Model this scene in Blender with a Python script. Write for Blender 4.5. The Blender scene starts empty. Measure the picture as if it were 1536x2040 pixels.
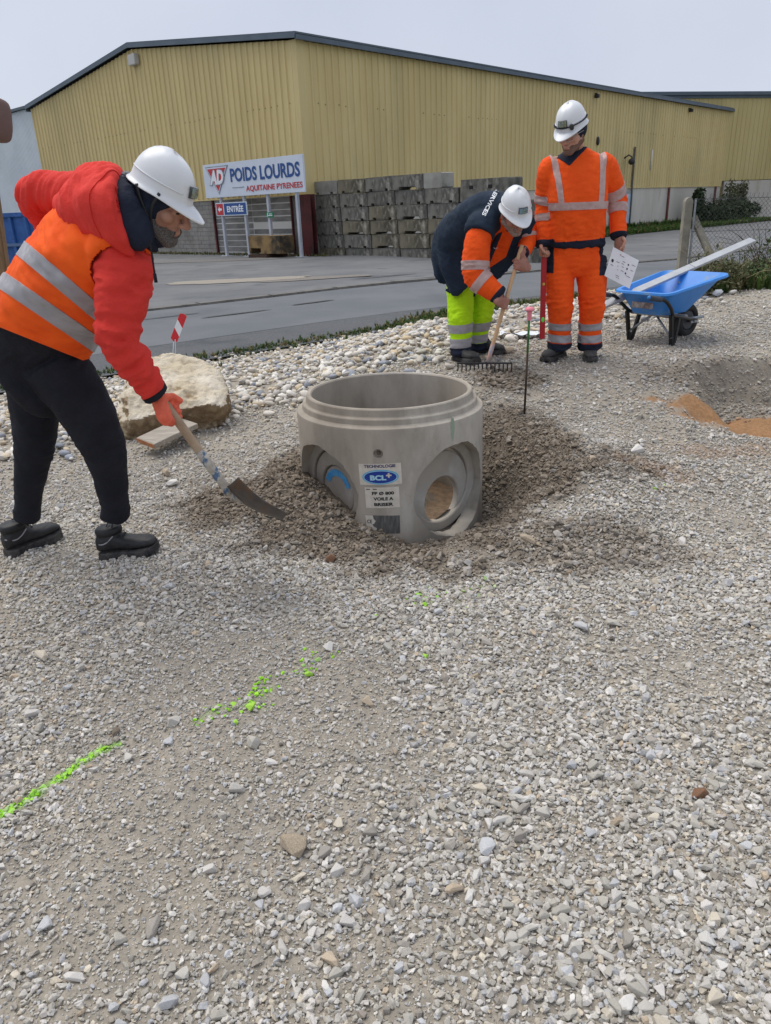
import bpy, bmesh, math, random
import numpy as np
from mathutils import Vector, Matrix
random.seed(7)
RNG = np.random.default_rng(11)
S = bpy.context.scene
COL = S.collection
# ------------------------------------------------------------------ camera, sky, sun, exposure
CAM_H, FPX, PITCH, ROLL = 1.6, 1487.0, math.radians(22.1), math.radians(-2.325)
_fw = np.array([0, math.cos(PITCH), -math.sin(PITCH)])
_up = np.array([0, math.sin(PITCH), math.cos(PITCH)])
_rt = np.array([1.0, 0, 0])
CR = math.cos(ROLL)*_rt + math.sin(ROLL)*_up
CU = -math.sin(ROLL)*_rt + math.cos(ROLL)*_up
cam = bpy.data.cameras.new('camera')
cam.sensor_fit = 'VERTICAL'; cam.sensor_height = 36.0; cam.lens = FPX/2040*36
cam.clip_start = 0.05; cam.clip_end = 2000
camo = bpy.data.objects.new('camera', cam); COL.objects.link(camo)
camo.matrix_world = Matrix(((CR[0], CU[0], -_fw[0], 0), (CR[1], CU[1], -_fw[1], 0), (CR[2], CU[2], -_fw[2], CAM_H), (0, 0, 0, 1)))
S.camera = camo
SUN_EL, SUN_AZ = math.radians(66), math.radians(-50)     # azimuth from +Y towards +X of where the light comes from
W = bpy.data.worlds.new('World'); S.world = W; W.use_nodes = True
wn, wl = W.node_tree.nodes, W.node_tree.links
bg = wn['Background']; bg.inputs['Strength'].default_value = 0.076
sky = wn.new('ShaderNodeTexSky'); sky.sky_type = 'NISHITA'; sky.sun_disc = False
sky.sun_elevation = SUN_EL; sky.sun_rotation = SUN_AZ; sky.air_density = 1.0; sky.dust_density = 3.0; sky.ozone_density = 2.0
# an even overcast veil over the clear sky
mixw = wn.new('ShaderNodeMix'); mixw.data_type = 'RGBA'; mixw.inputs['Factor'].default_value = 0.93
tcw = wn.new('ShaderNodeTexCoord'); nzw = wn.new('ShaderNodeTexNoise'); nzw.inputs['Scale'].default_value = 2.4; nzw.inputs['Detail'].default_value = 6
crw = wn.new('ShaderNodeValToRGB'); crw.color_ramp.elements[0].position = 0.3; crw.color_ramp.elements[1].position = 0.75
crw.color_ramp.elements[0].color = (4.65, 5.08, 6.15, 1); crw.color_ramp.elements[1].color = (5.75, 6.1, 6.95, 1)
wl.new(tcw.outputs['Generated'], nzw.inputs['Vector']); wl.new(nzw.outputs['Fac'], crw.inputs['Fac'])
wl.new(sky.outputs['Color'], mixw.inputs[6]); wl.new(crw.outputs['Color'], mixw.inputs[7]); wl.new(mixw.outputs[2], bg.inputs['Color'])
sl = bpy.data.lights.new('sun', 'SUN'); sl.energy = 1.5; sl.angle = math.radians(48); sl.color = (1.0, 0.95, 0.87)
so = bpy.data.objects.new('sun', sl); COL.objects.link(so)
_d = Vector((-math.sin(SUN_AZ)*math.cos(SUN_EL), -math.cos(SUN_AZ)*math.cos(SUN_EL), -math.sin(SUN_EL)))
so.rotation_euler = _d.to_track_quat('-Z', 'Y').to_euler(); so.location = (0, 0, 30)
V_ = S.view_settings
V_.view_transform = 'Standard'; V_.look = 'None'; V_.exposure = 0.72; V_.gamma = 1.0; V_.use_curve_mapping = False
S.cycles.use_adaptive_sampling = True; S.cycles.use_denoising = True
S.cycles.max_bounces = 6; S.cycles.diffuse_bounces = 3

# ------------------------------------------------------------------ helpers: picture to place
CAMP = np.array([0, 0, CAM_H])
def ray(u, v):
    d = _fw + (u-768)/FPX*CR - (v-1020)/FPX*CU
    return d/np.linalg.norm(d)
def at(u, v, Y):
    r = ray(u, v); return r*(Y/r[1]) + CAMP
def on(u, v, z):
    r = ray(u, v); return r*((z-CAM_H)/r[2]) + CAMP
def onwall(u, v, c0, d):
    r = ray(u, v); A = np.array([[r[0], -d[0]], [r[1], -d[1]]])
    t, s = np.linalg.solve(A, np.array(c0[:2])); return s, r[2]*t + CAM_H
def nrm(v):
    v = np.asarray(v, float); return v/max(np.linalg.norm(v), 1e-12)
def ss(a, b, x):
    t = np.clip((x-a)/(b-a), 0, 1); return t*t*(3-2*t)

# ------------------------------------------------------------------ noise
_P = np.random.default_rng(3).permutation(256); _P = np.concatenate([_P, _P, _P])
_G = np.random.default_rng(4).normal(size=(256, 3)); _G /= np.linalg.norm(_G, axis=1)[:, None]
def noise3(p):
    p = np.asarray(p, float); i = np.floor(p).astype(int); f = p-i; i &= 255
    u = f*f*f*(f*(f*6-15)+10); out = np.zeros(len(p))
    for dx in (0, 1):
        for dy in (0, 1):
            for dz in (0, 1):
                h = _P[_P[_P[(i[:, 0]+dx)] + i[:, 1]+dy] + i[:, 2]+dz]
                g = _G[h]; d = (g*(f-np.array([dx, dy, dz]))).sum(1)
                w = (u[:, 0] if dx else 1-u[:, 0])*(u[:, 1] if dy else 1-u[:, 1])*(u[:, 2] if dz else 1-u[:, 2])
                out += w*d
    return out*1.6
def noise2(x, y, k=0.0):
    x = np.asarray(x, float); y = np.asarray(y, float)
    return noise3(np.stack([x.ravel(), y.ravel(), np.full(x.size, k)], -1)).reshape(x.shape)

# ------------------------------------------------------------------ helpers: objects
def wmat(o):
    m = o.matrix_basis.copy(); p = o.parent
    while p: m = p.matrix_basis @ m; p = p.parent
    return m
def tag(o, label=None, cat=None, group=None, kind=None):
    if label: o['label'] = label
    if cat: o['category'] = cat
    if group: o['group'] = group
    if kind: o['kind'] = kind
    return o
def empty(name, loc, label, cat, group=None, rz=0.0):
    o = bpy.data.objects.new(name, None); COL.objects.link(o); o.location = loc; o.rotation_euler = (0, 0, rz)
    o.empty_display_size = 0.1
    return tag(o, label, cat, group)
def put(name, me, parent=None, loc=None):
    o = bpy.data.objects.new(name, me); COL.objects.link(o)
    if parent: o.parent = parent
    if loc is not None: o.location = loc
    return o
def dup(o, parent=None):
    c = o.copy(); COL.objects.link(c); c.parent = parent
    for ch in list(o.children): dup(ch, c)
    return c
def mesh_np(name, V, F, mats=None, smooth=True, mi=None):
    """V (n,3); F (m,k) array of equal-size faces, or a list of index lists"""
    me = bpy.data.meshes.new(name); V = np.asarray(V, np.float32)
    if isinstance(F, np.ndarray):
        m, k = F.shape
        me.vertices.add(len(V)); me.vertices.foreach_set('co', V.ravel())
        me.loops.add(m*k); me.loops.foreach_set('vertex_index', F.astype(np.int32).ravel())
        me.polygons.add(m); me.polygons.foreach_set('loop_start', np.arange(0, m*k, k, dtype=np.int32))
        me.update(calc_edges=True)
    else:
        me.from_pydata(V.tolist(), [], [list(f) for f in F]); me.update()
    if mats is not None:
        for mm in (mats if isinstance(mats, (list, tuple)) else [mats]): me.materials.append(mm)
    if mi is not None: me.polygons.foreach_set('material_index', np.asarray(mi, np.int32))
    me.polygons.foreach_set('use_smooth', np.full(len(me.polygons), bool(smooth)))
    me.update(); return me
def frame(z, hint=(0, 0, 1)):
    z = nrm(z); h = np.asarray(hint, float)
    if abs(np.dot(z, nrm(h))) > .98: h = np.array([1.0, 0, 0])
    x = nrm(np.cross(h, z)); y = np.cross(z, x); return x, y, z
def catmull(P, n):
    P = np.asarray(P, float); k = len(P)
    if k == 2: t = np.linspace(0, 1, n)[:, None]; return P[0]*(1-t)+P[1]*t
    Q = np.vstack([2*P[0]-P[1], P, 2*P[-1]-P[-2]]); out = []
    for t in np.linspace(0, k-1, n):
        i = min(int(t), k-2); f = t-i; a, b, c, d = Q[i:i+4]
        out.append(.5*((2*b)+(c-a)*f+(2*a-5*b+4*c-d)*f*f+(3*b-a-3*c+d)*f**3))
    return np.array(out)
class MB:
    """collects verts and faces; build() links them as ONE mesh object"""
    def __init__(s): s.v = []; s.f = []; s.m = []; s.k = 0
    def add(s, V, F, m=None):
        b = len(s.v); s.v += [tuple(map(float, p)) for p in V]; s.f += [[b+i for i in f] for f in F]; s.m += [s.k if m is None else m]*len(F); return s
    def box(s, c, size, R=None, bev=0.0):
        h = np.asarray(size, float)/2; c = np.asarray(c, float); R = np.eye(3) if R is None else np.asarray(R, float)
        if bev <= 0:
            V = [c + R @ (h*np.array(q)) for q in ((-1,-1,-1),(1,-1,-1),(1,1,-1),(-1,1,-1),(-1,-1,1),(1,-1,1),(1,1,1),(-1,1,1))]
            return s.add(V, [(0,3,2,1),(4,5,6,7),(0,1,5,4),(1,2,6,5),(2,3,7,6),(3,0,4,7)])
        bm = bmesh.new(); bmesh.ops.create_cube(bm, size=1)
        for v in bm.verts: v.co = Vector(np.array(v.co)*2*h)
        bmesh.ops.bevel(bm, geom=bm.edges[:], offset=bev, segments=2, affect='EDGES', clamp_overlap=True)
        bm.verts.index_update()
        s.add([c + R @ np.array(v.co) for v in bm.verts], [[v.index for v in f.verts] for f in bm.faces]); bm.free(); return s
    def bar(s, a, b, w, h=None, hint=(0, 0, 1), bev=0.0):
        a = np.asarray(a, float); b = np.asarray(b, float); x, y, z = frame(b-a, hint)
        return s.box((a+b)/2, (w, h or w, np.linalg.norm(b-a)), np.stack([x, y, z], 1), bev)
    def tube(s, P, r, n=10, cap=True, rb=None, hint=(0, 0, 1)):
        """r: radius per point (or one); rb: second radius for ellipses (along the hint-side axis)"""
        P = np.asarray(P, float); k = len(P); r = np.broadcast_to(np.asarray(r, float), (k,)); rb = r if rb is None else np.broadcast_to(np.asarray(rb, float), (k,))
        T = np.gradient(P, axis=0); V = []; x = None
        for i in range(k):
            z = nrm(T[i])
            if x is None: x, y, _ = frame(z, hint)
            else: x = nrm(x - z*np.dot(x, z)); y = np.cross(z, x)
            a = np.arange(n)*2*math.pi/n
            V += list(P[i] + np.outer(np.cos(a)*r[i], x) + np.outer(np.sin(a)*rb[i], y))
        F = [(i*n+j, i*n+(j+1) % n, (i+1)*n+(j+1) % n, (i+1)*n+j) for i in range(k-1) for j in range(n)]
        if cap: F += [tuple(range(n))[::-1], tuple((k-1)*n+j for j in range(n))]
        return s.add(V, F)
    def capsule(s, a, b, ra, rb=None, n=12):
        a = np.asarray(a, float); b = np.asarray(b, float); rb = ra if rb is None else rb; d = nrm(b-a) if np.linalg.norm(b-a) > 1e-6 else np.array([0, 0, 1.0])
        A = [math.radians(q) for q in (-88, -60, -30, 0)]
        P = [a + d*ra*math.sin(q) for q in A] + [b + d*rb*math.sin(-q) for q in A[::-1]]
        return s.tube(np.array(P)+0, [ra*math.cos(q) for q in A] + [rb*math.cos(q) for q in A[::-1]], n)
    def ell(s, c, rad, R=None, nu=16, nv=10):
        c = np.asarray(c, float); R = np.eye(3) if R is None else np.asarray(R, float); rad = np.asarray(rad, float); V = []; F = []
        for i in range(nv+1):
            t = math.pi*i/nv
            for j in range(nu):
                p = 2*math.pi*j/nu; V.append(c + R @ (rad*np.array([math.sin(t)*math.cos(p), math.sin(t)*math.sin(p), math.cos(t)])))
        for i in range(nv):
            for j in range(nu): F.append((i*nu+j, (i+1)*nu+j, (i+1)*nu+(j+1) % nu, i*nu+(j+1) % nu))
        return s.add(V, F)
    def loft(s, secs, n=24, p=2.3, cap=True, sub=1):
        """secs: (centre, half-width vector, half-depth vector)"""
        C = np.array([q[0] for q in secs], float); A = np.array([q[1] for q in secs], float); B = np.array([q[2] for q in secs], float)
        if sub > 1:
            k = (len(secs)-1)*sub+1; C, A, B = catmull(C, k), catmull(A, k), catmull(B, k)
        a = np.arange(n)*2*math.pi/n; ca, sa = np.cos(a), np.sin(a)
        ca = np.sign(ca)*np.abs(ca)**(2/p); sa = np.sign(sa)*np.abs(sa)**(2/p); V = []
        for c, x, y in zip(C, A, B): V += list(c + np.outer(ca, x) + np.outer(sa, y))
        k = len(C); F = [(i*n+j, i*n+(j+1) % n, (i+1)*n+(j+1) % n, (i+1)*n+j) for i in range(k-1) for j in range(n)]
        if cap: F += [tuple(range(n))[::-1], tuple((k-1)*n+j for j in range(n))]
        return s.add(V, F)
    def lathe(s, prof, c=(0, 0, 0), n=48, close=False):
        c = np.asarray(c, float); V = []; k = len(prof)
        for r, z in prof:
            for j in range(n):
                a = 2*math.pi*j/n; V.append(c + np.array([r*math.cos(a), r*math.sin(a), z]))
        rng = range(k if close else k-1)
        return s.add(V, [(i*n+j, i*n+(j+1) % n, ((i+1) % k)*n+(j+1) % n, ((i+1) % k)*n+j) for i in rng for j in range(n)])
    def prism(s, poly, o, x, y, z, d):
        """polygon (2D) in the x,y axes at origin o, extruded by d along z"""
        o, x, y, z = (np.asarray(q, float) for q in (o, x, y, z)); n = len(poly)
        V = [o + x*a + y*b for a, b in poly] + [o + x*a + y*b + z*d for a, b in poly]
        return s.add(V, [tuple(range(n))[::-1], tuple(range(n, 2*n))] + [(i, (i+1) % n, n+(i+1) % n, n+i) for i in range(n)])
    def mesh(s, name, mats, smooth=False, fix=True):
        me = bpy.data.meshes.new(name); me.from_pydata(s.v, [], s.f)
        for mm in (mats if isinstance(mats, (list, tuple)) else [mats]): me.materials.append(mm)
        me.polygons.foreach_set('material_index', np.array(s.m, np.int32)); me.update()
        if fix:
            bm = bmesh.new(); bm.from_mesh(me); bmesh.ops.recalc_face_normals(bm, faces=bm.faces[:]); bm.to_mesh(me); bm.free()
        if smooth is True: me.polygons.foreach_set('use_smooth', np.ones(len(me.polygons), bool))
        elif smooth:
            me.polygons.foreach_set('use_smooth', np.ones(len(me.polygons), bool)); me.set_sharp_from_angle(angle=math.radians(smooth))
        me.update(); return me
    def build(s, name, mats, parent=None, smooth=False, local=False, fix=True):
        """verts are in world space unless local; a child's are brought into its parent's space"""
        if parent is not None and not local:
            M = np.array(wmat(parent).inverted()); V = np.array(s.v) @ M[:3, :3].T + M[:3, 3]; s.v = [tuple(q) for q in V]
        return put(name, s.mesh(name, mats, smooth, fix), parent)

# ------------------------------------------------------------------ materials
def mat(name, c1, c2=None, scale=8.0, rough=0.8, bump=0.0, bscale=60.0, detail=6.0, c3=None, s3=2.0, lo=0.35, hi=0.65, lo3=0.5, hi3=0.7, metal=0.0, spec=0.4, coord='Object', stretch=None, dist=0.01, rnd=0.0, sheen=0.0, coat=0.0, attr=None, iattr=None, vein=None, speck=None):
    m = bpy.data.materials.new(name); m.use_nodes = True; N, L = m.node_tree.nodes, m.node_tree.links
    b = N['Principled BSDF']; b.inputs['Roughness'].default_value = rough; b.inputs['Metallic'].default_value = metal
    b.inputs['Specular IOR Level'].default_value = spec
    if sheen: b.inputs['Sheen Weight'].default_value = sheen
    if coat: b.inputs['Coat Weight'].default_value = coat; b.inputs['Coat Roughness'].default_value = .15
    tc = N.new('ShaderNodeTexCoord'); vec = tc.outputs[coord]
    if stretch:
        mp = N.new('ShaderNodeMapping'); mp.inputs['Scale'].default_value = stretch; L.new(vec, mp.inputs['Vector']); vec = mp.outputs['Vector']
    def nz(sc, det=detail, r=.6):
        n = N.new('ShaderNodeTexNoise'); n.inputs['Scale'].default_value = sc; n.inputs['Detail'].default_value = det; n.inputs['Roughness'].default_value = r
        L.new(vec, n.inputs['Vector']); return n.outputs['Fac']
    def rng(fac, a, c):
        r = N.new('ShaderNodeMapRange'); r.interpolation_type = 'SMOOTHSTEP'; r.inputs['From Min'].default_value = a; r.inputs['From Max'].default_value = c; L.new(fac, r.inputs['Value']); return r.outputs['Result']
    def mix(fac, a, c, bt='MIX'):
        x = N.new('ShaderNodeMix'); x.data_type = 'RGBA'; x.blend_type = bt
        for k, q in ((0, fac), (6, a), (7, c)):
            if isinstance(q, (int, float)): x.inputs[k].default_value = q
            elif isinstance(q, tuple): x.inputs[k].default_value = (*q[:3], 1)
            else: L.new(q, x.inputs[k])
        return x.outputs[2]
    col = tuple(c1)
    if c2 is not None: col = mix(rng(nz(scale), lo, hi), col, tuple(c2))
    if c3 is not None: col = mix(rng(nz(s3), lo3, hi3), col, tuple(c3))
    if vein is not None:
        w = N.new('ShaderNodeTexVoronoi'); w.feature = 'DISTANCE_TO_EDGE'; w.inputs['Scale'].default_value = vein[1]; L.new(vec, w.inputs['Vector'])
        col = mix(rng(w.outputs['Distance'], .0, vein[2]), tuple(vein[0]), col)
    if speck is not None:
        w = N.new('ShaderNodeTexVoronoi'); w.inputs['Scale'].default_value = speck[1]; L.new(vec, w.inputs['Vector'])
        pick_ = N.new('ShaderNodeSeparateColor'); L.new(w.outputs['Color'], pick_.inputs[0]); mm = N.new('ShaderNodeMath'); mm.operation = 'MULTIPLY'; mm.inputs[1].default_value = speck[2]; L.new(pick_.outputs[0], mm.inputs[0])
        lt = N.new('ShaderNodeMath'); lt.operation = 'LESS_THAN'; L.new(w.outputs['Distance'], lt.inputs[0]); L.new(mm.outputs[0], lt.inputs[1]); col = mix(lt.outputs[0], col, tuple(speck[0]))
    if attr or iattr:
        at_ = N.new('ShaderNodeAttribute'); at_.attribute_name = attr or iattr
        if iattr: at_.attribute_type = 'INSTANCER'
        col = mix(1.0, at_.outputs['Color'], col, 'MULTIPLY')
    if rnd:
        oi = N.new('ShaderNodeObjectInfo'); r = N.new('ShaderNodeMapRange'); r.inputs['To Min'].default_value = 1-rnd; r.inputs['To Max'].default_value = 1+rnd
        L.new(oi.outputs['Random'], r.inputs['Value'])
        cc = N.new('ShaderNodeCombineColor')
        for k in range(3): L.new(r.outputs['Result'], cc.inputs[k])
        col = mix(1.0, col, cc.outputs['Color'], 'MULTIPLY')
    if isinstance(col, tuple): b.inputs['Base Color'].default_value = (*col[:3], 1)
    else: L.new(col, b.inputs['Base Color'])
    if bump:
        bp = N.new('ShaderNodeBump'); bp.inputs['Strength'].default_value = bump; bp.inputs['Distance'].default_value = dist
        L.new(nz(bscale, 8, .65), bp.inputs['Height']); L.new(bp.outputs['Normal'], b.inputs['Normal'])
    return m
def srgb(r, g, b):
    return tuple(((c/255+.055)/1.055)**2.4 if c > 10 else c/255/12.92 for c in (r, g, b))

def text_mb(string, size, bold=0.0, align='CENTER', xs=1.0, res=3, space=1.0):
    """flat triangles of a text, centred or left on its own origin"""
    cu = bpy.data.curves.new('txt', 'FONT'); cu.body = string; cu.size = size; cu.offset = bold; cu.align_x = align; cu.align_y = 'CENTER'; cu.resolution_u = res; cu.space_character = space
    o = bpy.data.objects.new('txt', cu); COL.objects.link(o); bpy.context.view_layer.update()
    me = o.to_mesh(); V = [(v.co.x*xs, v.co.y) for v in me.vertices]; F = [list(p.vertices) for p in me.polygons]
    o.to_mesh_clear(); bpy.data.objects.remove(o); bpy.data.curves.remove(cu); return V, F
def fit_text(string, w, h, **k):
    V, F = text_mb(string, 1.0, **k); P = np.array(V); lo, hi = P.min(0), P.max(0)
    P = (P-(lo+hi)/2)/(hi-lo)*np.array([w, h]); return P, F
def grid_patch(w, h, nu=8, nv=2):
    V = [(-w/2+w*i/nu, -h/2+h*j/nv) for j in range(nv+1) for i in range(nu+1)]
    return np.array(V), [(j*(nu+1)+i, j*(nu+1)+i+1, (j+1)*(nu+1)+i+1, (j+1)*(nu+1)+i) for j in range(nv) for i in range(nu)]
# ================================================================== terrain
CX, CY, RO, RI = 0.05, 4.27, 0.54, 0.45          # the concrete chamber
def zroad(x, y):
    return -.35 - .03*np.clip(x, 0, 12)
def sroad(x, y):
    return -.62*np.asarray(x) + .79*np.asarray(y)   # distance measured across the road
def terrain_z(x, y, fine=True):
    x = np.asarray(x, float); y = np.asarray(y, float)
    pad = .42*ss(3.3, 6.1, y)*ss(-1.3, .7, x) + .07*ss(4, 6, y)*(1-ss(-1.3, .7, x)) + .13*ss(3.0, 4.8, x)*ss(6.0, 8.6, y)
    s = sroad(x, y); k = ss(5.7, 10.9, s)*.75 + .25*np.clip((s-5.7)/5.2, 0, 1); zr = zroad(x, y) - .07
    z = pad*(1-k) + zr*k
    z = np.where(s > 10.9, zr, z)
    # spoil heaps thrown up around the chamber
    for mx, my, h, r in ((-.85, 3.75, .11, .42), (1.10, 4.20, .16, .45), (1.35, 3.65, .07, .4), (.9, 3.45, .06, .3), (.75, 5.2, .09, .4), (-.75, 4.9, .07, .35), (.55, 3.25, .04, .4)):
        z = z + h*np.exp(-((x-mx)**2 + (y-my)**2)/r**2)
    dx, dy = x-CX, y-CY; r = np.sqrt(dx*dx+dy*dy); w = np.exp(-(np.clip(r-.5, 0, None)/.26)**2)
    hz = -.05 - np.where(dx > 0, .11, .24)*np.clip(dx, -.8, .8)/.54 + .05*np.clip(dy, -1, 1)
    z = z*(1-w) + hz*w
    # the dug pit on the right
    q = np.sqrt(((x-2.92)/1.0)**2 + ((y-5.08)/.76)**2) + .26*noise2(x*1.9, y*1.9, 5.5) + .12*noise2(x*5, y*5, 5.9)
    pit = 1-ss(.58, .98, q); z = z*(1-pit) + (.085 + .05*noise2(x*3, y*3, 9) + .02*noise2(x*9, y*9, 9))*pit
    z = z + .03*np.exp(-((q-1.12)/.16)**2)*(s < 6)*(.5+.8*noise2(x*2, y*2, 1.9))
    near = np.clip(1-(s-10)/1.0, 0, 1)*(s < 11.2)
    z = z + near*(.030*noise2(x*1.3, y*1.3, 1.1) + .020*noise2(x*3.7, y*3.7, 2.2) + .010*np.abs(noise2(x*7.5, y*7.5, 2.9)))
    if fine:
        near = near*(np.hypot(x, y) < 9)
        z = z + near*.006*noise2(x*14, y*14, 3.3)
        d = dirt(x, y); z = z + near*d*(.030*noise2(x*6, y*6, 4.4) + .014*noise2(x*13, y*13, 4.9) + .008*noise2(x*28, y*28, 6.4))
    return z
def dirt(x, y):
    """how much of the dark damp spoil lies here"""
    x = np.asarray(x, float); y = np.asarray(y, float)
    n = .28*noise2(x*1.8, y*1.8, 7.7) + .20*noise2(x*6, y*6, 8.8)
    a = np.sqrt(((x-.10)/1.55)**2 + ((y-4.15)/1.10)**2) + n
    b = np.sqrt(((x-1.0)/.75)**2 + ((y-3.3)/.33)**2) + n
    c = np.sqrt(((x-.95)/.5)**2 + ((y-5.5)/.5)**2) + n
    e = np.sqrt(((x-2.85)/1.1)**2 + ((y-5.50)/.5)**2) + n
    return np.maximum.reduce([1-ss(.62, 1.0, a), .7*(1-ss(.5, 1.0, b)), .9*(1-ss(.5, 1.0, c)), .5*(1-ss(.55, 1.05, e))])
def sandy(x, y):
    x = np.asarray(x, float); y = np.asarray(y, float); n = .35*noise2(x*4, y*4, 3.1) + .2*noise2(x*13, y*13, 4.1)
    a = np.sqrt(((x-2.62)/.88)**2 + ((y-4.93)/.30)**2) + n
    b = np.sqrt(((x-1.55)/.4)**2 + ((y-4.02)/.13)**2) + 1.9*n
    c = np.sqrt(((x-2.0)/.45)**2 + ((y-4.35)/.12)**2) + 1.7*n
    return np.maximum.reduce([1-ss(.7, 1.0, a), .38*(1-ss(.4, 1.0, b)), .38*(1-ss(.4, 1.0, c))])
LIME = [((-1.16, 1.70), (-.92, 2.01), .019, 1.0), ((-.66, 2.10), (-.46, 2.19), .035, .4), ((-.36, 2.33), (-.25, 2.52), .05, .25), ((.12, 2.86), (.42, 2.95), .07, .22), ((-.50, 2.22), (-.46, 2.32), .03, .4), ((1.30, 3.75), (1.55, 3.9), .06, .10)]
def lime(x, y):
    x = np.asarray(x, float); y = np.asarray(y, float); out = np.zeros(x.shape)
    for (ax, ay), (bx, by), w, k in LIME:
        dx, dy = bx-ax, by-ay; t = np.clip(((x-ax)*dx+(y-ay)*dy)/(dx*dx+dy*dy), 0, 1)
        d = np.hypot(x-ax-t*dx, y-ay-t*dy) + w*.7*noise2(x*22, y*22, 2.0)
        out = np.maximum(out, (k if k == 1 else k*.8*(noise2(x*30, y*30, 5.0) > .12))*(1-ss(w*.6, w*1.15, d)))
    return out
FINES = srgb(160, 153, 141); SPOIL = srgb(113, 104, 93); SAND = srgb(158, 122, 88)
def ground_col(x, y):
    d = dirt(x, y)[..., None]; s = sandy(x, y)[..., None]; l = lime(x, y)[..., None]
    n = noise2(x*2.1, y*2.1, 9.9)[..., None]*.5+.5
    c = np.array(FINES)*(.88+.24*n)
    # dry chalky patches and damp brown ones
    c = c*(1-d) + np.array(SPOIL)*(.85+.3*n)*d
    c = c*(1-s) + np.array(SAND)*(.9+.2*n)*s
    return c*(1-l*.8) + np.array((.26, .56, .05))*l*.8

def axis(parts):
    out = [np.arange(a, b, st) for a, b, st in parts]; return np.concatenate(out + [[parts[-1][1]]])
gx = axis([(-14, -5, .3), (-5, -2.4, .06), (-2.4, 3.2, .028), (3.2, 6, .06), (6, 16, .3)])
gy = axis([(-6, .4, .25), (.4, 6.2, .028), (6.2, 9.5, .05), (9.5, 13, .12), (13, 24, .4)])
GX, GY = np.meshgrid(gx, gy); GZ = terrain_z(GX, GY)
nx, ny = len(gx), len(gy); idx = np.arange(nx*ny).reshape(ny, nx)
GF = np.stack([idx[:-1, :-1], idx[:-1, 1:], idx[1:, 1:], idx[1:, :-1]], -1).reshape(-1, 4)
keep = (sroad(GX, GY).ravel()[GF] < 12.2).any(1)
m_ground = mat('ground_fines', (.82, .82, .82), (1.12, 1.1, 1.08), scale=42, bump=.9, bscale=140, dist=.006, rough=.95, spec=.2, attr='col', c3=(.68, .67, .66), s3=130, lo3=.56, hi3=.7)
me = mesh_np('ground', np.stack([GX, GY, GZ], -1).reshape(-1, 3), GF[keep], m_ground)
ca = me.color_attributes.new('col', 'FLOAT_COLOR', 'POINT')
cc = np.concatenate([ground_col(GX, GY).reshape(-1, 3), np.ones((nx*ny, 1))], 1); ca.data.foreach_set('color', cc.astype(np.float32).ravel())
ground = tag(put('ground', me), kind='structure')
ground['label'] = 'grey crushed stone ground of the building site with dark spoil around the chamber'

def sheet(name, s0, s1, t0, t1, dz, m, ds=1.0, dt=2.0, lab=None):
    sv = np.linspace(s0, s1, max(2, int((s1-s0)/ds)+1)); tv = np.arange(t0, t1+dt, dt); SS, TT = np.meshgrid(sv, tv)
    nrm_ = np.array([-.62, .79])/math.hypot(.62, .79)**2; tan_ = np.array([.79, .62])/math.hypot(.62, .79)
    X = SS*nrm_[0] + TT*tan_[0]; Y = SS*nrm_[1] + TT*tan_[1]; Z = zroad(X, Y) + dz + .012*noise2(X*.4, Y*.4, 1.5)
    k = np.arange(X.size).reshape(X.shape); F = np.stack([k[:-1, :-1], k[:-1, 1:], k[1:, 1:], k[1:, :-1]], -1).reshape(-1, 4)
    o = put(name, mesh_np(name, np.stack([X, Y, Z], -1).reshape(-1, 3), F, m)); tag(o, lab, kind='structure'); return o
m_asph = mat('asphalt', srgb(97, 101, 105), srgb(107, 110, 113), scale=.5, rough=.9, bump=.35, bscale=90, dist=.006, c3=srgb(90, 94, 98), s3=.16, lo3=.5, hi3=.62, stretch=(1, 1, 1))
m_asph2 = mat('asphalt_old', srgb(80, 83, 87), srgb(98, 99, 100), scale=26, rough=.95, bump=.6, bscale=120, dist=.008, c3=srgb(72, 75, 79), s3=.7)
m_yard = mat('yard_asphalt', srgb(100, 102, 105), srgb(114, 115, 116), scale=.35, rough=.92, bump=.35, bscale=70, dist=.006, c3=srgb(90, 93, 96), s3=.9, lo3=.52, hi3=.72)
m_kerb = mat('kerb_concrete', srgb(120, 117, 112), srgb(98, 96, 93), scale=3, rough=.95, bump=.4, bscale=40)
sheet('road', 12.15, 17.0, -60, 140, .0, m_asph, lab='grey asphalt road crossing behind the site')
sheet('road_edge', 10.3, 12.3, -60, 140, -.004, m_asph2, ds=.5, lab='darker worn asphalt strip along the near edge of the road')
sheet('yard', 17.28, 95, -80, 160, .045, m_yard, ds=4, dt=4, lab='asphalt yard in front of the yellow warehouse')
# low worn kerb between road and yard, in lengths
def st_pt(s, t, z=0.0):
    k = math.hypot(.62, .79); x = s*-.62/k**2 + t*.79/k; y = s*.79/k**2 + t*.62/k; return np.array([x, y, zroad(x, y)+z])
kerb = empty('kerb', st_pt(17.2, 10), None, None); tag(kerb, 'low worn concrete kerb between road and yard', kind='structure')
for i in range(40):
    t0 = -18+i*2.0; j = random.uniform(-.03, .03); b = MB()
    a, c = st_pt(17.15+j, t0, .0), st_pt(17.15+j+random.uniform(-.02, .02), t0+1.985, 0)
    b.bar(a, c, .30, .095+random.uniform(-.015, .01), bev=.025); b.build('kerbstone', m_kerb, kerb, 40)
m_grit = mat('grit', srgb(160, 152, 138), srgb(136, 131, 124), scale=30, rough=.95, bump=.6, bscale=90)
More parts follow.
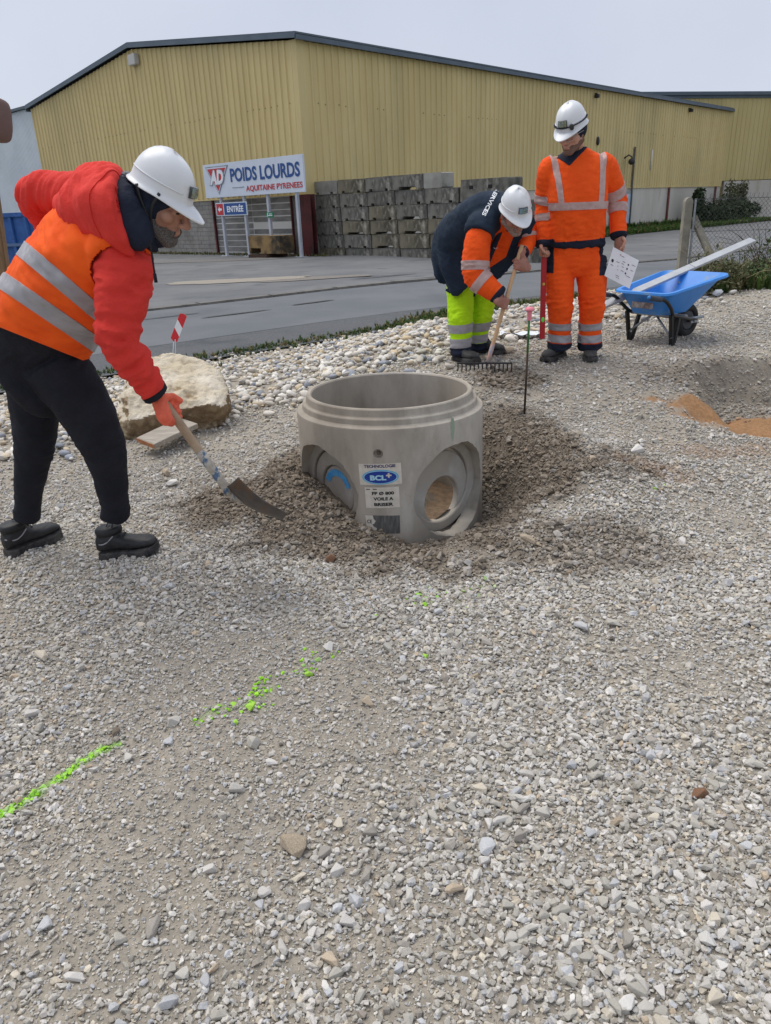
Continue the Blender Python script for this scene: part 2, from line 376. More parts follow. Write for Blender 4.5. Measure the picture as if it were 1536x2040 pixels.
# spilled sand and grit lying in patches on the yard
def patch(name, c, ra, rb, ang, dz, m, lab):
    n = 72; V = [np.array([c[0], c[1], 0])]
    for i in range(n):
        a = 2*math.pi*i/n; r = 1 + .22*noise2(np.array([math.cos(a)*1.6+c[0]]), np.array([math.sin(a)*1.6]), 2.2)[0] + .10*noise2(np.array([math.cos(a)*6+c[1]]), np.array([math.sin(a)*6]), 3.2)[0]
        p = np.array([ra*r*math.cos(a), rb*r*math.sin(a)]); V.append(np.array([c[0]+p[0]*math.cos(ang)-p[1]*math.sin(ang), c[1]+p[0]*math.sin(ang)+p[1]*math.cos(ang), 0]))
    V = np.array(V); V[:, 2] = zroad(V[:, 0], V[:, 1]) + dz
    V[:, 2] += .012*noise2(V[:, 0]*.4, V[:, 1]*.4, 1.5)
    o = put(name, mesh_np(name, V, [(0, 1+i, 1+(i+1) % n) for i in range(n)], m)); tag(o, lab, kind='structure')
TA = math.atan2(.62, .79)
p = on(470, 560, -.32); patch('grit_patch', p, 2.3, .75, TA*.15, .062, m_grit, 'pale patch of spilled grit on the yard')
p = on(620, 556, -.32); patch('grit_patch', p, 1.9, .55, TA*.3, .058, mat('grit_brown', srgb(132, 124, 114), srgb(112, 110, 108), scale=14, rough=.95), 'brownish patch of spilled grit on the yard')
p = on(420, 520, -.32); patch('grit_patch', p, 4.5, .9, -.1, .062, mat('grit_thin', srgb(118, 114, 110), srgb(106, 106, 107), scale=6, rough=.95), 'thin sandy drift at the foot of the sign')
m_tar = mat('tar', (.035, .036, .04), (.06, .06, .065), scale=20, rough=.7)
for (u, v, L, wd) in ((468, 627, .85, .06), (625, 604, .6, .08), (340, 632, .7, .04), (770, 553, 1.3, .06), (870, 552, 1.2, .05)):
    p = on(u, v, -.36); c = np.array([p[0], p[1]])
    patch('tar_seam', c, L, wd, TA, .015 if v > 600 else .06, m_tar, 'dark tar seam in the asphalt')
# far ground below everything, out to the horizon
m_far = mat('far_field', (.10, .12, .05), (.16, .15, .09), scale=.05, rough=1)
b = MB(); b.add([(-900, -900, -2.2), (900, -900, -2.2), (900, 900, -2.2), (-900, 900, -2.2)], [(0, 1, 2, 3)])
tag(b.build('terrain', m_far), kind='structure')

# ================================================================== yellow warehouse
C0 = np.array([-3.0, 36.95]); D = nrm([.687, .727]); G = nrm([-.727, .687])     # long side, gable side
def v3(p, z): return np.array([p[0], p[1], z])
def NO(d): return np.array([d[1], -d[0]])                                       # right-hand outward normal of the long side
NR = np.array([.727, -.687]); NL = np.array([-.687, -.727])
ZE, ZR, ZC, ZB, GW, LW = 8.55, 10.05, 2.40, -1.3, 25.8, 50.5
m_yel = mat('yellow_cladding', srgb(214, 195, 140), srgb(206, 186, 131), scale=.7, rough=.55, c3=srgb(194, 177, 128), s3=.25, spec=.3, stretch=(1, 1, .3), bump=.05, bscale=3, rnd=.035)
m_yel2 = mat('yellow_cladding_wing', srgb(200, 183, 128), srgb(192, 175, 120), scale=.5, rough=.55, c3=srgb(174, 158, 106), s3=.2, spec=.3, stretch=(1, 1, .3), rnd=.035)
m_trim = mat('grey_trim', srgb(92, 106, 118), srgb(82, 96, 108), scale=1, rough=.5)
m_roof = mat('grey_roof', srgb(96, 106, 116), srgb(84, 96, 106), scale=.6, rough=.6)
m_block = mat('breeze_block', srgb(150, 147, 141), srgb(132, 129, 124), scale=1.6, rough=.95, bump=.4, bscale=45, rnd=.07, c3=srgb(116, 113, 108), s3=.5)
m_mort = mat('mortar', srgb(140, 136, 130), srgb(126, 122, 116), scale=3, rough=.95)
m_plank = mat('precast_plank', srgb(136, 135, 132), srgb(112, 111, 108), scale=1.2, rough=.95, bump=.3, bscale=40, rnd=.05, stretch=(1, 1, 2.5))
m_joint = mat('pale_joint', srgb(205, 203, 198), rough=.9)
m_white = mat('white_render', srgb(206, 201, 190), srgb(190, 184, 172), scale=.35, rough=.9, c3=srgb(176, 168, 152), s3=.9, lo3=.55, hi3=.75, stretch=(1, 1, .35), bump=.1, bscale=20)
m_rust = mat('red_oxide_steel', srgb(96, 42, 42), srgb(74, 36, 36), scale=2, rough=.75, c3=srgb(50, 34, 32), s3=1)
m_pipe = mat('brown_pipe', srgb(112, 62, 56), rough=.6)
m_dkmetal = mat('dark_metal', (.03, .03, .033), rough=.5)
wh = empty('warehouse', v3(C0, -.35), 'long yellow ribbed warehouse with low gable behind the yard', 'warehouse')
def rib_panel(name, o, d, n, w, ztop, zbot, m, parent, ribs=2, dep=.06):
    """one sheet of ribbed cladding, w wide from point o along d; n outward; ztop(s) the upper edge"""
    pit = w/ribs; prof = []
    for k in range(ribs):
        a = k*pit; prof += [(a, 0), (a+pit*.56, 0), (a+pit*.64, dep), (a+pit*.86, dep), (a+pit*.94, 0)]
    prof.append((w-.004, 0)); V = []
    for a, e in prof:
        q = o + d*a + n*(e+.02); V += [v3(q, zbot), v3(q, ztop(a))]
    k = len(prof); b = MB(); b.add(V, [(2*i, 2*i+2, 2*i+3, 2*i+1) for i in range(k-1)])
    return b.build(name, m, parent, fix=False)
PW = .86
npan = int(GW/PW); pw = GW/npan
for i in range(npan):
    s0 = i*pw; rib_panel('cladding_panel', C0+G*s0, G, NL, pw, lambda a, s0=s0: ZE + (ZR-ZE)*(1-abs((s0+a)-GW/2)/(GW/2)) - .18, ZC-.06, m_yel, wh)
npan = int(LW/PW); pw2 = LW/npan
for i in range(npan):
    rib_panel('cladding_panel', C0+D*(i*pw2), D, NR, pw2, lambda a: ZE-.18, ZC-.06, m_yel, wh)
# lap joints with fixings half way up
m_lap = mat('lap_fixing', srgb(150, 136, 92), rough=.7)  # dull yellow of the fixings themselves
b = MB(); rl = np.random.default_rng(8)
for i in range(int(GW/.43)):
    if rl.random() < .5: b.box(v3(C0+G*(i*.43+.2)+NL*.027, 6.05+rl.uniform(-.02, .02)), (.05, .012, .05))
b.build('fixings', m_lap, wh)['kind'] = 'stuff'
b = MB()
for i in range(int(LW/.43)):
    if rl.random() < .5: b.box(v3(C0+D*(i*.43+.2)+NR*.027, 6.05+rl.uniform(-.02, .02)), (.05, .05, .05))
b.build('fixings', m_lap, wh)['kind'] = 'stuff'
# corner flashing
b = MB(); b.prism([(-.03, -.03), (.36, -.03), (.36, -.075), (-.075, -.075), (-.075, .26), (-.03, .26)], v3(C0, ZC-.05), v3(D, 0), v3(-NR*-1*-1, 0)*1.0, (0, 0, 1), ZE-ZC-.1)
b.build('corner_flashing', m_yel, wh)
# roof sheets with overhang, dark edge trims and gutter
def P3(s_g, s_d, z): q = C0+G*s_g+D*s_d; return v3(q, z)
ov = .25; slope = (ZR-ZE)/(GW/2)
for nm, a, za, c, zc in (('roof_sheet', -ov, ZE-slope*ov, GW/2, ZR), ('roof_sheet', GW/2, ZR, GW+ov, ZE-slope*ov)):
    b = MB(); b.add([P3(a, -ov, za+.05), P3(c, -ov, zc+.05), P3(c, LW+.3, zc+.05), P3(a, LW+.3, za+.05), P3(a, -ov, za+.12), P3(c, -ov, zc+.12), P3(c, LW+.3, zc+.12), P3(a, LW+.3, za+.12)],
                    [(0, 1, 2, 3), (4, 7, 6, 5), (0, 4, 5, 1), (1, 5, 6, 2), (2, 6, 7, 3), (3, 7, 4, 0)]); b.build(nm, m_roof, wh)
for a, za, c, zc in ((-ov-.02, ZE-slope*ov, GW/2, ZR), (GW/2, ZR, GW+ov+.02, ZE-slope*ov)):
    b = MB(); A, Bq = P3(a, -ov-.02, za-.04), P3(c, -ov-.02, zc-.04); b.bar(A, Bq, .06, .18, hint=(0, 0, 1)); b.build('verge_trim', m_trim, wh)
b = MB(); b.bar(P3(-ov-.05, -ov, ZE-.12), P3(-ov-.05, LW+.3, ZE-.10), .12, .18); b.build('gutter', m_trim, wh)
b = MB(); b.bar(P3(GW+ov+.05, -ov, ZE-.12), P3(GW+ov+.05, LW+.3, ZE-.12), .12, .32); b.build('gutter', m_trim, wh)
# inner body so nothing shows through
b = MB()
V = [P3(.05, .05, ZB), P3(GW-.05, .05, ZB), P3(GW-.05, .05, ZE-.2), P3(GW/2, .05, ZR-.2), P3(.05, .05, ZE-.2)]
V += [P3(.05, LW-.05, ZB), P3(GW-.05, LW-.05, ZB), P3(GW-.05, LW-.05, ZE-.2), P3(GW/2, LW-.05, ZR-.2), P3(.05, LW-.05, ZE-.2)]
b.add(V, [(0, 1, 2, 3, 4), (9, 8, 7, 6, 5), (0, 5, 6, 1), (1, 6, 7, 2), (4, 3, 8, 9), (3, 2, 7, 8), (0, 4, 9, 5)]); b.build('wall_core', m_mort, wh)
# breeze-block plinth on the gable side: blocks near, precast planks between two posts, block again
zg = -.45; course = (ZC-.08-zg)/13
plk0, plk1 = 1.05, 7.2
def block(name, s0, s1, z0, z1, m, d, n, dep=.12, proud=.0, bev=.008):
    o = C0 + d*((s0+s1)/2) + n*(proud-dep/2+.012)
    b = MB(); b.box(v3(o, (z0+z1)/2), (s1-s0-.012, dep, z1-z0-.012), np.stack([v3(d, 0), v3(n, 0), (0, 0, 1)], 1), bev); return b.build(name, m, wh)
for r in range(13):
    z0 = zg+r*course; s = plk1 + (.0 if r % 2 else .25)
    if r % 2 == 0: block('breeze_block', plk1, plk1+.25, z0, z0+course, m_block, G, NL, proud=random.uniform(-.004, .004), bev=0)
    while s < 14.5:
        e = s+.5; block('breeze_block', s, e, z0, z0+course, m_block, G, NL, proud=random.uniform(-.004, .004), bev=0); s = e
pc = (ZC-.08-zg)/10
for r in range(10):
    z0 = zg+r*pc
    for a, c in ((plk0, 4.1), (4.1, plk1)): block('precast_plank', a, c-.01, z0, z0+pc-.025, m_plank, G, NL, proud=-.02+random.uniform(-.008, .008))
b = MB(); b.box(v3(C0+G*((plk0+plk1)/2)+NL*(-.075), (zg+ZC)/2), (plk1-plk0, .12, ZC-zg-.1), np.stack([v3(G, 0), v3(NL, 0), (0, 0, 1)], 1)); b.build('joint_backing', m_joint, wh)
b = MB(); b.box(v3(C0+G*20.2+NL*(-.05), (zg+ZC)/2), (11.3, .14, ZC-zg-.1), np.stack([v3(G, 0), v3(NL, 0), (0, 0, 1)], 1)); b.build('plinth_wall', m_block, wh)
# red steel column at the corner and thin red posts by the planks
def hsec(o, d, n, z0, z1, w, h, m, name):
    b = MB(); R = np.stack([v3(d, 0), v3(n, 0), (0, 0, 1)], 1); c = v3(o, (z0+z1)/2)
    b.box(c, (.03, h-.06, z1-z0), R); b.box(c+v3(n, 0)*(h/2-.015), (w, .03, z1-z0), R); b.box(c-v3(n, 0)*(h/2-.015), (w, .03, z1-z0), R); return b.build(name, m, wh)
hsec(C0+G*-.22+NL*.22, G, NL, -.5, ZC-.07, .80, .3, m_rust, 'steel_column')
hsec(C0+G*plk1+NL*.05, G, NL, -.5, ZC-.07, .10, .12, m_rust, 'steel_post'); hsec(C0+G*plk0+NL*.05, G, NL, -.5, ZC-.07, .06, .12, m_rust, 'steel_post')
# drip edge under the cladding
b = MB(); b.bar(P3(-.07, -.09, ZC-.05), P3(GW, -.09, ZC-.05), .03, .05); b.bar(P3(-.09, -.07, ZC-.05), P3(-.09, LW, ZC-.05), .05, .05, hint=(0, 0, 1)); b.build('drip_edge', m_yel, wh)
# rendered plinth of the long side, in bays between brown downpipes
bays = [0, 8.6, 17.2, 25.6, 30.6, 36.5, 49.0, 50.4]
for a, c in zip(bays[:-1], bays[1:]):
    b = MB(); b.box(v3(C0+D*((a+c)/2)+NR*(-.04), (ZB+ZC-.08)/2), (c-a-.02, .12, ZC-.08-ZB), np.stack([v3(D, 0), v3(NR, 0), (0, 0, 1)], 1)); b.build('rendered_panel', m_white, wh)
def sfac(u, v): return onwall(u, v, C0, D)
for u, v in ((1213, 440), (1328, 405), (1421, 395)):
    s, z = sfac(u, v); b = MB(); q = C0+D*s+NR*.12; b.tube([v3(q, ZB), v3(q, ZC-.05)], .09, 8); b.build('downpipe', m_pipe, wh, True)
# pale door with glass on the long side
s, z = sfac(1246, 450); sa, za = sfac(1239, 380); sb, zb = sfac(1254, 380)
b = MB(); R = np.stack([v3(D, 0), v3(NR, 0), (0, 0, 1)], 1); wD = abs(sb-sa)
b.box(v3(C0+D*s+NR*.06, (za+ZB)/2), (wD, .1, za-ZB), R); dr = b.build('door', mat('door_frame', srgb(150, 156, 158), rough=.5), wh)
b = MB(); b.box(v3(C0+D*s+NR*.115, (za-.1+ZB)/2+.3), (wD*.72, .02, za-ZB-1.0), R); b.build('door_panel', mat('door_panel', srgb(196, 214, 224), srgb(150, 178, 200), scale=1.2, rough=.25), dr)
# floodlight at the ridge, small lamps under the gutter, camera on a bracket, pole
b = MB(); q = C0+G*(GW/2-.35)+NL*.2; b.box(v3(q, ZR-.72), (.7, .28, .5), np.stack([v3(G, 0), v3(NL, 0), (0, 0, 1)], 1), .03); b.bar(v3(q+NL*-.2, ZR-.45), v3(q, ZR-.45), .1)
b.build('floodlight', mat('lamp_housing', srgb(186, 184, 178), rough=.4), wh)
for u, v in ((1184, 172), (1373, 200)):
    s, z = sfac(u, v); b = MB(); q = C0+D*s; b.box(v3(q+NR*.25, ZE-.6), (.25, .3, .22), R, .03); b.bar(v3(q, ZE-.45), v3(q+NR*.25, ZE-.45), .08); b.build('eave_lamp', m_dkmetal, wh)
s, z = sfac(1243, 320); q = C0+D*s; b = MB(); b.tube([v3(q, z+.15), v3(q+NR*.35, z+.35), v3(q+NR*.6, z+.2), v3(q+NR*.6, z+.05)], .05, 8); b.ell(v3(q+NR*.6, z-.1), (.24, .24, .22)); b.build('security_camera', m_dkmetal, wh, True)
s, z = sfac(1262, 293); q = C0+D*s+NR*.14; b = MB(); b.tube([v3(q, -1), v3(q, z)], .07, 8); b.build('service_pole', mat('pole_grey', srgb(96, 92, 84), rough=.7), wh, True)
s, z = sfac(1297, 298); s2, z2 = sfac(1292, 338); q = C0+D*s+NR*.1; b = MB(); b.tube([v3(q, z), v3(q, z2)], .06, 8); b.build('white_conduit', mat('conduit', srgb(220, 220, 216), rough=.5), wh, True)
s, z = sfac(1189, 281); q = C0+D*s+NR*.09; b = MB(); b.ell(v3(q, z), (.16, .1, .28), np.stack([v3(D, 0), v3(NR, 0), (0, 0, 1)], 1), 10, 6); b.build('vent_cap', m_dkmetal, wh, True)

# ================================================================== wing at the far end, standing at an angle
E0 = C0 + D*(LW+.2); DW = nrm([math.sin(math.radians(76)), math.cos(math.radians(76))]); NW = np.array([DW[1], -DW[0]])
zw = at(1440, 190, E0[1])[2]; zc2 = at(1445, 360, E0[1])[2]
wing = empty('warehouse', v3(E0, -.6), 'yellow warehouse wing standing at an angle beyond the far end of the long side', 'warehouse')
for i in range(-15, 32):
    rib_panel('cladding_panel', E0+DW*(i*.9)+NW*.1, DW, NW, .9, lambda a: zw-.2, zc2, m_yel2, wing, dep=.045)
b = MB(); Rw = np.stack([v3(DW, 0), v3(NW, 0), (0, 0, 1)], 1)
b.box(v3(E0+DW*8-NW*6.2, (zw-.2+ZB)/2), (44, 12, zw-.2-ZB), Rw); b.build('wall_core', m_yel2, wing)
b = MB(); b.bar(v3(E0+DW*-14+NW*.18, zw), v3(E0+DW*30+NW*.18, zw), .2, .5); b.build('gutter', m_trim, wing)
b = MB(); b.box(v3(E0+DW*8-NW*6, zw+.05), (44.4, 13, .18), Rw); b.build('roof_sheet', m_roof, wing)
for i in range(6):
    b = MB(); b.box(v3(E0+DW*(.15+i*5+2.5)+NW*.0, (ZB+zc2-.05)/2), (4.97, .26, zc2-.05-ZB), Rw); b.build('rendered_panel', m_white, wing)

# ================================================================== pale shed and blue skip at the far left
m_shed = mat('pale_cladding', srgb(206, 214, 218), srgb(196, 205, 210), scale=.5, rough=.5)
shed = empty('shed', v3(C0+G*26.6+D*3, -.35), 'pale grey metal shed left of the yellow gable', 'shed')
zs = onwall(40, 218, C0+D*3, G)[1]
for i in range(18):
    rib_panel('cladding_panel', C0+D*3+G*(26.2+i*.9), G, NL, .9, lambda a: zs-.1, -.5, m_shed, shed, ribs=4, dep=.02)
b = MB(); Rg = np.stack([v3(G, 0), v3(NL, 0), (0, 0, 1)], 1); b.box(v3(C0+D*9+G*34.4, (zs-.15)/2-.3), (16.2, 11.9, zs-.15+.6), Rg); b.build('wall_core', m_shed, shed)
b = MB(); b.box(v3(C0+D*9+G*34.3, zs), (16.6, 12.6, .16), Rg); b.build('roof_sheet', m_roof, shed)
m_blue = mat('blue_skip_paint', srgb(58, 104, 168), srgb(50, 92, 152), scale=2, rough=.5, c3=srgb(40, 66, 110), s3=3, lo3=.6, hi3=.72)
def skip_bin():
    c = at(25, 492, 33.0); z0 = -.33; root = empty('skip_container', (c[0], c[1], z0), 'blue steel skip container with ribbed sides left of the yard', 'skip', rz=-.25)
    L, Wd, H = 3.6, 2.0, 2.25
    b = MB(); t = .05
    prof = [(-Wd/2, .2), (Wd/2, .2), (Wd/2, H), (-Wd/2, H)]
    b.box((0, -Wd/2, H/2+.1), (L, t, H-.2)); b.box((0, Wd/2, H/2+.1), (L, t, H-.2)); b.box((-L/2, 0, H/2+.1), (t, Wd, H-.2)); b.box((L/2, 0, H/2+.1), (t, Wd, H-.2)); b.box((0, 0, .22), (L, Wd, .06))
    b.build('body', m_blue, root, local=True)
    b = MB(); b.box((0, -Wd/2-.07, H), (L+.2, .16, .16), bev=.02); b.box((0, Wd/2+.07, H), (L+.2, .16, .16), bev=.02); b.box((L/2+.06, 0, H), (.16, Wd, .16), bev=.02); b.box((-L/2-.06, 0, H), (.16, Wd, .16), bev=.02); b.build('top_rail', m_blue, root, local=True)
    for i in range(6):
        b = MB(); b.box((-L/2+.1+i*(L-.2)/5, -Wd/2-.08, H/2+.06), (.14, .12, H-.3), bev=.015); b.build('rib', m_blue, root, local=True)
    b = MB(); b.box((0, -Wd/2-.1, 1.15), (L, .14, .12), bev=.015); b.build('waist_rail', mat('blue_grey', srgb(92, 116, 150), rough=.5), root, local=True)
    for x in (-L/2+.3, L/2-.3):
        b = MB(); b.tube([(x, -Wd/2+.1, .14), (x, Wd/2-.1, .14)], .14, 14); b.build('roller', m_dkmetal, root, True, local=True)
    b = MB(); b.box((.95, -Wd/2-.035, .62), (.22, .02, .16)); b.build('plate', mat('white_plate', (.7, .7, .7)), root, local=True)
skip_bin()
# ================================================================== company sign on four posts
Z3 = np.array([0, 0, 1.0])
SG0 = C0 + NL*1.1; GX3 = v3(-G, 0); NL3 = v3(NL, 0)        # reading direction left to right is -G
def sg(u, v): return onwall(u, v, SG0, G)
(sa, z1), (sb, z2), (sc_, z3_), (sd, z4) = sg(404, 330), sg(603, 306), sg(610, 380), sg(413, 397)
sL, sR, zT, zBm = (sa+sd)/2, (sb+sc_)/2, (z1+z2)/2, (z3_+z4)/2
SW, SH = sL-sR, zT-zBm
m_signw = mat('sign_white', srgb(214, 222, 232), srgb(206, 215, 226), scale=.8, rough=.35)
m_navyb = mat('sign_blue', srgb(36, 78, 140), rough=.4); m_sred = mat('sign_red', srgb(190, 52, 56), rough=.4)
m_alu = mat('aluminium', srgb(196, 200, 206), srgb(182, 187, 194), scale=3, rough=.45, metal=.3)
m_silver = mat('sign_silver', srgb(120, 126, 136), srgb(160, 166, 176), scale=2, rough=.35)
sign = empty('signboard', v3(SG0+G*(sL+sR)/2, -.35), 'wide white company signboard on four pale posts in front of the warehouse corner', 'sign')
SO = v3(SG0+G*(sL+sR)/2, (zT+zBm)/2)
RS = np.stack([GX3, Z3, NL3], 1)                              # columns: reading x, up, outward
def S3(x, y, d): return SO + GX3*x + Z3*y + NL3*d
b = MB(); b.box(S3(0, 0, 0), (SW, SH, .09), RS, .012); panel = b.build('panel', m_signw, sign)
def flat(name, P, F, o, x, y, n, th, m, parent):
    """thin lettering or print standing th proud of its board"""
    P = np.asarray(P); V = [o + x*p[0] + y*p[1] + n*th for p in P]
    b = MB(); b.add(V, F); return b.build(name, m, parent, fix=False)
def letters(string, x, y, w, h, m, parent, dd=.062, bold=.02, th=None, name='lettering'):
    P, F = fit_text(string, w, h, bold=bold); P = P + np.array([x, y]); return flat(name, P, F, SO, GX3, Z3, NL3, dd if th is None else th, m, parent)
X0 = -SW/2; letters('POIDS LOURDS', X0+SW*.632, SH*.12, SW*.675, SH*.40, m_navyb, panel, bold=.030)
letters('AQUITAINE PYRENEES', X0+SW*.715, -SH*.31, SW*.54, SH*.19, m_sred, panel, bold=.022)
b = MB(); b.box(S3(X0+SW*.365, -SH*.24, .05), (SW*.12, .03, .02), RS); b.build('dash', m_silver, panel)
cxl = X0+SW*.155; tw, tt, tb = SW*.125, SH*.40, -SH*.47
def tri(k, dy=0): return [(-tw*k, tt*k-.0+dy), (tw*k, tt*k+dy), (0, tb*k*.92+dy)]
b = MB(); b.prism(tri(1.0), S3(cxl, SH*.03, .046), GX3, Z3, NL3, .02); b.build('emblem_border', m_silver, panel)
b = MB(); b.prism(tri(.90), S3(cxl, SH*.035, .067), GX3, Z3, NL3, .006); b.build('emblem_white', m_signw, panel)
b = MB(); b.prism(tri(.80), S3(cxl, SH*.04, .074), GX3, Z3, NL3, .006); b.build('emblem_triangle', m_sred, panel)
P, F = fit_text('AD', SW*.145, SH*.43, bold=.055); P = P*np.array([1, 1]) + np.array([P[:, 1]*.18+cxl-.02, np.full(len(P), SH*.10)]).T*np.array([1, 1])
P2 = P.copy(); flat('emblem_outline', (P-np.array([cxl, SH*.1]))*1.10+np.array([cxl, SH*.1]), F, SO, GX3, Z3, NL3, .083, m_silver, panel)
flat('emblem_letters', P, F, SO, GX3, Z3, NL3, .088, mat('letter_white', srgb(232, 236, 240), rough=.4), panel)
posts_px = ((449, 509), (494, 509), (540, 505), (597, 510))
for u, v in posts_px:
    s, z = sg(u, v); gz = zroad(0, 0) if True else 0; q = SG0+G*s-NL*.12
    b = MB(); b.box(v3(q, (zT-.3-.38)/2), (.17, .13, zT-.3+.38), np.stack([v3(G, 0), NL3, Z3], 1), .02); po = b.build('post', m_alu, sign)
    b = MB(); b.box(v3(q, -.30), (.5, .42, .04), np.stack([v3(G, 0), NL3, Z3], 1))
    for qx in (-.18, .18): b.tube([v3(q+G*qx+NL*.14, -.30), v3(q+G*qx+NL*.14, -.24)], .025, 6)
    b.build('base_plate', m_alu, po)
# small direction sign fixed to the two left posts
(sa, z1), (sb, z2), (sc_, z3_), (sd, z4) = sg(429, 405), sg(491, 401), sg(493, 427), sg(432, 432)
eL, eR, eT, eB = (sa+sd)/2, (sb+sc_)/2, (z1+z2)/2, (z3_+z4)/2
EO = v3(SG0+G*(eL+eR)/2-NL*.02, (eT+eB)/2); EW, EH = eL-eR, eT-eB
ent = empty('entrance_sign', EO-np.array([0, 0, EH/2]), 'small blue and red entrance sign with an arrow on the two left posts', 'sign')
b = MB(); b.box(EO, (EW, EH, .05), RS, .008); ep = b.build('panel', m_signw, ent)
b = MB(); b.box(EO+GX3*(EW*.125)+NL3*.027, (EW*.70, EH*.86, .006), RS); b.build('blue_field', m_navyb, ep)
b = MB(); b.box(EO-GX3*(EW*.365)+NL3*.027, (EW*.22, EH*.86, .006), RS); b.build('red_field', m_sred, ep)
P, F = fit_text('ENTRÉE', EW*.52, EH*.56, bold=.03); P = P+np.array([EW*.13, EH*.05]); m_lw = bpy.data.materials['letter_white']
flat('lettering', P, F, EO, GX3, Z3, NL3, .034, m_lw, ep)
k = EH*.26; b = MB(); b.prism([(-k, 0), (-.1*k, k*.85), (-.1*k, k*.32), (k, k*.32), (k, -k*.32), (-.1*k, -k*.32), (-.1*k, -k*.85)], EO-GX3*(EW*.365)+NL3*.0305, GX3, Z3, NL3, .006); b.build('arrow', m_lw, ep)
# little green notice on the third post
s, z = sg(537, 428); q = v3(SG0+G*s-NL*.02, z)
gs = empty('notice_sign', q, 'little green notice on the third post of the signboard', 'sign'); m_green = mat('sign_green', srgb(34, 122, 84), rough=.5)
b = MB(); b.box(q, (.52, .22, .03), RS); gp = b.build('panel', m_green, gs)
b = MB(); b.box(q+GX3*.05+Z3*.035+NL3*.017, (.22, .03, .004), RS); b.box(q+GX3*.02-Z3*.03+NL3*.017, (.34, .03, .004), RS); b.add([q-GX3*.22-Z3*.09+NL3*.018, q-GX3*.18-Z3*.09+NL3*.018, q-GX3*.1+Z3*.09+NL3*.018, q-GX3*.14+Z3*.09+NL3*.018], [(0, 1, 2, 3)]); b.build('print', m_lw, gp)
# stained low concrete trough on a pallet behind the third post
(sA, zA), (sB, zB_) = sg(517, 500), sg(579, 500)
q = v3(SG0+G*(sA+sB)/2+NL*.1, -.3)
m_stain = mat('stained_concrete', srgb(150, 124, 84), srgb(96, 80, 58), scale=1.6, rough=.95, c3=srgb(58, 54, 46), s3=1.1, lo3=.5, hi3=.62, bump=.4, bscale=30)
tr = empty('concrete_block', q, 'rust stained low concrete block on a flat pallet under the signboard', 'block')
Lt = abs(sA-sB); RT = np.stack([v3(-G, 0), NL3, Z3], 1)
b = MB(); b.prism([(-Lt/2, .18), (-Lt*.45, .18), (-Lt*.45, .42), (-Lt*.12, .42), (-Lt*.12, .18), (Lt*.1, .18), (Lt/2, .18), (Lt/2, .95), (-Lt/2, .95)], q+NL3*.5, v3(-G, 0), Z3, -NL3, .85); b.build('body', m_stain, tr)
b = MB(); b.box(q+Z3*.07-v3(-G, 0)*Lt*.18, (Lt*.6, 1.25, .14), RT); b.build('pallet', mat('pallet_wood', srgb(74, 56, 46), rough=.9), tr)

# ================================================================== the stack of big concrete blocks
P0s = on(632, 513, -.42)[:2]; DS = -G; NS = NL
def stp(u, v): return onwall(u, v, P0s, DS)
m_bk = [mat('concrete_grey', srgb(122, 119, 111), srgb(80, 79, 73), scale=2.2, rough=.95, bump=.5, bscale=25, rnd=.16, c3=srgb(158, 154, 144), s3=2.6, lo3=.52, hi3=.72, dist=.02, stretch=(1, 1, .6)),
        mat('concrete_brownish', srgb(124, 118, 100), srgb(84, 80, 68), scale=1.8, rough=.95, bump=.5, bscale=25, rnd=.14, c3=srgb(168, 162, 146), s3=2.4, lo3=.54, hi3=.72, dist=.02, stretch=(1, 1, .6)),
        mat('concrete_pale', srgb(164, 162, 154), srgb(142, 140, 132), scale=1.5, rough=.95, bump=.35, bscale=25, rnd=.08, c3=srgb(116, 114, 108), s3=3, lo3=.6, hi3=.75, dist=.02)]
def big_block(w, h, d, kind):
    """kind 0: two lifting pockets, 1: one long slot, 2: plain, 3: pockets at mid height"""
    e = .035; b = MB()
    n1 = (w*.14, w*.25); n2 = (w*.70, w*.81); nh = h*.17
    if kind == 0: prof = [(0, e), (e, 0), (n1[0], 0), (n1[0], nh), (n1[1], nh), (n1[1], 0), (n2[0], 0), (n2[0], nh), (n2[1], nh), (n2[1], 0), (w-e, 0), (w, e), (w, h-e), (w-e, h), (e, h), (0, h-e)]
    elif kind == 1: prof = [(0, e), (e, 0), (w*.17, 0), (w*.23, nh), (w*.74, nh), (w*.80, 0), (w-e, 0), (w, e), (w, h-e), (w-e, h), (e, h), (0, h-e)]
    else: prof = [(0, e), (e, 0), (w-e, 0), (w, e), (w, h-e), (w-e, h), (e, h), (0, h-e)]
    b.prism([(x-w/2, y) for x, y in prof], (0, -d/2, 0), (1, 0, 0), (0, 0, 1), (0, 1, 0), d)
    bm = bmesh.new(); me = b.mesh('concrete_block', m_bk[0]); bm.from_mesh(me)
    bmesh.ops.triangulate(bm, faces=[f for f in bm.faces if len(f.verts) > 4])
    for v in bm.verts: v.co += Vector(np.random.default_rng(int(abs(v.co.x*977+v.co.z*331+v.co.y*77)*10) % 9999).normal(size=3)*.010)
    bm.to_mesh(me); bm.free()
    if kind == 3:
        b2 = MB()
        for x in (-w*.22, w*.22): b2.box((x, -d/2-.0, h*.62), (w*.10, .012, h*.13))
    return me
cut = [stp(u, 362)[0] for u in (620, 677.5, 731, 786, 843, 880)]
zt = stp(622, 362)[1]; zb0 = stp(636, 519)[1]; bh = (zt-zb0)/6; bw = (cut[4]-cut[0])/4
words = ['bottom course', 'second course', 'third course', 'fourth course', 'fifth course', 'top course']
ordn = ['leftmost', 'second from the left', 'third from the left', 'fourth from the left', 'fifth from the left', 'sixth from the left', 'seventh from the left', 'eighth from the left', 'ninth from the left']
protos = {}
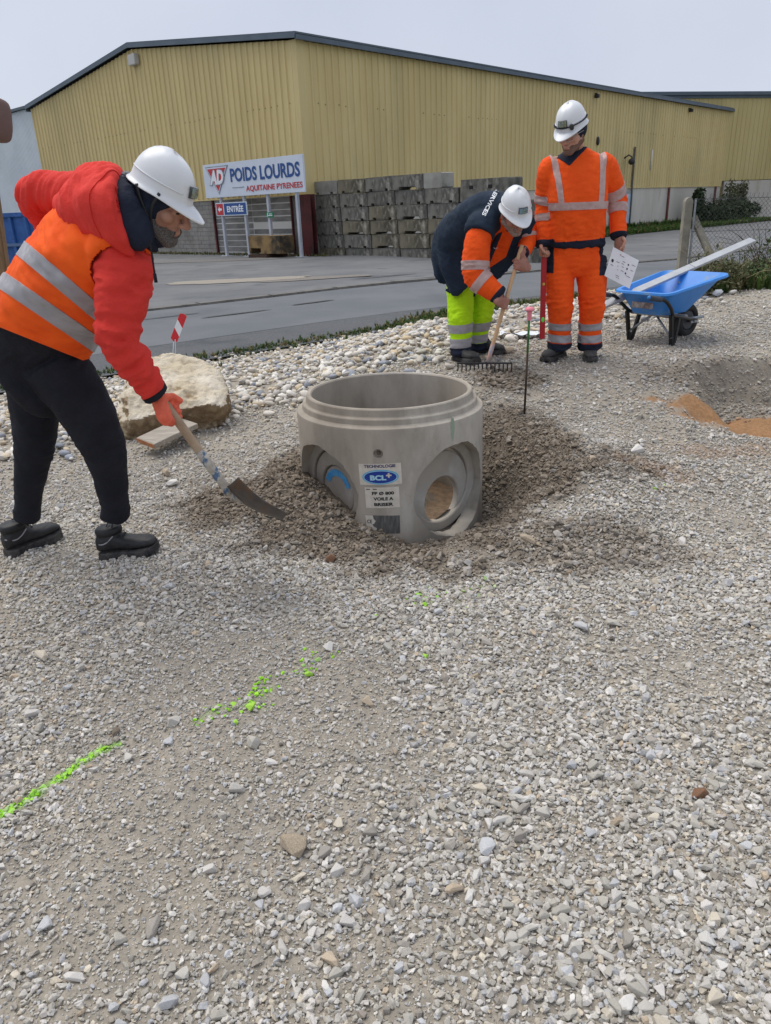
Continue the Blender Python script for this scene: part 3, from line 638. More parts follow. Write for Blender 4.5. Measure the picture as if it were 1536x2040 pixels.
def stack_block(s0, w, z, h, kind, mi, label, dep=.75, off=0.0, yaw=0.0):
    key = (round(w, 2), round(h, 2), kind, mi)
    if key not in protos:
        me = big_block(w-.025, h-.012, dep, kind).copy(); me.materials.clear(); me.materials.append(m_bk[mi]); protos[key] = me
    q = P0s + DS*(s0+w/2) - NS*(dep/2) + NS*off
    o = put('concrete_block', protos[key], None, v3(q, z)); a = math.atan2(DS[1], DS[0]) + yaw
    o.rotation_euler = (0, 0, a); tag(o, label, 'block', 'big concrete blocks in the stack by the warehouse corner'); return o
kinds = [[0, 0, 0, 1, 1, 0, 0, 0, 0], [0, 0, 1, 2, 1, 0, 0, 0, 0], [0, 1, 1, 1, 1, 0, 0, 0], [0, 0, 0, 1, 0, 1, 0, 0], [0, 0, 0, 0, 0, 0], [0, 0, 0, 1]]
for r in range(6):
    s = cut[0] + [.30, .26, .20, .16, .08, 0][r]; n = [7, 7, 7, 7, 6, 4][r]
    for k in range(n):
        w = bw*[1.0, .985, 1.02][(r*3+k*2) % 3]
        mi = 2 if (r, k) in ((5, 0),) else (1 if (r in (1, 2) and k > 0 and kinds[r][k] == 1) or (r*5+k*3) % 7 == 0 else 0)
        adj = {0: 'grey', 1: 'brownish', 2: 'pale'}[mi]; pk = 'with one long slot' if kinds[r][k] == 1 else ('without pockets' if kinds[r][k] == 2 else 'with two pockets')
        stack_block(s, w, zb0+r*bh, bh, kinds[r][k], mi, f'{adj} concrete block {pk}, {ordn[k]} in the {words[r]}', off=random.uniform(-.05, .03), yaw=random.uniform(-.008, .008)); s += w+.005
    if r == 5: stack_block(s, cut[5]-cut[4], zb0+r*bh, bh, 2, 2, 'pale short concrete block at the right end of the top course of the stack', dep=.75)
sA, zA = stp(921, 398); sB, zB2 = stp(990, 398); sC, zC2 = stp(990, 353)
zq = zb0+4*bh
ob = stack_block(sA, sB-sA+.55, zq+.002, max(.8, zC2-zq), 3, 0, 'tall grey concrete block alone on top of the right part of the stack', dep=1.0, off=.12)
wB = sB-sA+.55
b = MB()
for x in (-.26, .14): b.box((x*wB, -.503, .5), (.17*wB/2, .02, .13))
b.build('pocket_shade', mat('deep_shade', (.02, .02, .02), rough=1), ob, local=True)  # flat black plates on the face: the dark of the pockets is painted

# ================================================================== concrete chamber
def eval_mesh(o):
    bpy.context.view_layer.update(); dg = bpy.context.evaluated_depsgraph_get(); return bpy.data.meshes.new_from_object(o.evaluated_get(dg))
m_chamb = mat('chamber_concrete', srgb(168, 160, 147), srgb(138, 131, 120), scale=2.6, rough=.92, bump=.25, bscale=70, dist=.004, c3=srgb(184, 178, 167), s3=1.6, lo3=.48, hi3=.68, stretch=(1, 1, .45), spec=.25, speck=(srgb(112, 106, 97), 80, .11))
m_chamb2 = mat('chamber_concrete_pale', srgb(168, 161, 149), srgb(152, 146, 136), scale=5, rough=.92, bump=.3, bscale=80, dist=.004, c3=srgb(182, 179, 172), s3=2.5)
ch = empty('concrete_chamber', (CX, CY, -.07), 'round open concrete manhole chamber with recessed knock-out openings standing in the dug hollow', 'manhole chamber')
ZT = .634
prof = [(RI, -.42), (RI, ZT-.008), (RI+.006, ZT), (RI+.022, ZT), (RI+.028, ZT-.006), (RI+.034, ZT-.040), (RI+.038, ZT-.045), (RI+.050, ZT-.047), (RI+.054, ZT-.052), (RI+.058, ZT-.078), (RI+.064, ZT-.083), (RO-.012, ZT-.087), (RO-.003, ZT-.091), (RO, ZT-.098), (RO, -.42)]
b = MB(); b.lathe(prof, (CX, CY, 0), 128, close=True); me = b.mesh('tmp', m_chamb, 30)
tmp = put('tmp', me); cutters = []
def azd(a): return np.array([math.sin(math.radians(a)), -math.cos(math.radians(a)), 0])
NA = {'r': 41.0, 'l': -51.0}; NZ, NRAD = .145, .268
for a in NA.values():
    d = azd(a); x = np.cross(d, Z3); V = []
    b = MB(); c = np.array([CX, CY, NZ]); n = 56; pts = []
    for k, (dd, rr) in enumerate(((.375, NRAD-.002), (.70, NRAD+.006))):
        for j in range(n):
            t = 2*math.pi*j/n; w = rr + .0035*math.sin(j*7.3+a)+.0025*math.sin(j*3.1); pts.append(c + d*dd + x*math.cos(t)*w + Z3*math.sin(t)*w)
    b.add(pts, [(i, (i+1) % n, n+(i+1) % n, n+i) for i in range(n)] + [tuple(range(n))[::-1], tuple(range(n, 2*n))])
    cutters.append(put('tmpc', b.mesh('tmpc', m_chamb2)))
lp = at(753, 905, CY-RO+.003); la = math.degrees(math.asin((lp[0]-CX)/RO)); dl = azd(la)
b = MB(); b.tube([np.array([CX, CY, lp[2]])+dl*(RO-.028), np.array([CX, CY, lp[2]])+dl*(RO+.03)], [.020, .034], 28); cutters.append(put('tmpc', b.mesh('tmpc', m_chamb2)))
for c in cutters:
    mo = tmp.modifiers.new('b', 'BOOLEAN'); mo.operation = 'DIFFERENCE'; mo.object = c; mo.solver = 'EXACT'
me2 = eval_mesh(tmp); me2.name = 'ring'
for c in cutters: bpy.data.objects.remove(c)
bpy.data.objects.remove(tmp)
bm = bmesh.new(); bm.from_mesh(me2); bmesh.ops.remove_doubles(bm, verts=bm.verts[:], dist=.0004); bm.to_mesh(me2); bm.free()
me2.polygons.foreach_set('use_smooth', np.ones(len(me2.polygons), bool)); me2.set_sharp_from_angle(angle=math.radians(28))
me2.transform(Matrix.Translation((-CX, -CY, .07))); put('ring', me2, ch)
# concentric knock-out discs set back in each opening
def disc(name, a, r0, r1, d0, d1, m, parent, off=(0, 0), hole_off=(0, 0), n=56):
    d = azd(a); x = np.cross(d, Z3); c = np.array([CX, CY, NZ]) + x*off[0] + Z3*off[1]; ho = x*hole_off[0]+Z3*hole_off[1]; V = []
    t = np.arange(n)*2*math.pi/n; ct = np.outer(np.cos(t), x)+np.outer(np.sin(t), Z3); e = .006
    rings = [(r1, d0, 0), (r1, d1-e, 0), (r1-e, d1, 0)]
    if r0 > 0: rings += [(r0+e, d1, 1), (r0, d1-e, 1), (r0, d0, 1)]
    for r, dd, h in rings: V += list(c + d*dd + ct*r + ho*h)
    k = len(rings); F = [(i*n+j, i*n+(j+1) % n, ((i+1) % k)*n+(j+1) % n, ((i+1) % k)*n+j) for i in range(k if r0 > 0 else k-1) for j in range(n)]
    if r0 <= 0: F.append(tuple((k-1)*n+j for j in range(n)))
    b = MB(); b.add(V, F); return b.build(name, m, parent, 35)
ko = disc('knockout_ring', NA['r'], .216, .2745, .368, .420, m_chamb2, ch)
ko2 = disc('knockout_disc', NA['r'], .135, .222, .366, .406, m_chamb2, ch, off=(0, -.025), hole_off=(-.012, -.068))
ko = disc('knockout_ring', NA['l'], .216, .2745, .368, .425, m_chamb2, ch)
ko2 = disc('knockout_disc', NA['l'], .150, .208, .366, .413, m_chamb2, ch, hole_off=(0, -.03))
ko3 = disc('knockout_plug', NA['l'], 0, .142, .360, .402, m_chamb2, ch, off=(0, -.03))
m_bpaint = mat('blue_paint', srgb(52, 140, 200), srgb(90, 160, 205), scale=20, rough=.8)
d = azd(NA['l']); x = np.cross(d, Z3); V = []; n = 14; c = np.array([CX, CY, NZ-.03]) + d*.4045
for j in range(n+1):
    t = math.radians(20+140*j/n); w = .004*math.sin(j*2.7)
    V += [c + x*math.cos(t)*(.085+w) + Z3*math.sin(t)*(.085+w), c + x*math.cos(t)*(.125-w) + Z3*math.sin(t)*(.125-w)]
b = MB(); b.add(V, [(2*j, 2*j+1, 2*j+3, 2*j+2) for j in range(n)]); b.build('paint_mark', m_bpaint, ko3)
# threaded lifting socket in its small cup
c = np.array([CX, CY, lp[2]])+dl*(RO-.027); b = MB(); b.tube([c, c+dl*.008, c+dl*.012], [.011, .010, .006], 14); b.ell(c+dl*.012, (.004, .004, .004)); b.build('lifting_socket', mat('socket_steel', srgb(112, 96, 82), rough=.7), ch, True)
# stickers curved round the wall
m_paper = mat('sticker_paper', srgb(214, 208, 196), srgb(202, 196, 182), scale=30, rough=.75); m_ink = mat('ink_navy', srgb(44, 40, 92), rough=.7); m_black = mat('ink_black', srgb(38, 36, 36), rough=.7)
m_oval1 = mat('sticker_cyan', srgb(88, 178, 214), rough=.5); m_oval2 = mat('sticker_blue', srgb(30, 62, 150), rough=.5); m_ltblue = mat('sticker_lightblue', srgb(170, 214, 232), rough=.5)
def on_cyl(u, v, r=RO):
    r_ = ray(u, v); o = CAMP[:2]-np.array([CX, CY]); a = r_[0]**2+r_[1]**2; bb = o@r_[:2]; cc_ = o@o-r*r; t = (-bb-math.sqrt(bb*bb-a*cc_))/a
    p = CAMP+r_*t; return math.atan2(p[0]-CX, -(p[1]-CY)), p[2]
def cyl(name, P, F, a0, z0, lift, m, parent, tilt=0.0):
    V = []
    for p in P:
        px, pz = p[0]*math.cos(tilt)-p[1]*math.sin(tilt), p[0]*math.sin(tilt)+p[1]*math.cos(tilt); a = a0 + px/RO
        V.append((CX+math.sin(a)*(RO+lift), CY-math.cos(a)*(RO+lift), z0+pz))
    b = MB(); b.add(V, F); return b.build(name, m, parent, fix=False)
def sticker(name, u0, v0, u1, v1, tilt, m=m_paper):
    (a0, _), (a1, _) = on_cyl(u0, (v0+v1)/2), on_cyl(u1, (v0+v1)/2); _, zt = on_cyl((u0+u1)/2, v0); _, zb = on_cyl((u0+u1)/2, v1)
    w, h = (a1-a0)*RO, zt-zb; P, F = grid_patch(w, h, 10, 3); s = cyl(name, P, F, (a0+a1)/2, (zt+zb)/2, .0012, m, ch, tilt); return s, (a0+a1)/2, (zt+zb)/2, w, h
def oval(w, h, n=40):
    P = [(0, 0)]+[(w/2*math.cos(2*math.pi*j/n), h/2*math.sin(2*math.pi*j/n)) for j in range(n)]; return np.array(P), [(0, 1+j, 1+(j+1) % n) for j in range(n)]
st, a0, z0, w, h = sticker('sticker', 716, 924, 800, 966, .03)
P, F = fit_text('TECHNOLOGIE', w*.74, h*.15, bold=.03); cyl('lettering', P+np.array([0, h*.39]), F, a0, z0, .0024, m_ink, st, .03)
for k_, (ww, hh, mm) in enumerate(((.86, .70, m_oval1), (.80, .62, m_ltblue), (.76, .57, m_oval2))):
    P, F = oval(w*ww, h*hh); cyl('oval', P+np.array([0, -h*.13]), F, a0, z0, .0022+.0008*k_, mm, st, .03)
P, F = fit_text('BCL', w*.38, h*.25, bold=.05); cyl('lettering', P+np.array([-w*.05, -h*.15]), F, a0, z0, .0050, m_ltblue, st, .03)
P, F = fit_text('+', w*.13, h*.22, bold=.05); cyl('lettering', P+np.array([w*.20, -h*.05]), F, a0, z0, .0050, m_paper, st, .03)
st, a0, z0, w, h = sticker('sticker', 728, 971, 796, 1012, .03)
for k_, (tx, ww) in enumerate((('FP Ø 800', .64), ('VOILE A', .58), ('BRISER', .56))):
    P, F = fit_text(tx, w*ww, h*.16, bold=.045); cyl('lettering', P+np.array([w*.03, h*(.22-.27*k_)]), F, a0, z0, .0024, m_black, st, .03)
P, F = grid_patch(w*.12, h*.04); cyl('print', P+np.array([-w*.40, h*.42]), F, a0, z0, .0024, m_black, st, .03); cyl('print', P+np.array([-w*.2, h*.42]), F, a0, z0, .0024, m_black, st, .03)
m_dirtysheet = mat('dirty_label', srgb(108, 108, 104), srgb(84, 84, 82), scale=24, rough=.85, c3=srgb(134, 130, 122), s3=14, stretch=(3, 3, .6))
st, a0, z0, w, h = sticker('label', 729, 1027, 797, 1063, -.01, m_dirtysheet)
n = 18; rs = np.random.default_rng(5); P = [(-w*.5, h*.5), (-w*.28, h*.5), (-w*.26, h*.32), (-w*.20, h*.2), (-w*.24, h*.05), (-w*.30, 0), (-w*.26, -h*.12), (-w*.17, -h*.2), (-w*.2, -h*.38), (-w*.3, -h*.42), (-w*.48, -h*.3)]
lb = cyl('torn_paper', np.array(P), [tuple(range(len(P)))[::-1]], a0, z0, .0026, m_paper, st, 0)
P, F = fit_text('CE', w*.14, h*.2, bold=.02); cyl('lettering', P+np.array([-w*.38, h*.16]), F, a0, z0, .0034, m_black, st, 0)
# pale green spray mark on the right of the wall
a0, z0 = on_cyl(902, 852); P = [(-.012, .06), (.006, .05), (.014, 0), (.008, -.05), (-.002, -.075), (-.01, -.04), (-.016, .01)]
cyl('spray_mark', np.array(P), [tuple(range(7))[::-1]], a0, z0, .0012, mat('green_spray', srgb(140, 168, 142), srgb(150, 156, 140), scale=60, rough=.9), ch)
# loose fill inside
m_fill = mat('inner_fill', srgb(128, 106, 84), srgb(104, 88, 72), scale=26, rough=.98, bump=.8, bscale=60, dist=.02)
n = 48; V = [np.array([CX, CY, 0])]; F = []
for i in range(1, 13):
    r = RI*.995*i/12
    V += [np.array([CX+r*math.cos(2*math.pi*j/n), CY+r*math.sin(2*math.pi*j/n), 0]) for j in range(n)]
V = np.array(V); az_ = np.degrees(np.arctan2(V[:, 0]-CX, -(V[:, 1]-CY)))
for a_ in NA.values():
    da = np.abs((az_-a_+180) % 360-180); lim = np.where(da < 52, .386/np.cos(np.radians(np.minimum(da, 52))), 9); rr_ = np.hypot(V[:, 0]-CX, V[:, 1]-CY); kf_ = np.minimum(1, lim/np.maximum(rr_, 1e-6)); V[:, 0] = CX+(V[:, 0]-CX)*kf_; V[:, 1] = CY+(V[:, 1]-CY)*kf_
V[:, 2] = -.06 + .04*noise2(V[:, 0]*4, V[:, 1]*4, .3) + .015*noise2(V[:, 0]*16, V[:, 1]*16, .8) + .04*(V[:, 1]-CY)
F = [(0, 1+j, 1+(j+1) % n) for j in range(n)] + [(1+i*n+j, 1+i*n+(j+1) % n, 1+(i+1)*n+(j+1) % n, 1+(i+1)*n+j) for i in range(11) for j in range(n)]
o = put('fill', mesh_np('fill', V-np.array([CX, CY, -.07]), F, m_fill), ch)

# ================================================================== boulder, plank, markers
def remesh(mb, vox, smooth=3):
    """union of the closed shapes of an MB as one even surface -> verts, quads"""
    o = put('tmp', mb.mesh('tmp', [], True)); mo = o.modifiers.new('r', 'REMESH'); mo.mode = 'VOXEL'; mo.voxel_size = vox
    me = eval_mesh(o); n = len(me.vertices); V = np.empty(n*3, np.float32); me.vertices.foreach_get('co', V); V = V.reshape(-1, 3).astype(float)
    F = np.empty(len(me.loops), np.int32); me.loops.foreach_get('vertex_index', F); tot = np.empty(len(me.polygons), np.int32); me.polygons.foreach_get('loop_total', tot)
    assert (tot == 4).all(); F = F.reshape(-1, 4)
    old = o.data; bpy.data.objects.remove(o); bpy.data.meshes.remove(old); bpy.data.meshes.remove(me)
    return lap(V, F, smooth), F
def lap(V, F, it, k=.5):
    E = np.concatenate([F[:, [0, 1]], F[:, [1, 2]], F[:, [2, 3]], F[:, [3, 0]]]); n = len(V)
    deg = np.maximum(np.bincount(E[:, 0], minlength=n) + np.bincount(E[:, 1], minlength=n), 1)[:, None]
    for _ in range(it):
        A = np.stack([np.bincount(E[:, 0], V[E[:, 1], c], n) + np.bincount(E[:, 1], V[E[:, 0], c], n) for c in range(3)], 1)/deg
        V = V*(1-k) + A*k
    return V
def vnorm(V, F):
    a = np.cross(V[F[:, 2]]-V[F[:, 0]], V[F[:, 3]]-V[F[:, 1]]); N = np.zeros_like(V)
    for c in range(4):
        for d_ in range(3): N[:, d_] += np.bincount(F[:, c], a[:, d_], len(V))
    return N/np.maximum(np.linalg.norm(N, axis=1), 1e-12)[:, None]
m_boul = mat('boulder_stone', srgb(224, 215, 198), srgb(202, 188, 162), scale=3.0, rough=.9, bump=.9, bscale=22, dist=.03, c3=srgb(158, 136, 106), s3=3.8, lo3=.58, hi3=.68)
def hull_mb(P):
    bm = bmesh.new()
    for p in P: bm.verts.new(p)
    bmesh.ops.convex_hull(bm, input=bm.verts[:]); bm.verts.index_update(); b = MB()
    used = {v for f in bm.faces for v in f.verts}; ids = {v: i for i, v in enumerate(used)}
    b.add([np.array(v.co) for v in used], [[ids[v] for v in f.verts] for f in bm.faces]); bm.free(); return b
Yb = 5.75
bp = [at(232, 842, 5.52), at(240, 790, 5.70), at(262, 735, 5.95), at(292, 710, 6.15), at(350, 706, 6.2), at(400, 714, 6.2), at(434, 742, 6.0), at(449, 782, 5.75), at(449, 812, 5.62), at(415, 806, 5.50), at(330, 822, 5.42), at(262, 838, 5.40), at(275, 770, 5.60), at(400, 765, 5.75)]
bp += [at(246, 880, 5.58), at(300, 876, 5.60), at(390, 862, 5.66), at(440, 846, 5.72), at(250, 790, 6.5), at(440, 770, 6.6)]
bp += [p*np.array([1, 1, 0])+np.array([0, 0, -.12]) for p in bp[14:]]
V, F = remesh(hull_mb(bp), .013, 2); N = vnorm(V, F)
strat = np.abs(noise3(V*np.array([2.5, 2.5, 9])+7))
V = V + N*(.026*noise3(V*4.2)+.036*(np.abs(noise3(V*7+3))-.25)+.018*np.abs(noise3(V*17))+.006*noise3(V*45)+.040*np.clip(strat, 0, .35)*(np.abs(N[:, 2]) < .6))[:, None]
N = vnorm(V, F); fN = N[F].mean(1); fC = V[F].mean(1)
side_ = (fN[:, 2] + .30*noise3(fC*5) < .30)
m_boul_side = mat('boulder_side', srgb(158, 136, 106), srgb(120, 100, 76), scale=5, rough=.95, bump=.9, bscale=26, dist=.03, c3=srgb(196, 182, 156), s3=6, lo3=.54, hi3=.66, stretch=(1, 1, 1.0))  # browner, darker stone for the faces that look sideways
bl = tag(put('boulder', mesh_np('boulder', V, F, [m_boul, m_boul_side], True, side_.astype(int))), 'large cream limestone boulder lying between the cobbles and the gravel', 'boulder')
m_board = mat('weathered_wood', srgb(172, 164, 152), srgb(146, 138, 126), scale=9, rough=.9, bump=.4, bscale=30, stretch=(1, 14, 14), c3=srgb(190, 182, 170), s3=5)
ca_, cb_ = at(258, 890, 5.06), at(322, 876, 5.14); A, B_ = (ca_+cb_)/2, at(377, 842, 5.40)
z = nrm(B_-A); x = nrm((cb_-ca_)-z*np.dot(cb_-ca_, z)); y = np.cross(z, x); x, y = (x, y) if y[2] > 0 else (-x, -y); pw_ = np.linalg.norm(cb_-ca_)*.92
pl = empty('plank', (A+B_)/2, 'short weathered grey plank lying against the boulder', 'plank')
b = MB(); b.box((A+B_)/2, (pw_, .036, np.linalg.norm(B_-A)), np.stack([x, y, z], 1), .003); b.build('board', m_board, pl)
b = MB(); b.box(A-z*.0025, (pw_-.006, .031, .004), np.stack([x, y, z], 1)); b.build('cut_end', mat('sawn_wood', srgb(180, 124, 84), srgb(150, 100, 70), scale=20, rough=.9), pl)
m_tred = mat('marker_red', srgb(206, 44, 52), rough=.45); m_twhite = mat('marker_white', srgb(226, 230, 234), rough=.45)
def marker(name, TL, TR, BL, BR, lab, th=.006, stripes=(0, .36, .66, 1.0), slant=.10):
    TL, TR, BL, BR = map(np.asarray, (TL, TR, BL, BR)); n = nrm(np.cross(TR-TL, BL-TL)); root = empty(name, (BL+BR)/2, lab, 'marker')
    for i in range(3):
        a, c = stripes[i], stripes[i+1]; sl0 = slant if i > 0 else 0.0; sl1 = slant if i < 2 else 0.0
        if i == 0: q = [TL+(BL-TL)*(a+.05), TL*.5+TR*.5, TR+(BR-TR)*(a+.05), TR+(BR-TR)*(c+sl1), TL+(BL-TL)*(c-sl1)]
        elif i == 2: q = [TL+(BL-TL)*(a-sl0), TR+(BR-TR)*(a+sl0), TR+(BR-TR)*.95, BL*.5+BR*.5, BL+(TL-BL)*.05]
        else: q = [TL+(BL-TL)*(a-sl0), TR+(BR-TR)*(a+sl0), TR+(BR-TR)*(c+sl1), TL+(BL-TL)*(c-sl1)]
        k = len(q); b = MB(); V = [p for p in q]+[p+n*th for p in q]; b.add(V, [tuple(range(k)), tuple(range(k, 2*k))[::-1]]+[(j, (j+1) % k, k+(j+1) % k, k+j) for j in range(k)])
        b.build('red_stripe' if i != 1 else 'white_stripe', m_tred if i != 1 else m_twhite, root)
    return root
Ym = 9.3
mk_ = marker('marker_post', at(359, 622, Ym), at(373, 628, Ym), at(339, 676, Ym), at(352, 684, Ym), 'tilted red and white marker blade on thin rods behind the boulder')
b = MB(); g0 = at(333, 712, Ym); g1 = at(343, 712, Ym)
for q in (g0, g1): q[2] = terrain_z(q[0], q[1])-.1
b.tube([at(346, 682, Ym), g0], .006, 6); b.tube([at(349, 676, Ym), g1], .006, 6); b.build('rod', m_alu, mk_, True)
zf = float(terrain_z(*on(880, 672, .0)[:2]))
def lay(u, v, e=.03):
    p = on(u, v, zf+e); return p
marker('marker_board', lay(862, 668), lay(872, 664), lay(897, 681), lay(905, 676), 'red and white striped board lying on the pale cobbles behind the bending worker', th=.012)
# white crumpled sheet on the cobbles
c = on(1035, 660, .3); c[2] = terrain_z(c[0], c[1])+.05; c = on(1035, 660, c[2]); n = 18; V = []; F = []
for j in range(n):
    for i in range(n):
        a, bq = i/(n-1)-.5, j/(n-1)-.5; e = 1+.18*noise2(np.array([i*.5]), np.array([j*.5]), 1)[0]; V.append((c[0]+a*.36*e+bq*.05, c[1]+bq*.24*e, 0))
V = np.array(V); V[:, 2] = terrain_z(V[:, 0], V[:, 1])+.055+.02*noise2(V[:, 0]*14, V[:, 1]*14, 1)+.008*noise2(V[:, 0]*40, V[:, 1]*40, 2)
k = np.arange(n*n).reshape(n, n); F = np.stack([k[:-1, :-1], k[:-1, 1:], k[1:, 1:], k[1:, :-1]], -1).reshape(-1, 4)
tag(put('paper_sheet', mesh_np('paper_sheet', V, F, mat('white_plastic_sheet', srgb(226, 232, 238), rough=.5))), 'crumpled white sheet lying on the ground behind the two standing workers', 'sheet')

# ================================================================== levelling rod with pink cap
base = on(1046, 800, .30); base[2] = float(terrain_z(base[0], base[1])); base = on(1046, 800, base[2]); top = at(1055, 622, base[1]-.02)
rod = empty('marking_rod', base, 'thin green and brown steel rod with a pink mushroom cap by the rake', 'rod')
m_rgreen = mat('rod_green', srgb(72, 128, 72), srgb(58, 104, 60), scale=30, rough=.6); m_rbrown = mat('rod_rust', srgb(74, 58, 46), srgb(52, 42, 36), scale=40, rough=.8)
mid = base*.45+top*.55; b = MB(); b.tube([base-(top-base)*.15, mid], .0075, 8); b.build('lower_rod', m_rbrown, rod, True)
b = MB(); b.tube([mid, top], .0076, 8); b.build('upper_rod', m_rgreen, rod, True)
b = MB(); d = nrm(top-base); x, y, z = frame(d); b.lathe([(.0, -.010), (.014, -.010), (.0155, .040), (.016, .046), (.028, .050), (.031, .056), (.029, .064), (.018, .072), (0, .074)], (0, 0, 0), 20)
b.v = [tuple(top-d*.04 + np.stack([x, y, z], 1) @ np.array(p)) for p in b.v]; b.build('cap', mat('pink_plastic', srgb(226, 132, 146), rough=.5), rod, 40)

# ================================================================== wheelbarrow with a straightedge across it
m_tray = mat('blue_plastic', srgb(56, 138, 220), srgb(50, 130, 212), scale=6, rough=.42, spec=.5, c3=srgb(104, 142, 178), s3=7, lo3=.56, hi3=.74)
m_frame = mat('black_tube', (.012, .012, .013), rough=.45); m_tyre = mat('tyre_rubber', (.02, .02, .021), (.045, .043, .04), scale=14, rough=.9); m_galv = mat('galvanised', srgb(160, 166, 172), srgb(140, 146, 152), scale=8, rough=.45, metal=.6)
LA, LB = on(1255, 678, .42), on(1337, 690, .42); WM = (LA+LB)/2; zg_ = float(terrain_z(WM[0], WM[1])); WM[2] = zg_; lat = nrm((LA-LB)[:2]); axf = np.array([lat[1], -lat[0]])
wb = empty('wheelbarrow', WM, 'blue wheelbarrow with black legs standing by the worker in orange', 'wheelbarrow', rz=math.atan2(axf[1], axf[0]))
SHB = -.07
def rrect(x0, x1, w0, w1, z0, z1, r=.07, n=5):
    """rounded rim outline in plan: rear at x0 (half width w0), front at x1 (half width w1)"""
    out = []
    for cx_, cy_, a0 in ((x1, w1, 0), (x0, w0, 90), (x0, -w0, 180), (x1, -w1, 270)):
        sx, sy = (1, 1) if a0 == 0 else (-1, 1) if a0 == 90 else (-1, -1) if a0 == 180 else (1, -1)
        for j in range(n+1):
            a = math.radians(a0+90*j/n); px, py = cx_-sx*r+r*math.cos(a), cy_-sy*r+r*math.sin(a); t = (px-x0)/(x1-x0); out.append((px+SHB, py, z0+(z1-z0)*t))
    return np.array(out)
R0 = rrect(-.02, .36, .17, .15, .262, .262, .06); R1 = rrect(-.10, .60, .275, .315, .45, .565, .08); R2 = rrect(-.125, .625, .30, .34, .452, .567, .09); R3 = rrect(-.13, .63, .305, .345, .435, .55, .09)
R0i = rrect(-.01, .35, .162, .142, .270, .270, .055); R1i = rrect(-.092, .592, .268, .308, .455, .570, .075)
def rings_mb(rings, capf=True, capl=True):
    b = MB(); n = len(rings[0]); b.add(np.vstack(rings), [(i*n+j, i*n+(j+1) % n, (i+1)*n+(j+1) % n, (i+1)*n+j) for i in range(len(rings)-1) for j in range(n)])
    if capf: b.f.append(list(range(n))[::-1]); b.m.append(0)
    if capl: b.f.append([(len(rings)-1)*n+j for j in range(n)]); b.m.append(0)
    return b
mids = [R0*(1-t)+R1*t for t in (.0, .35, .7, .97)]
tray = rings_mb(mids+[R3, R2, R1i]+[R1i*(1-t)+R0i*t for t in (.3, .65, 1.0)]).build('tray', m_tray, wb, 50, local=True)
for yy in (-.1, .1):
    b = MB(); b.lathe([(0, .003), (.011, .003), (.012, 0), (.012, -.004)], (0, 0, 0), 12); o = b.build('bolt', m_galv, tray, True, local=True); o.location = (.445, yy, .475); o.rotation_euler = (0, -.9, 0)
for sy in (-1, 1):
    b = MB(); b.tube(catmull([(-.36, sy*.265, .435), (-.2, sy*.262, .405), (-.10, sy*.255, .33), (-.02, sy*.225, .262), (.12, sy*.20, .235), (.34, sy*.12, .19), (.50, sy*.075, .165)], 28), .0155, 10); hd = b.build('handle_tube', m_frame, wb, True, local=True)
    b = MB(); b.tube([(-.40, sy*.266, .443), (-.25, sy*.263, .415)], [.020, .021], 12); gp_ = b.build('grip', mat('grip_grey', srgb(60, 66, 74), rough=.6) if sy < 0 else bpy.data.materials['grip_grey'], hd, True, local=True)
    b = MB(); b.tube([(-.406, sy*.266, .444), (-.398, sy*.266, .443)], .016, 12); b.build('grip_end', m_tray, hd, True, local=True)
    # V shaped leg
    b = MB(); b.bar((-.055, sy*.232, .27), (-.005, sy*.225, -.005), .034, .030, hint=(0, 1, 0), bev=.004); b.bar((.085, sy*.205, .25), (.015, sy*.225, -.005), .034, .030, hint=(0, 1, 0), bev=.004); b.box((.004, sy*.225, .006), (.07, .036, .016), bev=.003); b.build('leg', m_frame, wb, local=True)
    b = MB(); b.tube([(-.03, sy*.238, .075), (.02, sy*.02, .245)], .0095, 8); b.build('brace', m_galv, wb, True, local=True)
b = MB(); b.box((.0, 0, .252), (.05, .44, .022), bev=.004); b.box((.28, 0, .22), (.04, .27, .02), bev=.004); b.build('crossbar', m_galv, wb, local=True)
b = MB(); b.tube([(.46, -.10, .155), (.46, .10, .155)], .010, 10); b.box((.46, -.085, .165), (.09, .012, .05)); b.box((.46, .085, .165), (.09, .012, .05)); b.tube([(.40, -.08, .18), (.56, -.105, .185)], .012, 8); b.build('axle', m_galv, wb, local=True)
wr = .150
n = 40; b = MB(); V = []; k = 14
for i in range(n):
    a = 2*math.pi*i/n
    for j in range(k):
        p = 2*math.pi*j/k; rr = (wr-.035)+.035*math.cos(p); rr = min(rr, wr-.004+(.004 if (i % 2 == 0) else 0)); V.append((.46+math.cos(a)*rr, .037*math.sin(p), wr+.005+math.sin(a)*rr))
b.add(V, [(i*k+j, i*k+(j+1) % k, ((i+1) % n)*k+(j+1) % k, ((i+1) % n)*k+j) for i in range(n) for j in range(k)]); whl = b.build('tyre', m_tyre, wb, True, local=True)
b = MB()
for sy in (-1, 1): b.tube([(.46, sy*.018, wr+.005), (.46, sy*.027, wr+.005)], [.085, .075], 24)
b.tube([(.46, -.05, wr+.005), (.46, .05, wr+.005)], .018, 12); b.build('rim', mat('rim_grey', srgb(70, 72, 76), rough=.5), wb, 40, local=True)
b = MB(); b.box((-.172, -.02, .345), (.004, .22, .05)); b.v = [tuple(p) for p in b.v]; b.build('label', mat('label_brown', srgb(96, 84, 84), srgb(150, 150, 150), scale=26, rough=.6), wb, local=True)
A, B_ = at(1188, 615, 6.66), at(1500, 478, 7.20); x, y, z = frame(B_-A, (0, -.35, 1)); L = np.linalg.norm(B_-A)
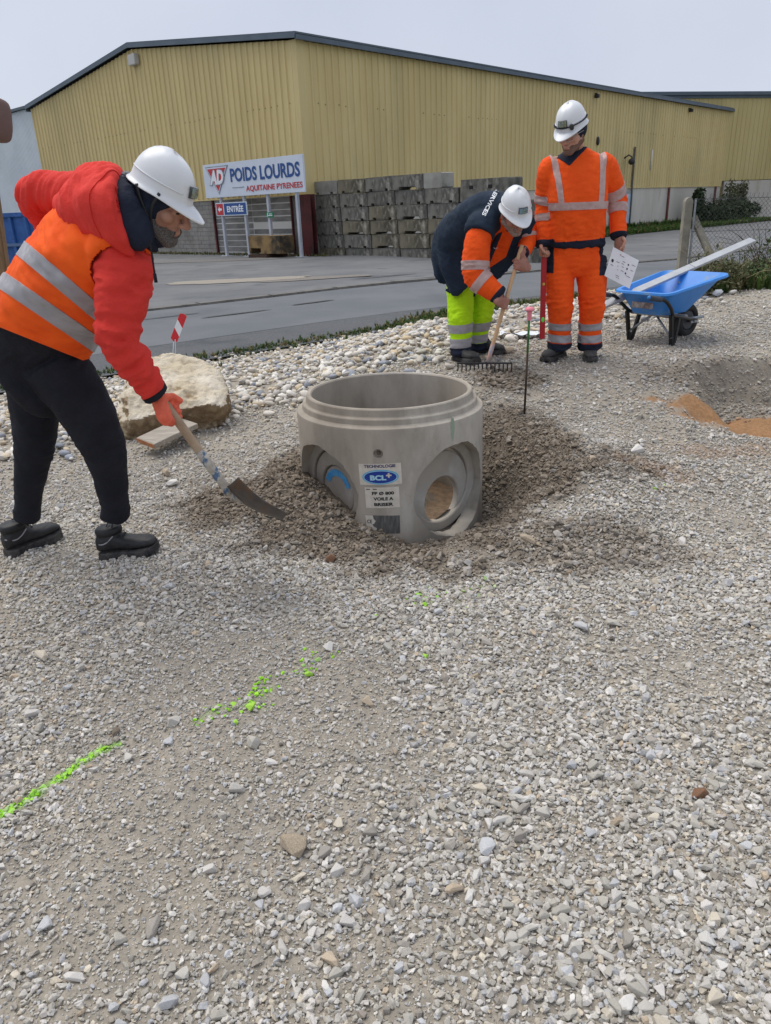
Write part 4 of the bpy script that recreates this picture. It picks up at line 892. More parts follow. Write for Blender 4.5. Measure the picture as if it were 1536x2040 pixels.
# square cut ends, slim hollow box section
sr = empty('straightedge', (A+B_)/2, 'long grey aluminium straightedge lying across the blue wheelbarrow', 'straightedge')
m_rule = mat('rule_aluminium', srgb(178, 182, 186), srgb(166, 170, 175), scale=2, rough=.5, metal=.15, stretch=(6, 6, 1))
b = MB(); b.box((A+B_)/2, (.082, .022, L), np.stack([x, y, z], 1), .003); b.build('section', m_rule, sr)
b = MB(); p = A+(B_-A)*.60; b.box(p+y*.0115, (.082, .001, .003), np.stack([x, y, z], 1)); b.build('score_line', m_dkmetal, sr)

# ================================================================== chain-link fence at the right
m_post = mat('post_concrete', srgb(150, 146, 134), srgb(126, 122, 110), scale=6, rough=.95, bump=.4, bscale=40, c3=srgb(170, 160, 130), s3=5, lo3=.58, hi3=.7)
Yf = 11.0; fx = at(1372, 393, Yf); fz = float(terrain_z(fx[0], Yf))
fn = empty('fence', (fx[0], Yf, fz), 'chain-link fence with concrete end post and raking strut behind the wheelbarrow', 'fence')
b = MB(); pr = [(-.052, 0), (.052, 0), (.052, fx[2]-fz-.05+.2), (.03, fx[2]-fz-.01+.2), (0, fx[2]-fz+.2), (-.03, fx[2]-fz-.01+.2), (-.052, fx[2]-fz-.05+.2)]
b.prism(pr, (fx[0], Yf-.05, fz-.2), (1, 0, 0), (0, 0, 1), (0, 1, 0), .10); b.build('post', m_post, fn)
s1 = at(1381, 432, Yf-.02); s2 = at(1465, 620, Yf-.35); s2 = s2; b = MB(); b.bar(s1, s2, .085, .085, hint=(0, 1, 0), bev=.006); b.build('strut', m_post, fn)
b = MB(); b.bar((fx[0]+.075, Yf-.07, fz), (fx[0]+.075, Yf-.07, fx[2]-.02), .022, .022); b.build('tension_bar', m_galv, fn)
m_wire = mat('fence_wire', srgb(84, 88, 90), srgb(66, 68, 70), scale=30, rough=.6, metal=.3)
wx0, wx1 = fx[0]+.075, fx[0]+2.3; pit = .030; zt_ = fx[2]-.02
b = MB(); nW = int((wx1-wx0)/pit); nz_ = 42
for i in range(nW):
    x0 = wx0+i*pit; P = []
    for j in range(nz_+1):
        xx = x0 + (pit*1.02 if (j+i) % 2 else -pit*.02); P.append((xx, Yf-.07+(.003 if j % 2 else -.003) + .03*math.sin(xx*2.3+j*.06), zt_-j*pit*1.02+.012*math.sin(xx*3)))
    b.tube(P, .0027, 3, cap=False)
    if i % 2: b.tube([P[0], (P[0][0]+.008, P[0][1], P[0][2]+.045)], .0027, 3, cap=False)
b.build('mesh_wire', m_wire, fn, True, fix=False)
for zz in (zt_-.01, zt_-.42, zt_-.86):
    b = MB(); P = [(xq, Yf-.075+.03*math.sin(xq*2.3), zz-.012*math.sin((xq-wx0)*1.2)) for xq in np.linspace(wx0-.02, wx1, 16)]; b.tube(P, .0032, 5); b.build('line_wire', m_wire, fn, True)
b = MB(); b.bar((wx1, Yf-.05, fz-.3), (wx1, Yf-.05, zt_+.05), .05, .05); b.build('stake', m_rbrown, fn)

# ================================================================== shrubs
def leaf_cloud(b, c, rad, n, size, rs, shell=.55, flat_=1.0):
    c = np.asarray(c, float); rad = np.asarray(rad, float)
    d = rs.normal(size=(n, 3)); d /= np.linalg.norm(d, axis=1)[:, None]; r = shell+(1-shell)*rs.random(n)**.7; r *= 1+.35*noise3(d*2.2+c)
    P = c + d*r[:, None]*rad
    for p in P:
        a = nrm(rs.normal(size=3)+np.array([0, 0, .5])); x_, y_, z_ = frame(a, rs.normal(size=3)); s_ = size*rs.uniform(.6, 1.4)
        b.add([p-x_*s_*.45, p+y_*s_*-.9, p+x_*s_*.45, p+y_*s_*.9], [(0, 1, 2, 3)])
def leafmat(n, c1, c2): return mat(n, c1, c2, scale=2.5, rough=.7, spec=.3)
m_leafd = leafmat('leaf_dark', (.026, .045, .018), (.05, .075, .03)); m_leafm = leafmat('leaf_mid', (.05, .085, .025), (.085, .12, .04)); m_leafo = leafmat('leaf_olive', (.085, .10, .045), (.13, .13, .065)); m_stem = mat('twig', (.09, .07, .05), (.14, .11, .08), scale=10, rough=.9)
m_dry = leafmat('dry_grass', (.30, .25, .14), (.22, .20, .10))
rs = np.random.default_rng(21)
def wallpt(u, v, off):
    s, z = onwall(u, v, C0+NR*off, D); return C0+NR*off+D*s, z
q, z = wallpt(1388, 425, 1.6); top_ = wallpt(1388, 376, 1.6)[1]
sh = empty('shrub', v3(q, -.6), 'tall dark narrow shrub against the pale wall behind the fence post', 'shrub')
b = MB()
for i in range(9):
    t = i/8; leaf_cloud(b, v3(q, -.5+(top_+.2)*t*.95), (.75*(1-.6*t)+.15, .75*(1-.6*t)+.15, .55), 190, .16, rs)
b.build('foliage', m_leafd, sh, fix=False); b = MB(); b.tube([v3(q, -1), v3(q, top_*.8)], [.12, .03], 6); b.build('stem', m_stem, sh, True)
q, z = wallpt(1448, 428, 2.2)
sh = empty('shrub', v3(q, -.6), 'wide low dark bramble bush at the foot of the pale wall', 'shrub')
b = MB()
for du, w_, h_ in ((1412, 1.2, .9), (1425, 1.3, 1.1), (1440, 1.6, 1.5), (1458, 1.5, 1.35), (1474, 1.4, 1.1), (1490, 1.1, .8)):
    qq, _ = wallpt(du, 428, 2.2); leaf_cloud(b, v3(qq, .1+h_*.2), (w_, w_, h_*.8), 420, .15, rs)
b.build('foliage', m_leafd, sh, fix=False)
b = MB()
for k in range(14):
    qq, _ = wallpt(1415+k*5.5, 428, 2.2); b.tube([v3(qq, -.7), v3(qq, .3), v3(qq+rs.normal(size=2)*.4, 1.0+rs.random())], [.03, .02, .008], 5)
b.build('stem', m_stem, sh, True, fix=False)
q, z = wallpt(1466, 400, 1.6)
sh = empty('shrub', v3(q, -.6), 'loose sapling of thin upright stems above the bramble bush', 'shrub')
b = MB(); b2 = MB()
for u, v in ((1450, 372), (1458, 363), (1466, 372), (1476, 366), (1487, 364), (1482, 385)):
    (qt, zt2), (qb, _) = wallpt(u, v, 1.6), wallpt(1466+(u-1466)*.35, 430, 1.6)
    Pth = catmull([v3(qb, -.7), v3(qb*.6+qt*.4, zt2*.4), v3(qt, zt2)], 12); b2.tube(Pth, np.linspace(.05, .012, 12), 5)
    for p in Pth[3:]: leaf_cloud(b, p, (.32, .32, .30), 26, .13, rs)
b.build('foliage', m_leafo, sh, fix=False); b2.build('stem', m_stem, sh, True, fix=False)
# brambles and dry stems at the foot of the fence
def gpt(u, v, Y):
    p = at(u, v, Y); p[2] = float(terrain_z(p[0], Y)); return p
specs = [('dense green bramble clump under the fence strut beside the wheelbarrow tray', [(1405, 9.4, .34, .36), (1425, 9.3, .40, .42), (1395, 9.2, .25, .25), (1445, 9.4, .3, .28)], m_leafo, 520),
         ('dark green weed clump at the edge of the gravel heap', [(1478, 9.6, .32, .22), (1495, 9.7, .28, .24), (1462, 9.5, .2, .14)], m_leafm, 420),
         ('trailing bramble with sparse leaves climbing the chain-link at the right edge', [(1505, 10.5, .4, .5), (1528, 10.4, .3, .35), (1540, 10.5, .35, .55)], m_leafm, 130)]
for lab, cl, mm, nn in specs:
    p0 = gpt(cl[0][0], 600, cl[0][1]); sh = empty('bramble', p0, lab, 'bramble'); b = MB(); b2 = MB()
    for u, Y, w_, h_ in cl:
        p = gpt(u, 600, Y); leaf_cloud(b, p+np.array([0, 0, h_*.5]), (w_, w_*.8, h_*.75), nn, .028, rs, shell=.3)
        for k in range(16):
            e = p+np.array([rs.normal()*w_*.7, rs.normal()*w_*.4, h_*rs.uniform(.5, 1.5)]); b2.tube(catmull([p+np.array([rs.normal()*w_*.4, rs.normal()*w_*.3, -.05]), (p+e)/2+np.array([0, 0, h_*.3]), e], 7), np.linspace(.006, .002, 7), 4)
    b.build('foliage', mm, sh, fix=False); b2.build('stem', m_stem if mm is not m_leafo else m_dry, sh, True, fix=False)
tag(put('litter', None) if False else MB().box(gpt(1428, 605, 9.05)+np.array([0, 0, .05]), (.10, .06, .05), bev=.015).build('litter', m_twhite), 'small white scrap of litter under the brambles', 'litter')
# ================================================================== people
def cloth(name, c, c2=None, b=.35, bs=34, rough=.85, rnd=0): return mat(name, c, c2 or tuple(q*.86 for q in c), scale=7, rough=rough, bump=min(1, b*1.8), bscale=bs*.7, dist=.014, sheen=.0, spec=.25)
m_orange = cloth('orange_hi_vis', (.93, .105, .010), (.86, .085, .008)); m_orvest = cloth('orange_vest', (.95, .125, .012), (.88, .10, .01), b=.2, bs=22)
m_yelhv = cloth('yellow_hi_vis', (.50, .84, .012), (.44, .76, .012)); m_red = cloth('red_jacket', (.74, .050, .038), (.66, .042, .032), b=.35, bs=26)
m_navy = cloth('navy_cloth', (.016, .022, .042), (.011, .015, .03)); m_dark = cloth('dark_trousers', (.017, .018, .026), (.012, .013, .019), b=.5, bs=18); m_navyj = cloth('navy_jacket', (.020, .034, .058), (.014, .026, .046), b=.3)
m_tape = mat('reflective_tape', (.36, .35, .37), (.30, .29, .31), scale=9, rough=.5, bump=.15, bscale=60, spec=.5); m_tapep = mat('reflective_tape_pink', (.50, .36, .34), (.44, .29, .27), scale=24, rough=.55, bump=.2, bscale=80)
m_skin = mat('skin', (.52, .29, .21), (.45, .225, .16), scale=14, rough=.55, bump=.12, bscale=160, dist=.002); m_skin2 = mat('skin_ruddy', (.40, .20, .15), (.33, .14, .10), scale=14, rough=.55, bump=.15, bscale=140, dist=.002); m_skin3 = mat('skin_tan', (.43, .225, .155), (.35, .17, .115), scale=14, rough=.55, bump=.12, bscale=160, dist=.002)
m_helmet = mat('helmet_white', (.74, .76, .78), (.70, .72, .74), scale=5, rough=.30, spec=.5, c3=(.60, .60, .585), s3=7, lo3=.56, hi3=.74)
m_beard = mat('beard_grey', (.065, .055, .05), (.16, .145, .135), scale=220, rough=.95, bump=.8, bscale=240, dist=.004); m_beardd = mat('beard_dark', (.13, .08, .06), (.24, .14, .105), scale=160, rough=.95, bump=.8, bscale=260, dist=.003); m_stub = mat('stubble_white', (.34, .27, .23), (.22, .14, .11), scale=120, rough=.9, bump=.5, bscale=260, dist=.002)
m_boot = mat('boot_leather', (.035, .036, .038), (.07, .068, .065), scale=16, rough=.7, bump=.3, bscale=60, dist=.004, c3=(.13, .12, .11), s3=9, lo3=.6, hi3=.75); m_boot2 = mat('boot_black', (.014, .014, .016), (.028, .028, .03), scale=12, rough=.55, bump=.25, bscale=50, dist=.003); m_sole = mat('boot_sole', (.03, .03, .032), (.085, .08, .075), scale=20, rough=.9, bump=.4, bscale=60)
m_glove = mat('glove_coral', (.80, .155, .085), (.70, .12, .065), scale=24, rough=.8, bump=.4, bscale=120, dist=.003); m_eye = mat('eye_dark', (.03, .02, .015), rough=.3); m_brow = mat('eyebrow', (.03, .022, .018), rough=.95); m_lip = mat('lip', (.28, .10, .085), rough=.5)

def fold(V, F, segs, amp=.010, fine=.004, rs=0.0):
    """cloth creases: rings across each limb, strongest at its bends, with softer drape between"""
    N = vnorm(V, F); best = np.full(len(V), 9e9); q = np.zeros((len(V), 3)); wgt = np.zeros(len(V))
    for p0, p1, hot in segs:
        p0, p1 = np.asarray(p0, float), np.asarray(p1, float); L = np.linalg.norm(p1-p0); z = (p1-p0)/L
        t = np.clip((V-p0)@z/L, 0, 1); d = np.linalg.norm(V-p0-np.outer(t*L, z), axis=1); k = d < best
        sv = (V-p0)@z; per = V-p0-np.outer(sv, z)
        # creases run slanted around the limb
        qq = np.outer(sv/.040, [0, 0, 1.0]) + per/.13 + rs
        w = np.zeros(len(V))
        for h, sp in hot: w = np.maximum(w, np.exp(-((t-h)/sp)**2)*(.6+.4*np.sin(per @ np.array([11., 7., 5.])+h*3)))
        q[k] = qq[k]; wgt[k] = (.22+.78*w)[k]; best[k] = d[k]
    n1 = noise3(q); n2 = noise3(q*1.9+5); soft = noise3(V*9+rs)
    crease = (1-np.abs(n1)*2.4).clip(-1, 1)*.65 + (1-np.abs(n2)*2.4).clip(-1, 1)*.35
    V = V + N*(1.55*amp*wgt*crease + fine*1.3*soft + fine*.5*noise3(V*24+rs))[:, None]
    return lap(V, F, 1)
def obj_vf(name, V, F, m, parent, smooth=True):
    M = np.array(wmat(parent).inverted()); return put(name, mesh_np(name, V @ M[:3, :3].T + M[:3, 3], F, m, smooth), parent)
def band(name, V, F, planes, m, parent, pick=None, off=.003):
    """the piece of a garment between cutting planes (point, inward normal), lifted a little off it as its own piece"""
    C = V[F].mean(1); k = np.ones(len(F), bool)
    for p, n in planes: k &= ((C-np.asarray(p))@np.asarray(n)) > -.03
    if pick is not None: k &= pick(C)
    if not k.any(): return None
    f = F[k]; ids, inv = np.unique(f, return_inverse=True); f = inv.reshape(f.shape); Nn = vnorm(V, F)[ids]
    bm = bmesh.new(); vs = [bm.verts.new(p) for p in V[ids]+Nn*off]
    for q in f: bm.faces.new([vs[i] for i in q])
    for p, n in planes:
        g = bm.verts[:]+bm.edges[:]+bm.faces[:]
        bmesh.ops.bisect_plane(bm, geom=g, dist=1e-5, plane_co=Vector(p), plane_no=Vector(-np.asarray(n, float)), clear_outer=True)
    if not bm.faces: bm.free(); return None
    if pick is not None or not planes:
        for _ in range(5):
            new = {}
            for v in bm.verts:
                nb = [e.other_vert(v).co for e in v.link_edges if e.is_boundary]
                if len(nb) == 2: new[v] = v.co*.5 + (nb[0]+nb[1])*.25
            for v, c in new.items(): v.co = c
    bm.normal_update(); ed = [e for e in bm.edges if e.is_boundary]; vn = {v: v.normal.copy() for v in bm.verts}
    vb = {v for e in ed for v in e.verts}; r = bmesh.ops.extrude_edge_only(bm, edges=ed)
    ring = [g for g in r['geom'] if isinstance(g, bmesh.types.BMVert)]
    pos = {tuple(round(c, 6) for c in v.co): vn[v] for v in vb}
    for v in ring: v.co -= pos.get(tuple(round(c, 6) for c in v.co), Vector((0, 0, 0)))*(off+.004)
    M = wmat(parent).inverted(); bm.transform(M)
    me = bpy.data.meshes.new(name); bm.to_mesh(me); bm.free(); me.materials.append(m); me.polygons.foreach_set('use_smooth', np.ones(len(me.polygons), bool)); me.set_sharp_from_angle(angle=math.radians(50)); return put(name, me, parent)
def near_seg(p0, p1, r):
    p0, p1 = np.asarray(p0, float), np.asarray(p1, float); L2 = ((p1-p0)**2).sum()
    def f(C):
        t = np.clip((C-p0)@(p1-p0)/L2, 0, 1); return np.linalg.norm(C-p0-np.outer(t, p1-p0), axis=1) < r
    return f
def head_frame(fwd, roll=0.0):
    f = nrm(fwd); u = nrm(np.array([0, 0, 1.0])-f*f[2]); r = np.cross(f, u)
    c, s_ = math.cos(roll), math.sin(roll); r, u = c*r+s_*u, -s_*r+c*u
    return np.stack([r, f, u], 1)                                   # columns: right, forward, up
def head_parts(b, c, R, k=1.0, thin=1.0, ears=True):
    """skull, jaw, nose, brow, lips and ears, all overlapping so that they join into one surface"""
    T = lambda p: np.asarray(c)+R @ (np.asarray(p, float)*k)
    def E(p, r): b.ell(T(p), np.array(r)*k, R, 18, 12)
    def Cp(p, q, ra, rb): b.capsule(T(p), T(q), ra*k, rb*k, 10)
    E((0, -.012, .034), (.077, .098, .086)); E((0, .024, -.030), (.064*thin, .070, .085)); E((0, .036, -.070), (.050*thin, .050, .046)); Cp((-.014, .076, -.102), (.014, .076, -.102), .020, .020)
    for s_ in (-1, 1):
        E((s_*.043*thin, .056, -.026), (.024, .028, .026)); Cp((s_*.058*thin, .0, -.058), (s_*.022, .066, -.096), .022, .018)
        Cp((s_*.016, .091, .022), (s_*.050, .072, .022), .0115, .010); E((s_*(.079 if ears else .066), -.012, -.012), (.010, .020, .034)); E((s_*.0125, .103, -.037), (.0105, .012, .010))
        E((s_*.032, .077, .000), (.014, .011, .009))
    Cp((0, .092, .012), (0, .119, -.030), .0095, .0135); E((0, .116, -.034), (.0125, .012, .010))
    E((0, .086, -.066), (.026, .017, .014)); Cp((-.020, .090, -.063), (.020, .090, -.063), .0068, .0068); Cp((-.017, .088, -.075), (.017, .088, -.075), .0080, .0080)
def face_bits(c, R, k, root, brow=True):
    T = lambda p: np.asarray(c)+R @ (np.asarray(p, float)*k)
    for s_ in (-1, 1):
        b = MB(); b.ell(T((s_*.032, .0835, -.001)), np.array((.0105, .0065, .0040))*k, R, 10, 6); b.build('eye', m_eye, root, True)
        if brow: b = MB(); b.tube([T((s_*.014, .1015, .022)), T((s_*.034, .0965, .029)), T((s_*.054, .082, .024))], [.0045*k, .0050*k, .0028*k], 6); b.build('eyebrow', m_brow, root, True)
    b = MB(); b.tube([T((-.022, .0945, -.069)), T((0, .0985, -.0685)), T((.022, .0945, -.069))], [.0016*k, .0026*k, .0016*k], 6); b.build('mouth_line', mat('mouth_dark', (.10, .04, .035), rough=.6) if 'mouth_dark' not in bpy.data.materials else bpy.data.materials['mouth_dark'], root, True)
def beard(c, R, k, V, F, m, root, zmax=-.045, name='beard', off=.006, ymin=-.02):
    L = (V-np.asarray(c)) @ R / k
    def pick(C):
        l = (C-np.asarray(c)) @ R / k; n = .008*noise3(l*60)
        jaw = (l[:, 2]+n < zmax+.45*np.clip(.05-l[:, 1], 0, 1)) & (l[:, 2] > -.135) & (l[:, 1] > ymin) & (np.abs(l[:, 0]) < .09)
        mouth = (np.abs(l[:, 0]) < .021) & (l[:, 2] > -.080) & (l[:, 2] < -.060) & (l[:, 1] > .07)
        nose = (l[:, 1] > .098) & (l[:, 2] > -.052)
        return jaw & ~mouth & ~nose
    return band(name, V, F, [], m, root, pick, off)
def helmet(c, R, root, k=.90, lift=.052, badge=0, tilt=0.0):
    """safety helmet with crown ridge, flared rim, peak and inner shell"""
    ct, st_ = math.cos(tilt), math.sin(tilt); R = R @ np.array([[1, 0, 0], [0, ct, -st_], [0, st_, ct]])
    T = lambda p: np.asarray(c)+R @ ((np.asarray(p, float)+np.array([0, 0, lift]))*k)
    nphi, V, F = 72, [], []
    def rim(ph):                                                   # ph 0 = front
        fr = math.cos(ph); zz = .004 - .012*max(fr, 0)**2 + .004*max(-fr, 0); return zz
    def rad(ph):
        return .113, .140
    rows = []
    tt = [0, .12, .25, .38, .5, .62, .74, .84, .92, 1.0]
    for t in tt:
        row = []
        for j in range(nphi):
            ph = 2*math.pi*j/nphi; a = t*math.pi/2; sr = math.sin(a)**.92; z = rim(ph)+.150*math.cos(a)**.9
            ax, ay = rad(ph); x, y = ax*sr*math.sin(ph), ay*sr*math.cos(ph)
            ridge = math.exp(-(x/.017)**2)*.0045*(math.sin(a)*.4+.6)*(1 if t < .9 else 0); row.append((x, y-.004, z+ridge))
        rows.append(row)
    def flange(d, dz, dzf, pk, curve=0.0):
        row = []
        for j in range(nphi):
            ph = 2*math.pi*j/nphi; ax, ay = rad(ph); fr = max(math.cos(ph), 0); p = pk*fr**2.2
            row.append((( ax+d)*math.sin(ph), (ay+d+p)*math.cos(ph)-.004 if math.cos(ph) > 0 else (ay+d)*math.cos(ph)-.004, rim(ph)+dz+dzf*fr**2.0 - curve*(math.sin(ph)**2)*fr))
        return row
    rows += [flange(.003, -.010, 0, .0), flange(.006, -.016, -.003, .014), flange(.014, -.022, -.012, .040), flange(.016, -.026, -.024, .062), flange(.015, -.029, -.027, .062), flange(.008, -.026, -.016, .04), flange(-.003, -.020, -.006, .004), flange(-.006, -.008, 0, 0)]
    for t in (.9, .7, .45, .2, 0):
        rows.append([((.106)*math.sin(t*math.pi/2)*math.sin(2*math.pi*j/nphi), .133*math.sin(t*math.pi/2)*math.cos(2*math.pi*j/nphi)-.004, rim(2*math.pi*j/nphi)+.142*math.cos(t*math.pi/2)) for j in range(nphi)])
    b = MB(); P = [T(p) for r in rows for p in r]; b.add(P, [(i*nphi+j, (i+1)*nphi+j, (i+1)*nphi+(j+1) % nphi, i*nphi+(j+1) % nphi) for i in range(len(rows)-1) for j in range(nphi)])
    h = b.build('helmet', m_helmet, root, 40)
    b = MB()                                                        # side rib sweeping back above the rim
    for s_ in (-1, 1): b.tube([T((s_*.112*math.sin(a)*1.01, .139*math.cos(a)*1.01-.004, .018+.030*(a/math.pi))) for a in np.linspace(.55, 2.7, 22)], np.concatenate([[.0008], np.full(20, .0030), [.0008]])*k, 6)
    b.build('rib', m_helmet, h, True)
    # name badge on the front
    Pg, Fg = grid_patch(.078, .046, 8, 3)
    def onshell(p, lift2):
        ph = p[0]/.118; z = .040+p[1]; a = math.acos(min(1, max(0, (z-.004)/.150))**(1/.9)); sr = math.sin(a)**.92; return T(((.113*sr+lift2)*math.sin(ph), (.140*sr+lift2)*math.cos(ph)-.004, z))
    for nm, mm, l2, sc in (('badge_holder', mat('badge_frame', (.045, .045, .04), rough=.3, coat=.5) if 'badge_frame' not in bpy.data.materials else bpy.data.materials['badge_frame'], .009, 1.0), ('badge_card', m_badge, .0105, .86)):
        b = MB(); b.add([onshell(np.array(p)*sc, l2) for p in Pg], Fg)
        if nm == 'badge_holder': b.add([onshell(np.array(p)*sc, .001) for p in Pg], Fg); n0 = len(Pg); ed = list(range(9))+[17+9*0]+[17, 26, 35][1:]+list(range(34, 26, -1))+[18, 9]; ed = list(dict.fromkeys(ed)); b.f += [[ed[i], ed[(i+1) % len(ed)], n0+ed[(i+1) % len(ed)], n0+ed[i]] for i in range(len(ed))]; b.m += [0]*len(ed)
        o = b.build(nm, mm, h, True)
    b = MB()
    for x0, x1, z0 in ((-.020, .010, .012), (-.020, .014, .004), (-.020, .006, -.004), (-.020, .012, -.012)):
        q = [onshell(np.array(p), .0113) for p in ((x0, z0), (x1, z0), (x1, z0+.0025), (x0, z0+.0025))]; b.add(q, [(0, 1, 2, 3)])
    b.build('badge_print', m_black, h)
    return h, T
m_badge = mat('badge_card', (.16, .30, .42), (.26, .27, .16), scale=26, rough=.25, c3=(.05, .06, .05), s3=60, lo3=.55, hi3=.7)
def hand(b, wrist, d, n, side=1, curl=(.35, .5, .4), k=1.0, fat=0.0, thumb=(.5, .35), spread=.06):
    """open or gripping hand: d points along it, n out of the palm; side=1 when the thumb lies towards cross(d, n)"""
    d = nrm(d); n = nrm(np.asarray(n)-d*np.dot(n, d)); a = np.cross(d, n)*side; w = np.asarray(wrist, float)
    T = lambda x, y, z: w+(a*x+d*y+n*z)*k
    b.loft([(T(0, -.015, 0), a*(.027+fat)*k, n*(.021+fat)*k), (T(0, .015, 0), a*(.031+fat)*k, n*(.019+fat)*k), (T(.001, .05, 0), a*(.041+fat)*k, n*(.0165+fat)*k), (T(0, .088, -.002), a*(.041+fat)*k, n*(.0135+fat)*k), (T(0, .098, -.003), a*(.036+fat)*k, n*(.010+fat)*k)], 18, 2.6)
    for i, (x, L, r) in enumerate(((.030, .074, .0095), (.010, .082, .0098), (-.010, .076, .0092), (-.029, .060, .0083))):
        p = T(x, .088, -.001); ang = 0; dx = (x/.03)*spread; seg = (L*.46, L*.31, L*.23); rr = r+fat
        c_ = curl if isinstance(curl[0], (int, float)) else curl[i]
        b.ell(p, np.array([rr*1.1]*3)*k, None, 8, 6)
        for s_, (ln, cu) in enumerate(zip(seg, c_)):
            ang += cu; q = p+(d*math.cos(ang)+n*math.sin(ang)+a*dx*(math.cos(ang)))*ln*k; b.capsule(p, q, rr*k*(1-.06*s_), rr*k*(.94-.08*s_), 9); p = q
    p = T(.034, .020, .008); q = T(.056+.012*thumb[0], .046, .014+.020*thumb[1]); r_ = T(.056-.010*thumb[1], .076, .022+.034*thumb[1]); t_ = T(.050-.030*thumb[1], .094, .028+.040*thumb[1])
    b.capsule(p, q, (.0155+fat)*k, (.0125+fat)*k, 9); b.capsule(q, r_, (.0122+fat)*k, (.0108+fat)*k, 9); b.capsule(r_, t_, (.0108+fat)*k, (.0090+fat)*k, 9)
def boot(heel, toe, ankle, root, m_up, m_so, L=None, w=.050, k=1.0, trim=None, out=0, kz=1.0):
    """laced work boot standing on its sole from heel to toe"""
    heel, toe = np.asarray(heel, float), np.asarray(toe, float); y = nrm(toe-heel); L = np.linalg.norm(toe-heel); up = np.array([0, 0, 1.0]); up = nrm(up-y*np.dot(up, y)); x = np.cross(y, up)
    T = lambda a, b_, c: heel+x*a+y*b_*L+up*c*kz
    b = MB(); O = []                                               # sole outline
    for t, hw in ((0, .020), (.03, .030), (.12, .036), (.3, .034), (.45, .036), (.62, .047), (.78, .050), (.90, .043), (.97, .026), (1.0, .008)): O.append((t, hw*w/.05))
    P = [(hw+(.006 if t > .45 else 0)*out, t) for t, hw in O] + [(-hw, t) for t, hw in O[::-1]]
    lift = lambda t: .016*max(0, (t-.75)/.25)**2
    rings = []
    for dz, e in ((0, .0), (.004, .003), (.026, .003), (.032, .0)): rings.append([T(px+math.copysign(e, px), t, dz+lift(t)) for px, t in P])
    n = len(P); b.add(np.vstack(rings), [(i*n+j, i*n+(j+1) % n, (i+1)*n+(j+1) % n, (i+1)*n+j) for i in range(3) for j in range(n)]); b.f += [list(range(n))[::-1], [3*n+j for j in range(n)]]; b.m += [0, 0]
    for t in (.04, .12, .20, .52, .60, .68, .76, .84, .92):            # lugs
        hw = np.interp(t, [o[0] for o in O], [o[1] for o in O])
        for s_ in (-1, 1): b.box(T(s_*(hw-.002), t, -.003+.012+lift(t)), (.014, .016, .026), np.stack([x, y, up], 1))
    so = b.build('sole', m_so, None); bd = MB()
    secs = [(.00, .022, .030, .085), (.05, .034, .030, .115), (.15, .038, .030, .130), (.30, .039, .030, .128), (.42, .040, .030, .110), (.56, .045, .030, .094), (.70, .048, .031, .086), (.84, .044, .034, .080), (.93, .033, .038, .070), (.985, .016, .042, .058)]
    bd.loft([(T(0, t, (z0+z1)/2), x*hw*w/.05, up*(z1-z0)/2) for t, hw, z0, z1 in secs], 20, 2.5, sub=2)
    ank = np.asarray(ankle, float); q0 = T(0, .20, .085); bd.loft([(T(0, .20, .06), x*.039, y*.058), (q0*.6+ank*.4, x*.043, y*.060), (ank+up*.0, x*.048, y*.062)], 18, 2.2, sub=2)
    V, F = remesh(bd, .0065, 4); V = V+vnorm(V, F)*(.0018*noise3(V*38)+.0022*np.clip(1-np.abs(noise3(V*np.array([22, 22, 22])+3))*3, 0, 1))[:, None]
    up_ = obj_vf('boot', V, F, m_up, root); M = wmat(root).inverted(); so.data.transform(M); so.parent = up_
    b = MB()
    for i in range(5):
        t = .50-.055*i; zz = .102+.013*i; b.tube([T(-.024, t-.012, zz-.006), T(0, t, zz+.006), T(.024, t-.012, zz-.006)], .0028, 5); b.tube([T(-.024, t-.03, zz+.002), T(.024, t, zz-.004)], .0022, 5)
    for s_ in (-1, 1): b.tube([T(0, .34, .150), T(s_*.022, .38, .158), T(s_*.034, .36, .140)], .0024, 5)
    b.build('laces', m_dkmetal, up_, True)
    if trim:
        b = MB(); 
        for s_ in (-1, 1): b.tube(catmull([T(s_*.022, -.005, .086), T(s_*.0445, .12, .076), T(s_*.0455, .24, .084), T(s_*.044, .36, .108)], 12), .0034, 6)
        b.build('piping', trim, up_, True)
        b = MB(); b.loft([(ank-up*.020, x*.049, y*.063), (ank-up*.006, x*.054, y*.068), (ank+up*.010, x*.052, y*.066), (ank+up*.018, x*.046, y*.058)], 20, 2.2); b.build('collar', m_up, up_, True)
    return up_
def limb(b, P, r, n=20, sub=10, rb=None, hint=(0, 1, 0)):
    P = np.asarray(P, float); k = (len(P)-1)*sub+1; C = catmull(P, k); rr = catmull(np.stack([r, r if rb is None else rb, r], 1), k); b.tube(C, rr[:, 0], n, True, rr[:, 1], hint)
def body_core(b, J):
    """a slim continuous figure under the clothes"""
    b.loft([(J['pelvis']-J['up']*.04, J['lat']*.13, J['fw']*.09), (J['pelvis']+J['sp']*.1, J['lat']*.125, J['fw']*.085), (J['chest'], J['lat']*.15, J['fw']*.095), (J['upper'], J['lat']*.13, J['fw']*.075), (J['neck'], J['lat']*.05, J['fw']*.05)], 20, 2.2, sub=4)
    b.capsule(J['neck']-J['sp']*.02, J['nk2'], J.get('rn', .056), J.get('rn', .056)-.003, 14)
    for s in 'RL':
        b.capsule(J['sh'+s], J['el'+s], .045, .038); b.capsule(J['el'+s], J['wr'+s], .037, .025); b.capsule(J['upper'], J['sh'+s], .06, .05)
        b.capsule(J['hip'+s], J['kn'+s], .068, .048); b.capsule(J['kn'+s], J['an'+s], .046, .034); b.capsule(J['pelvis'], J['hip'+s], .09, .075)

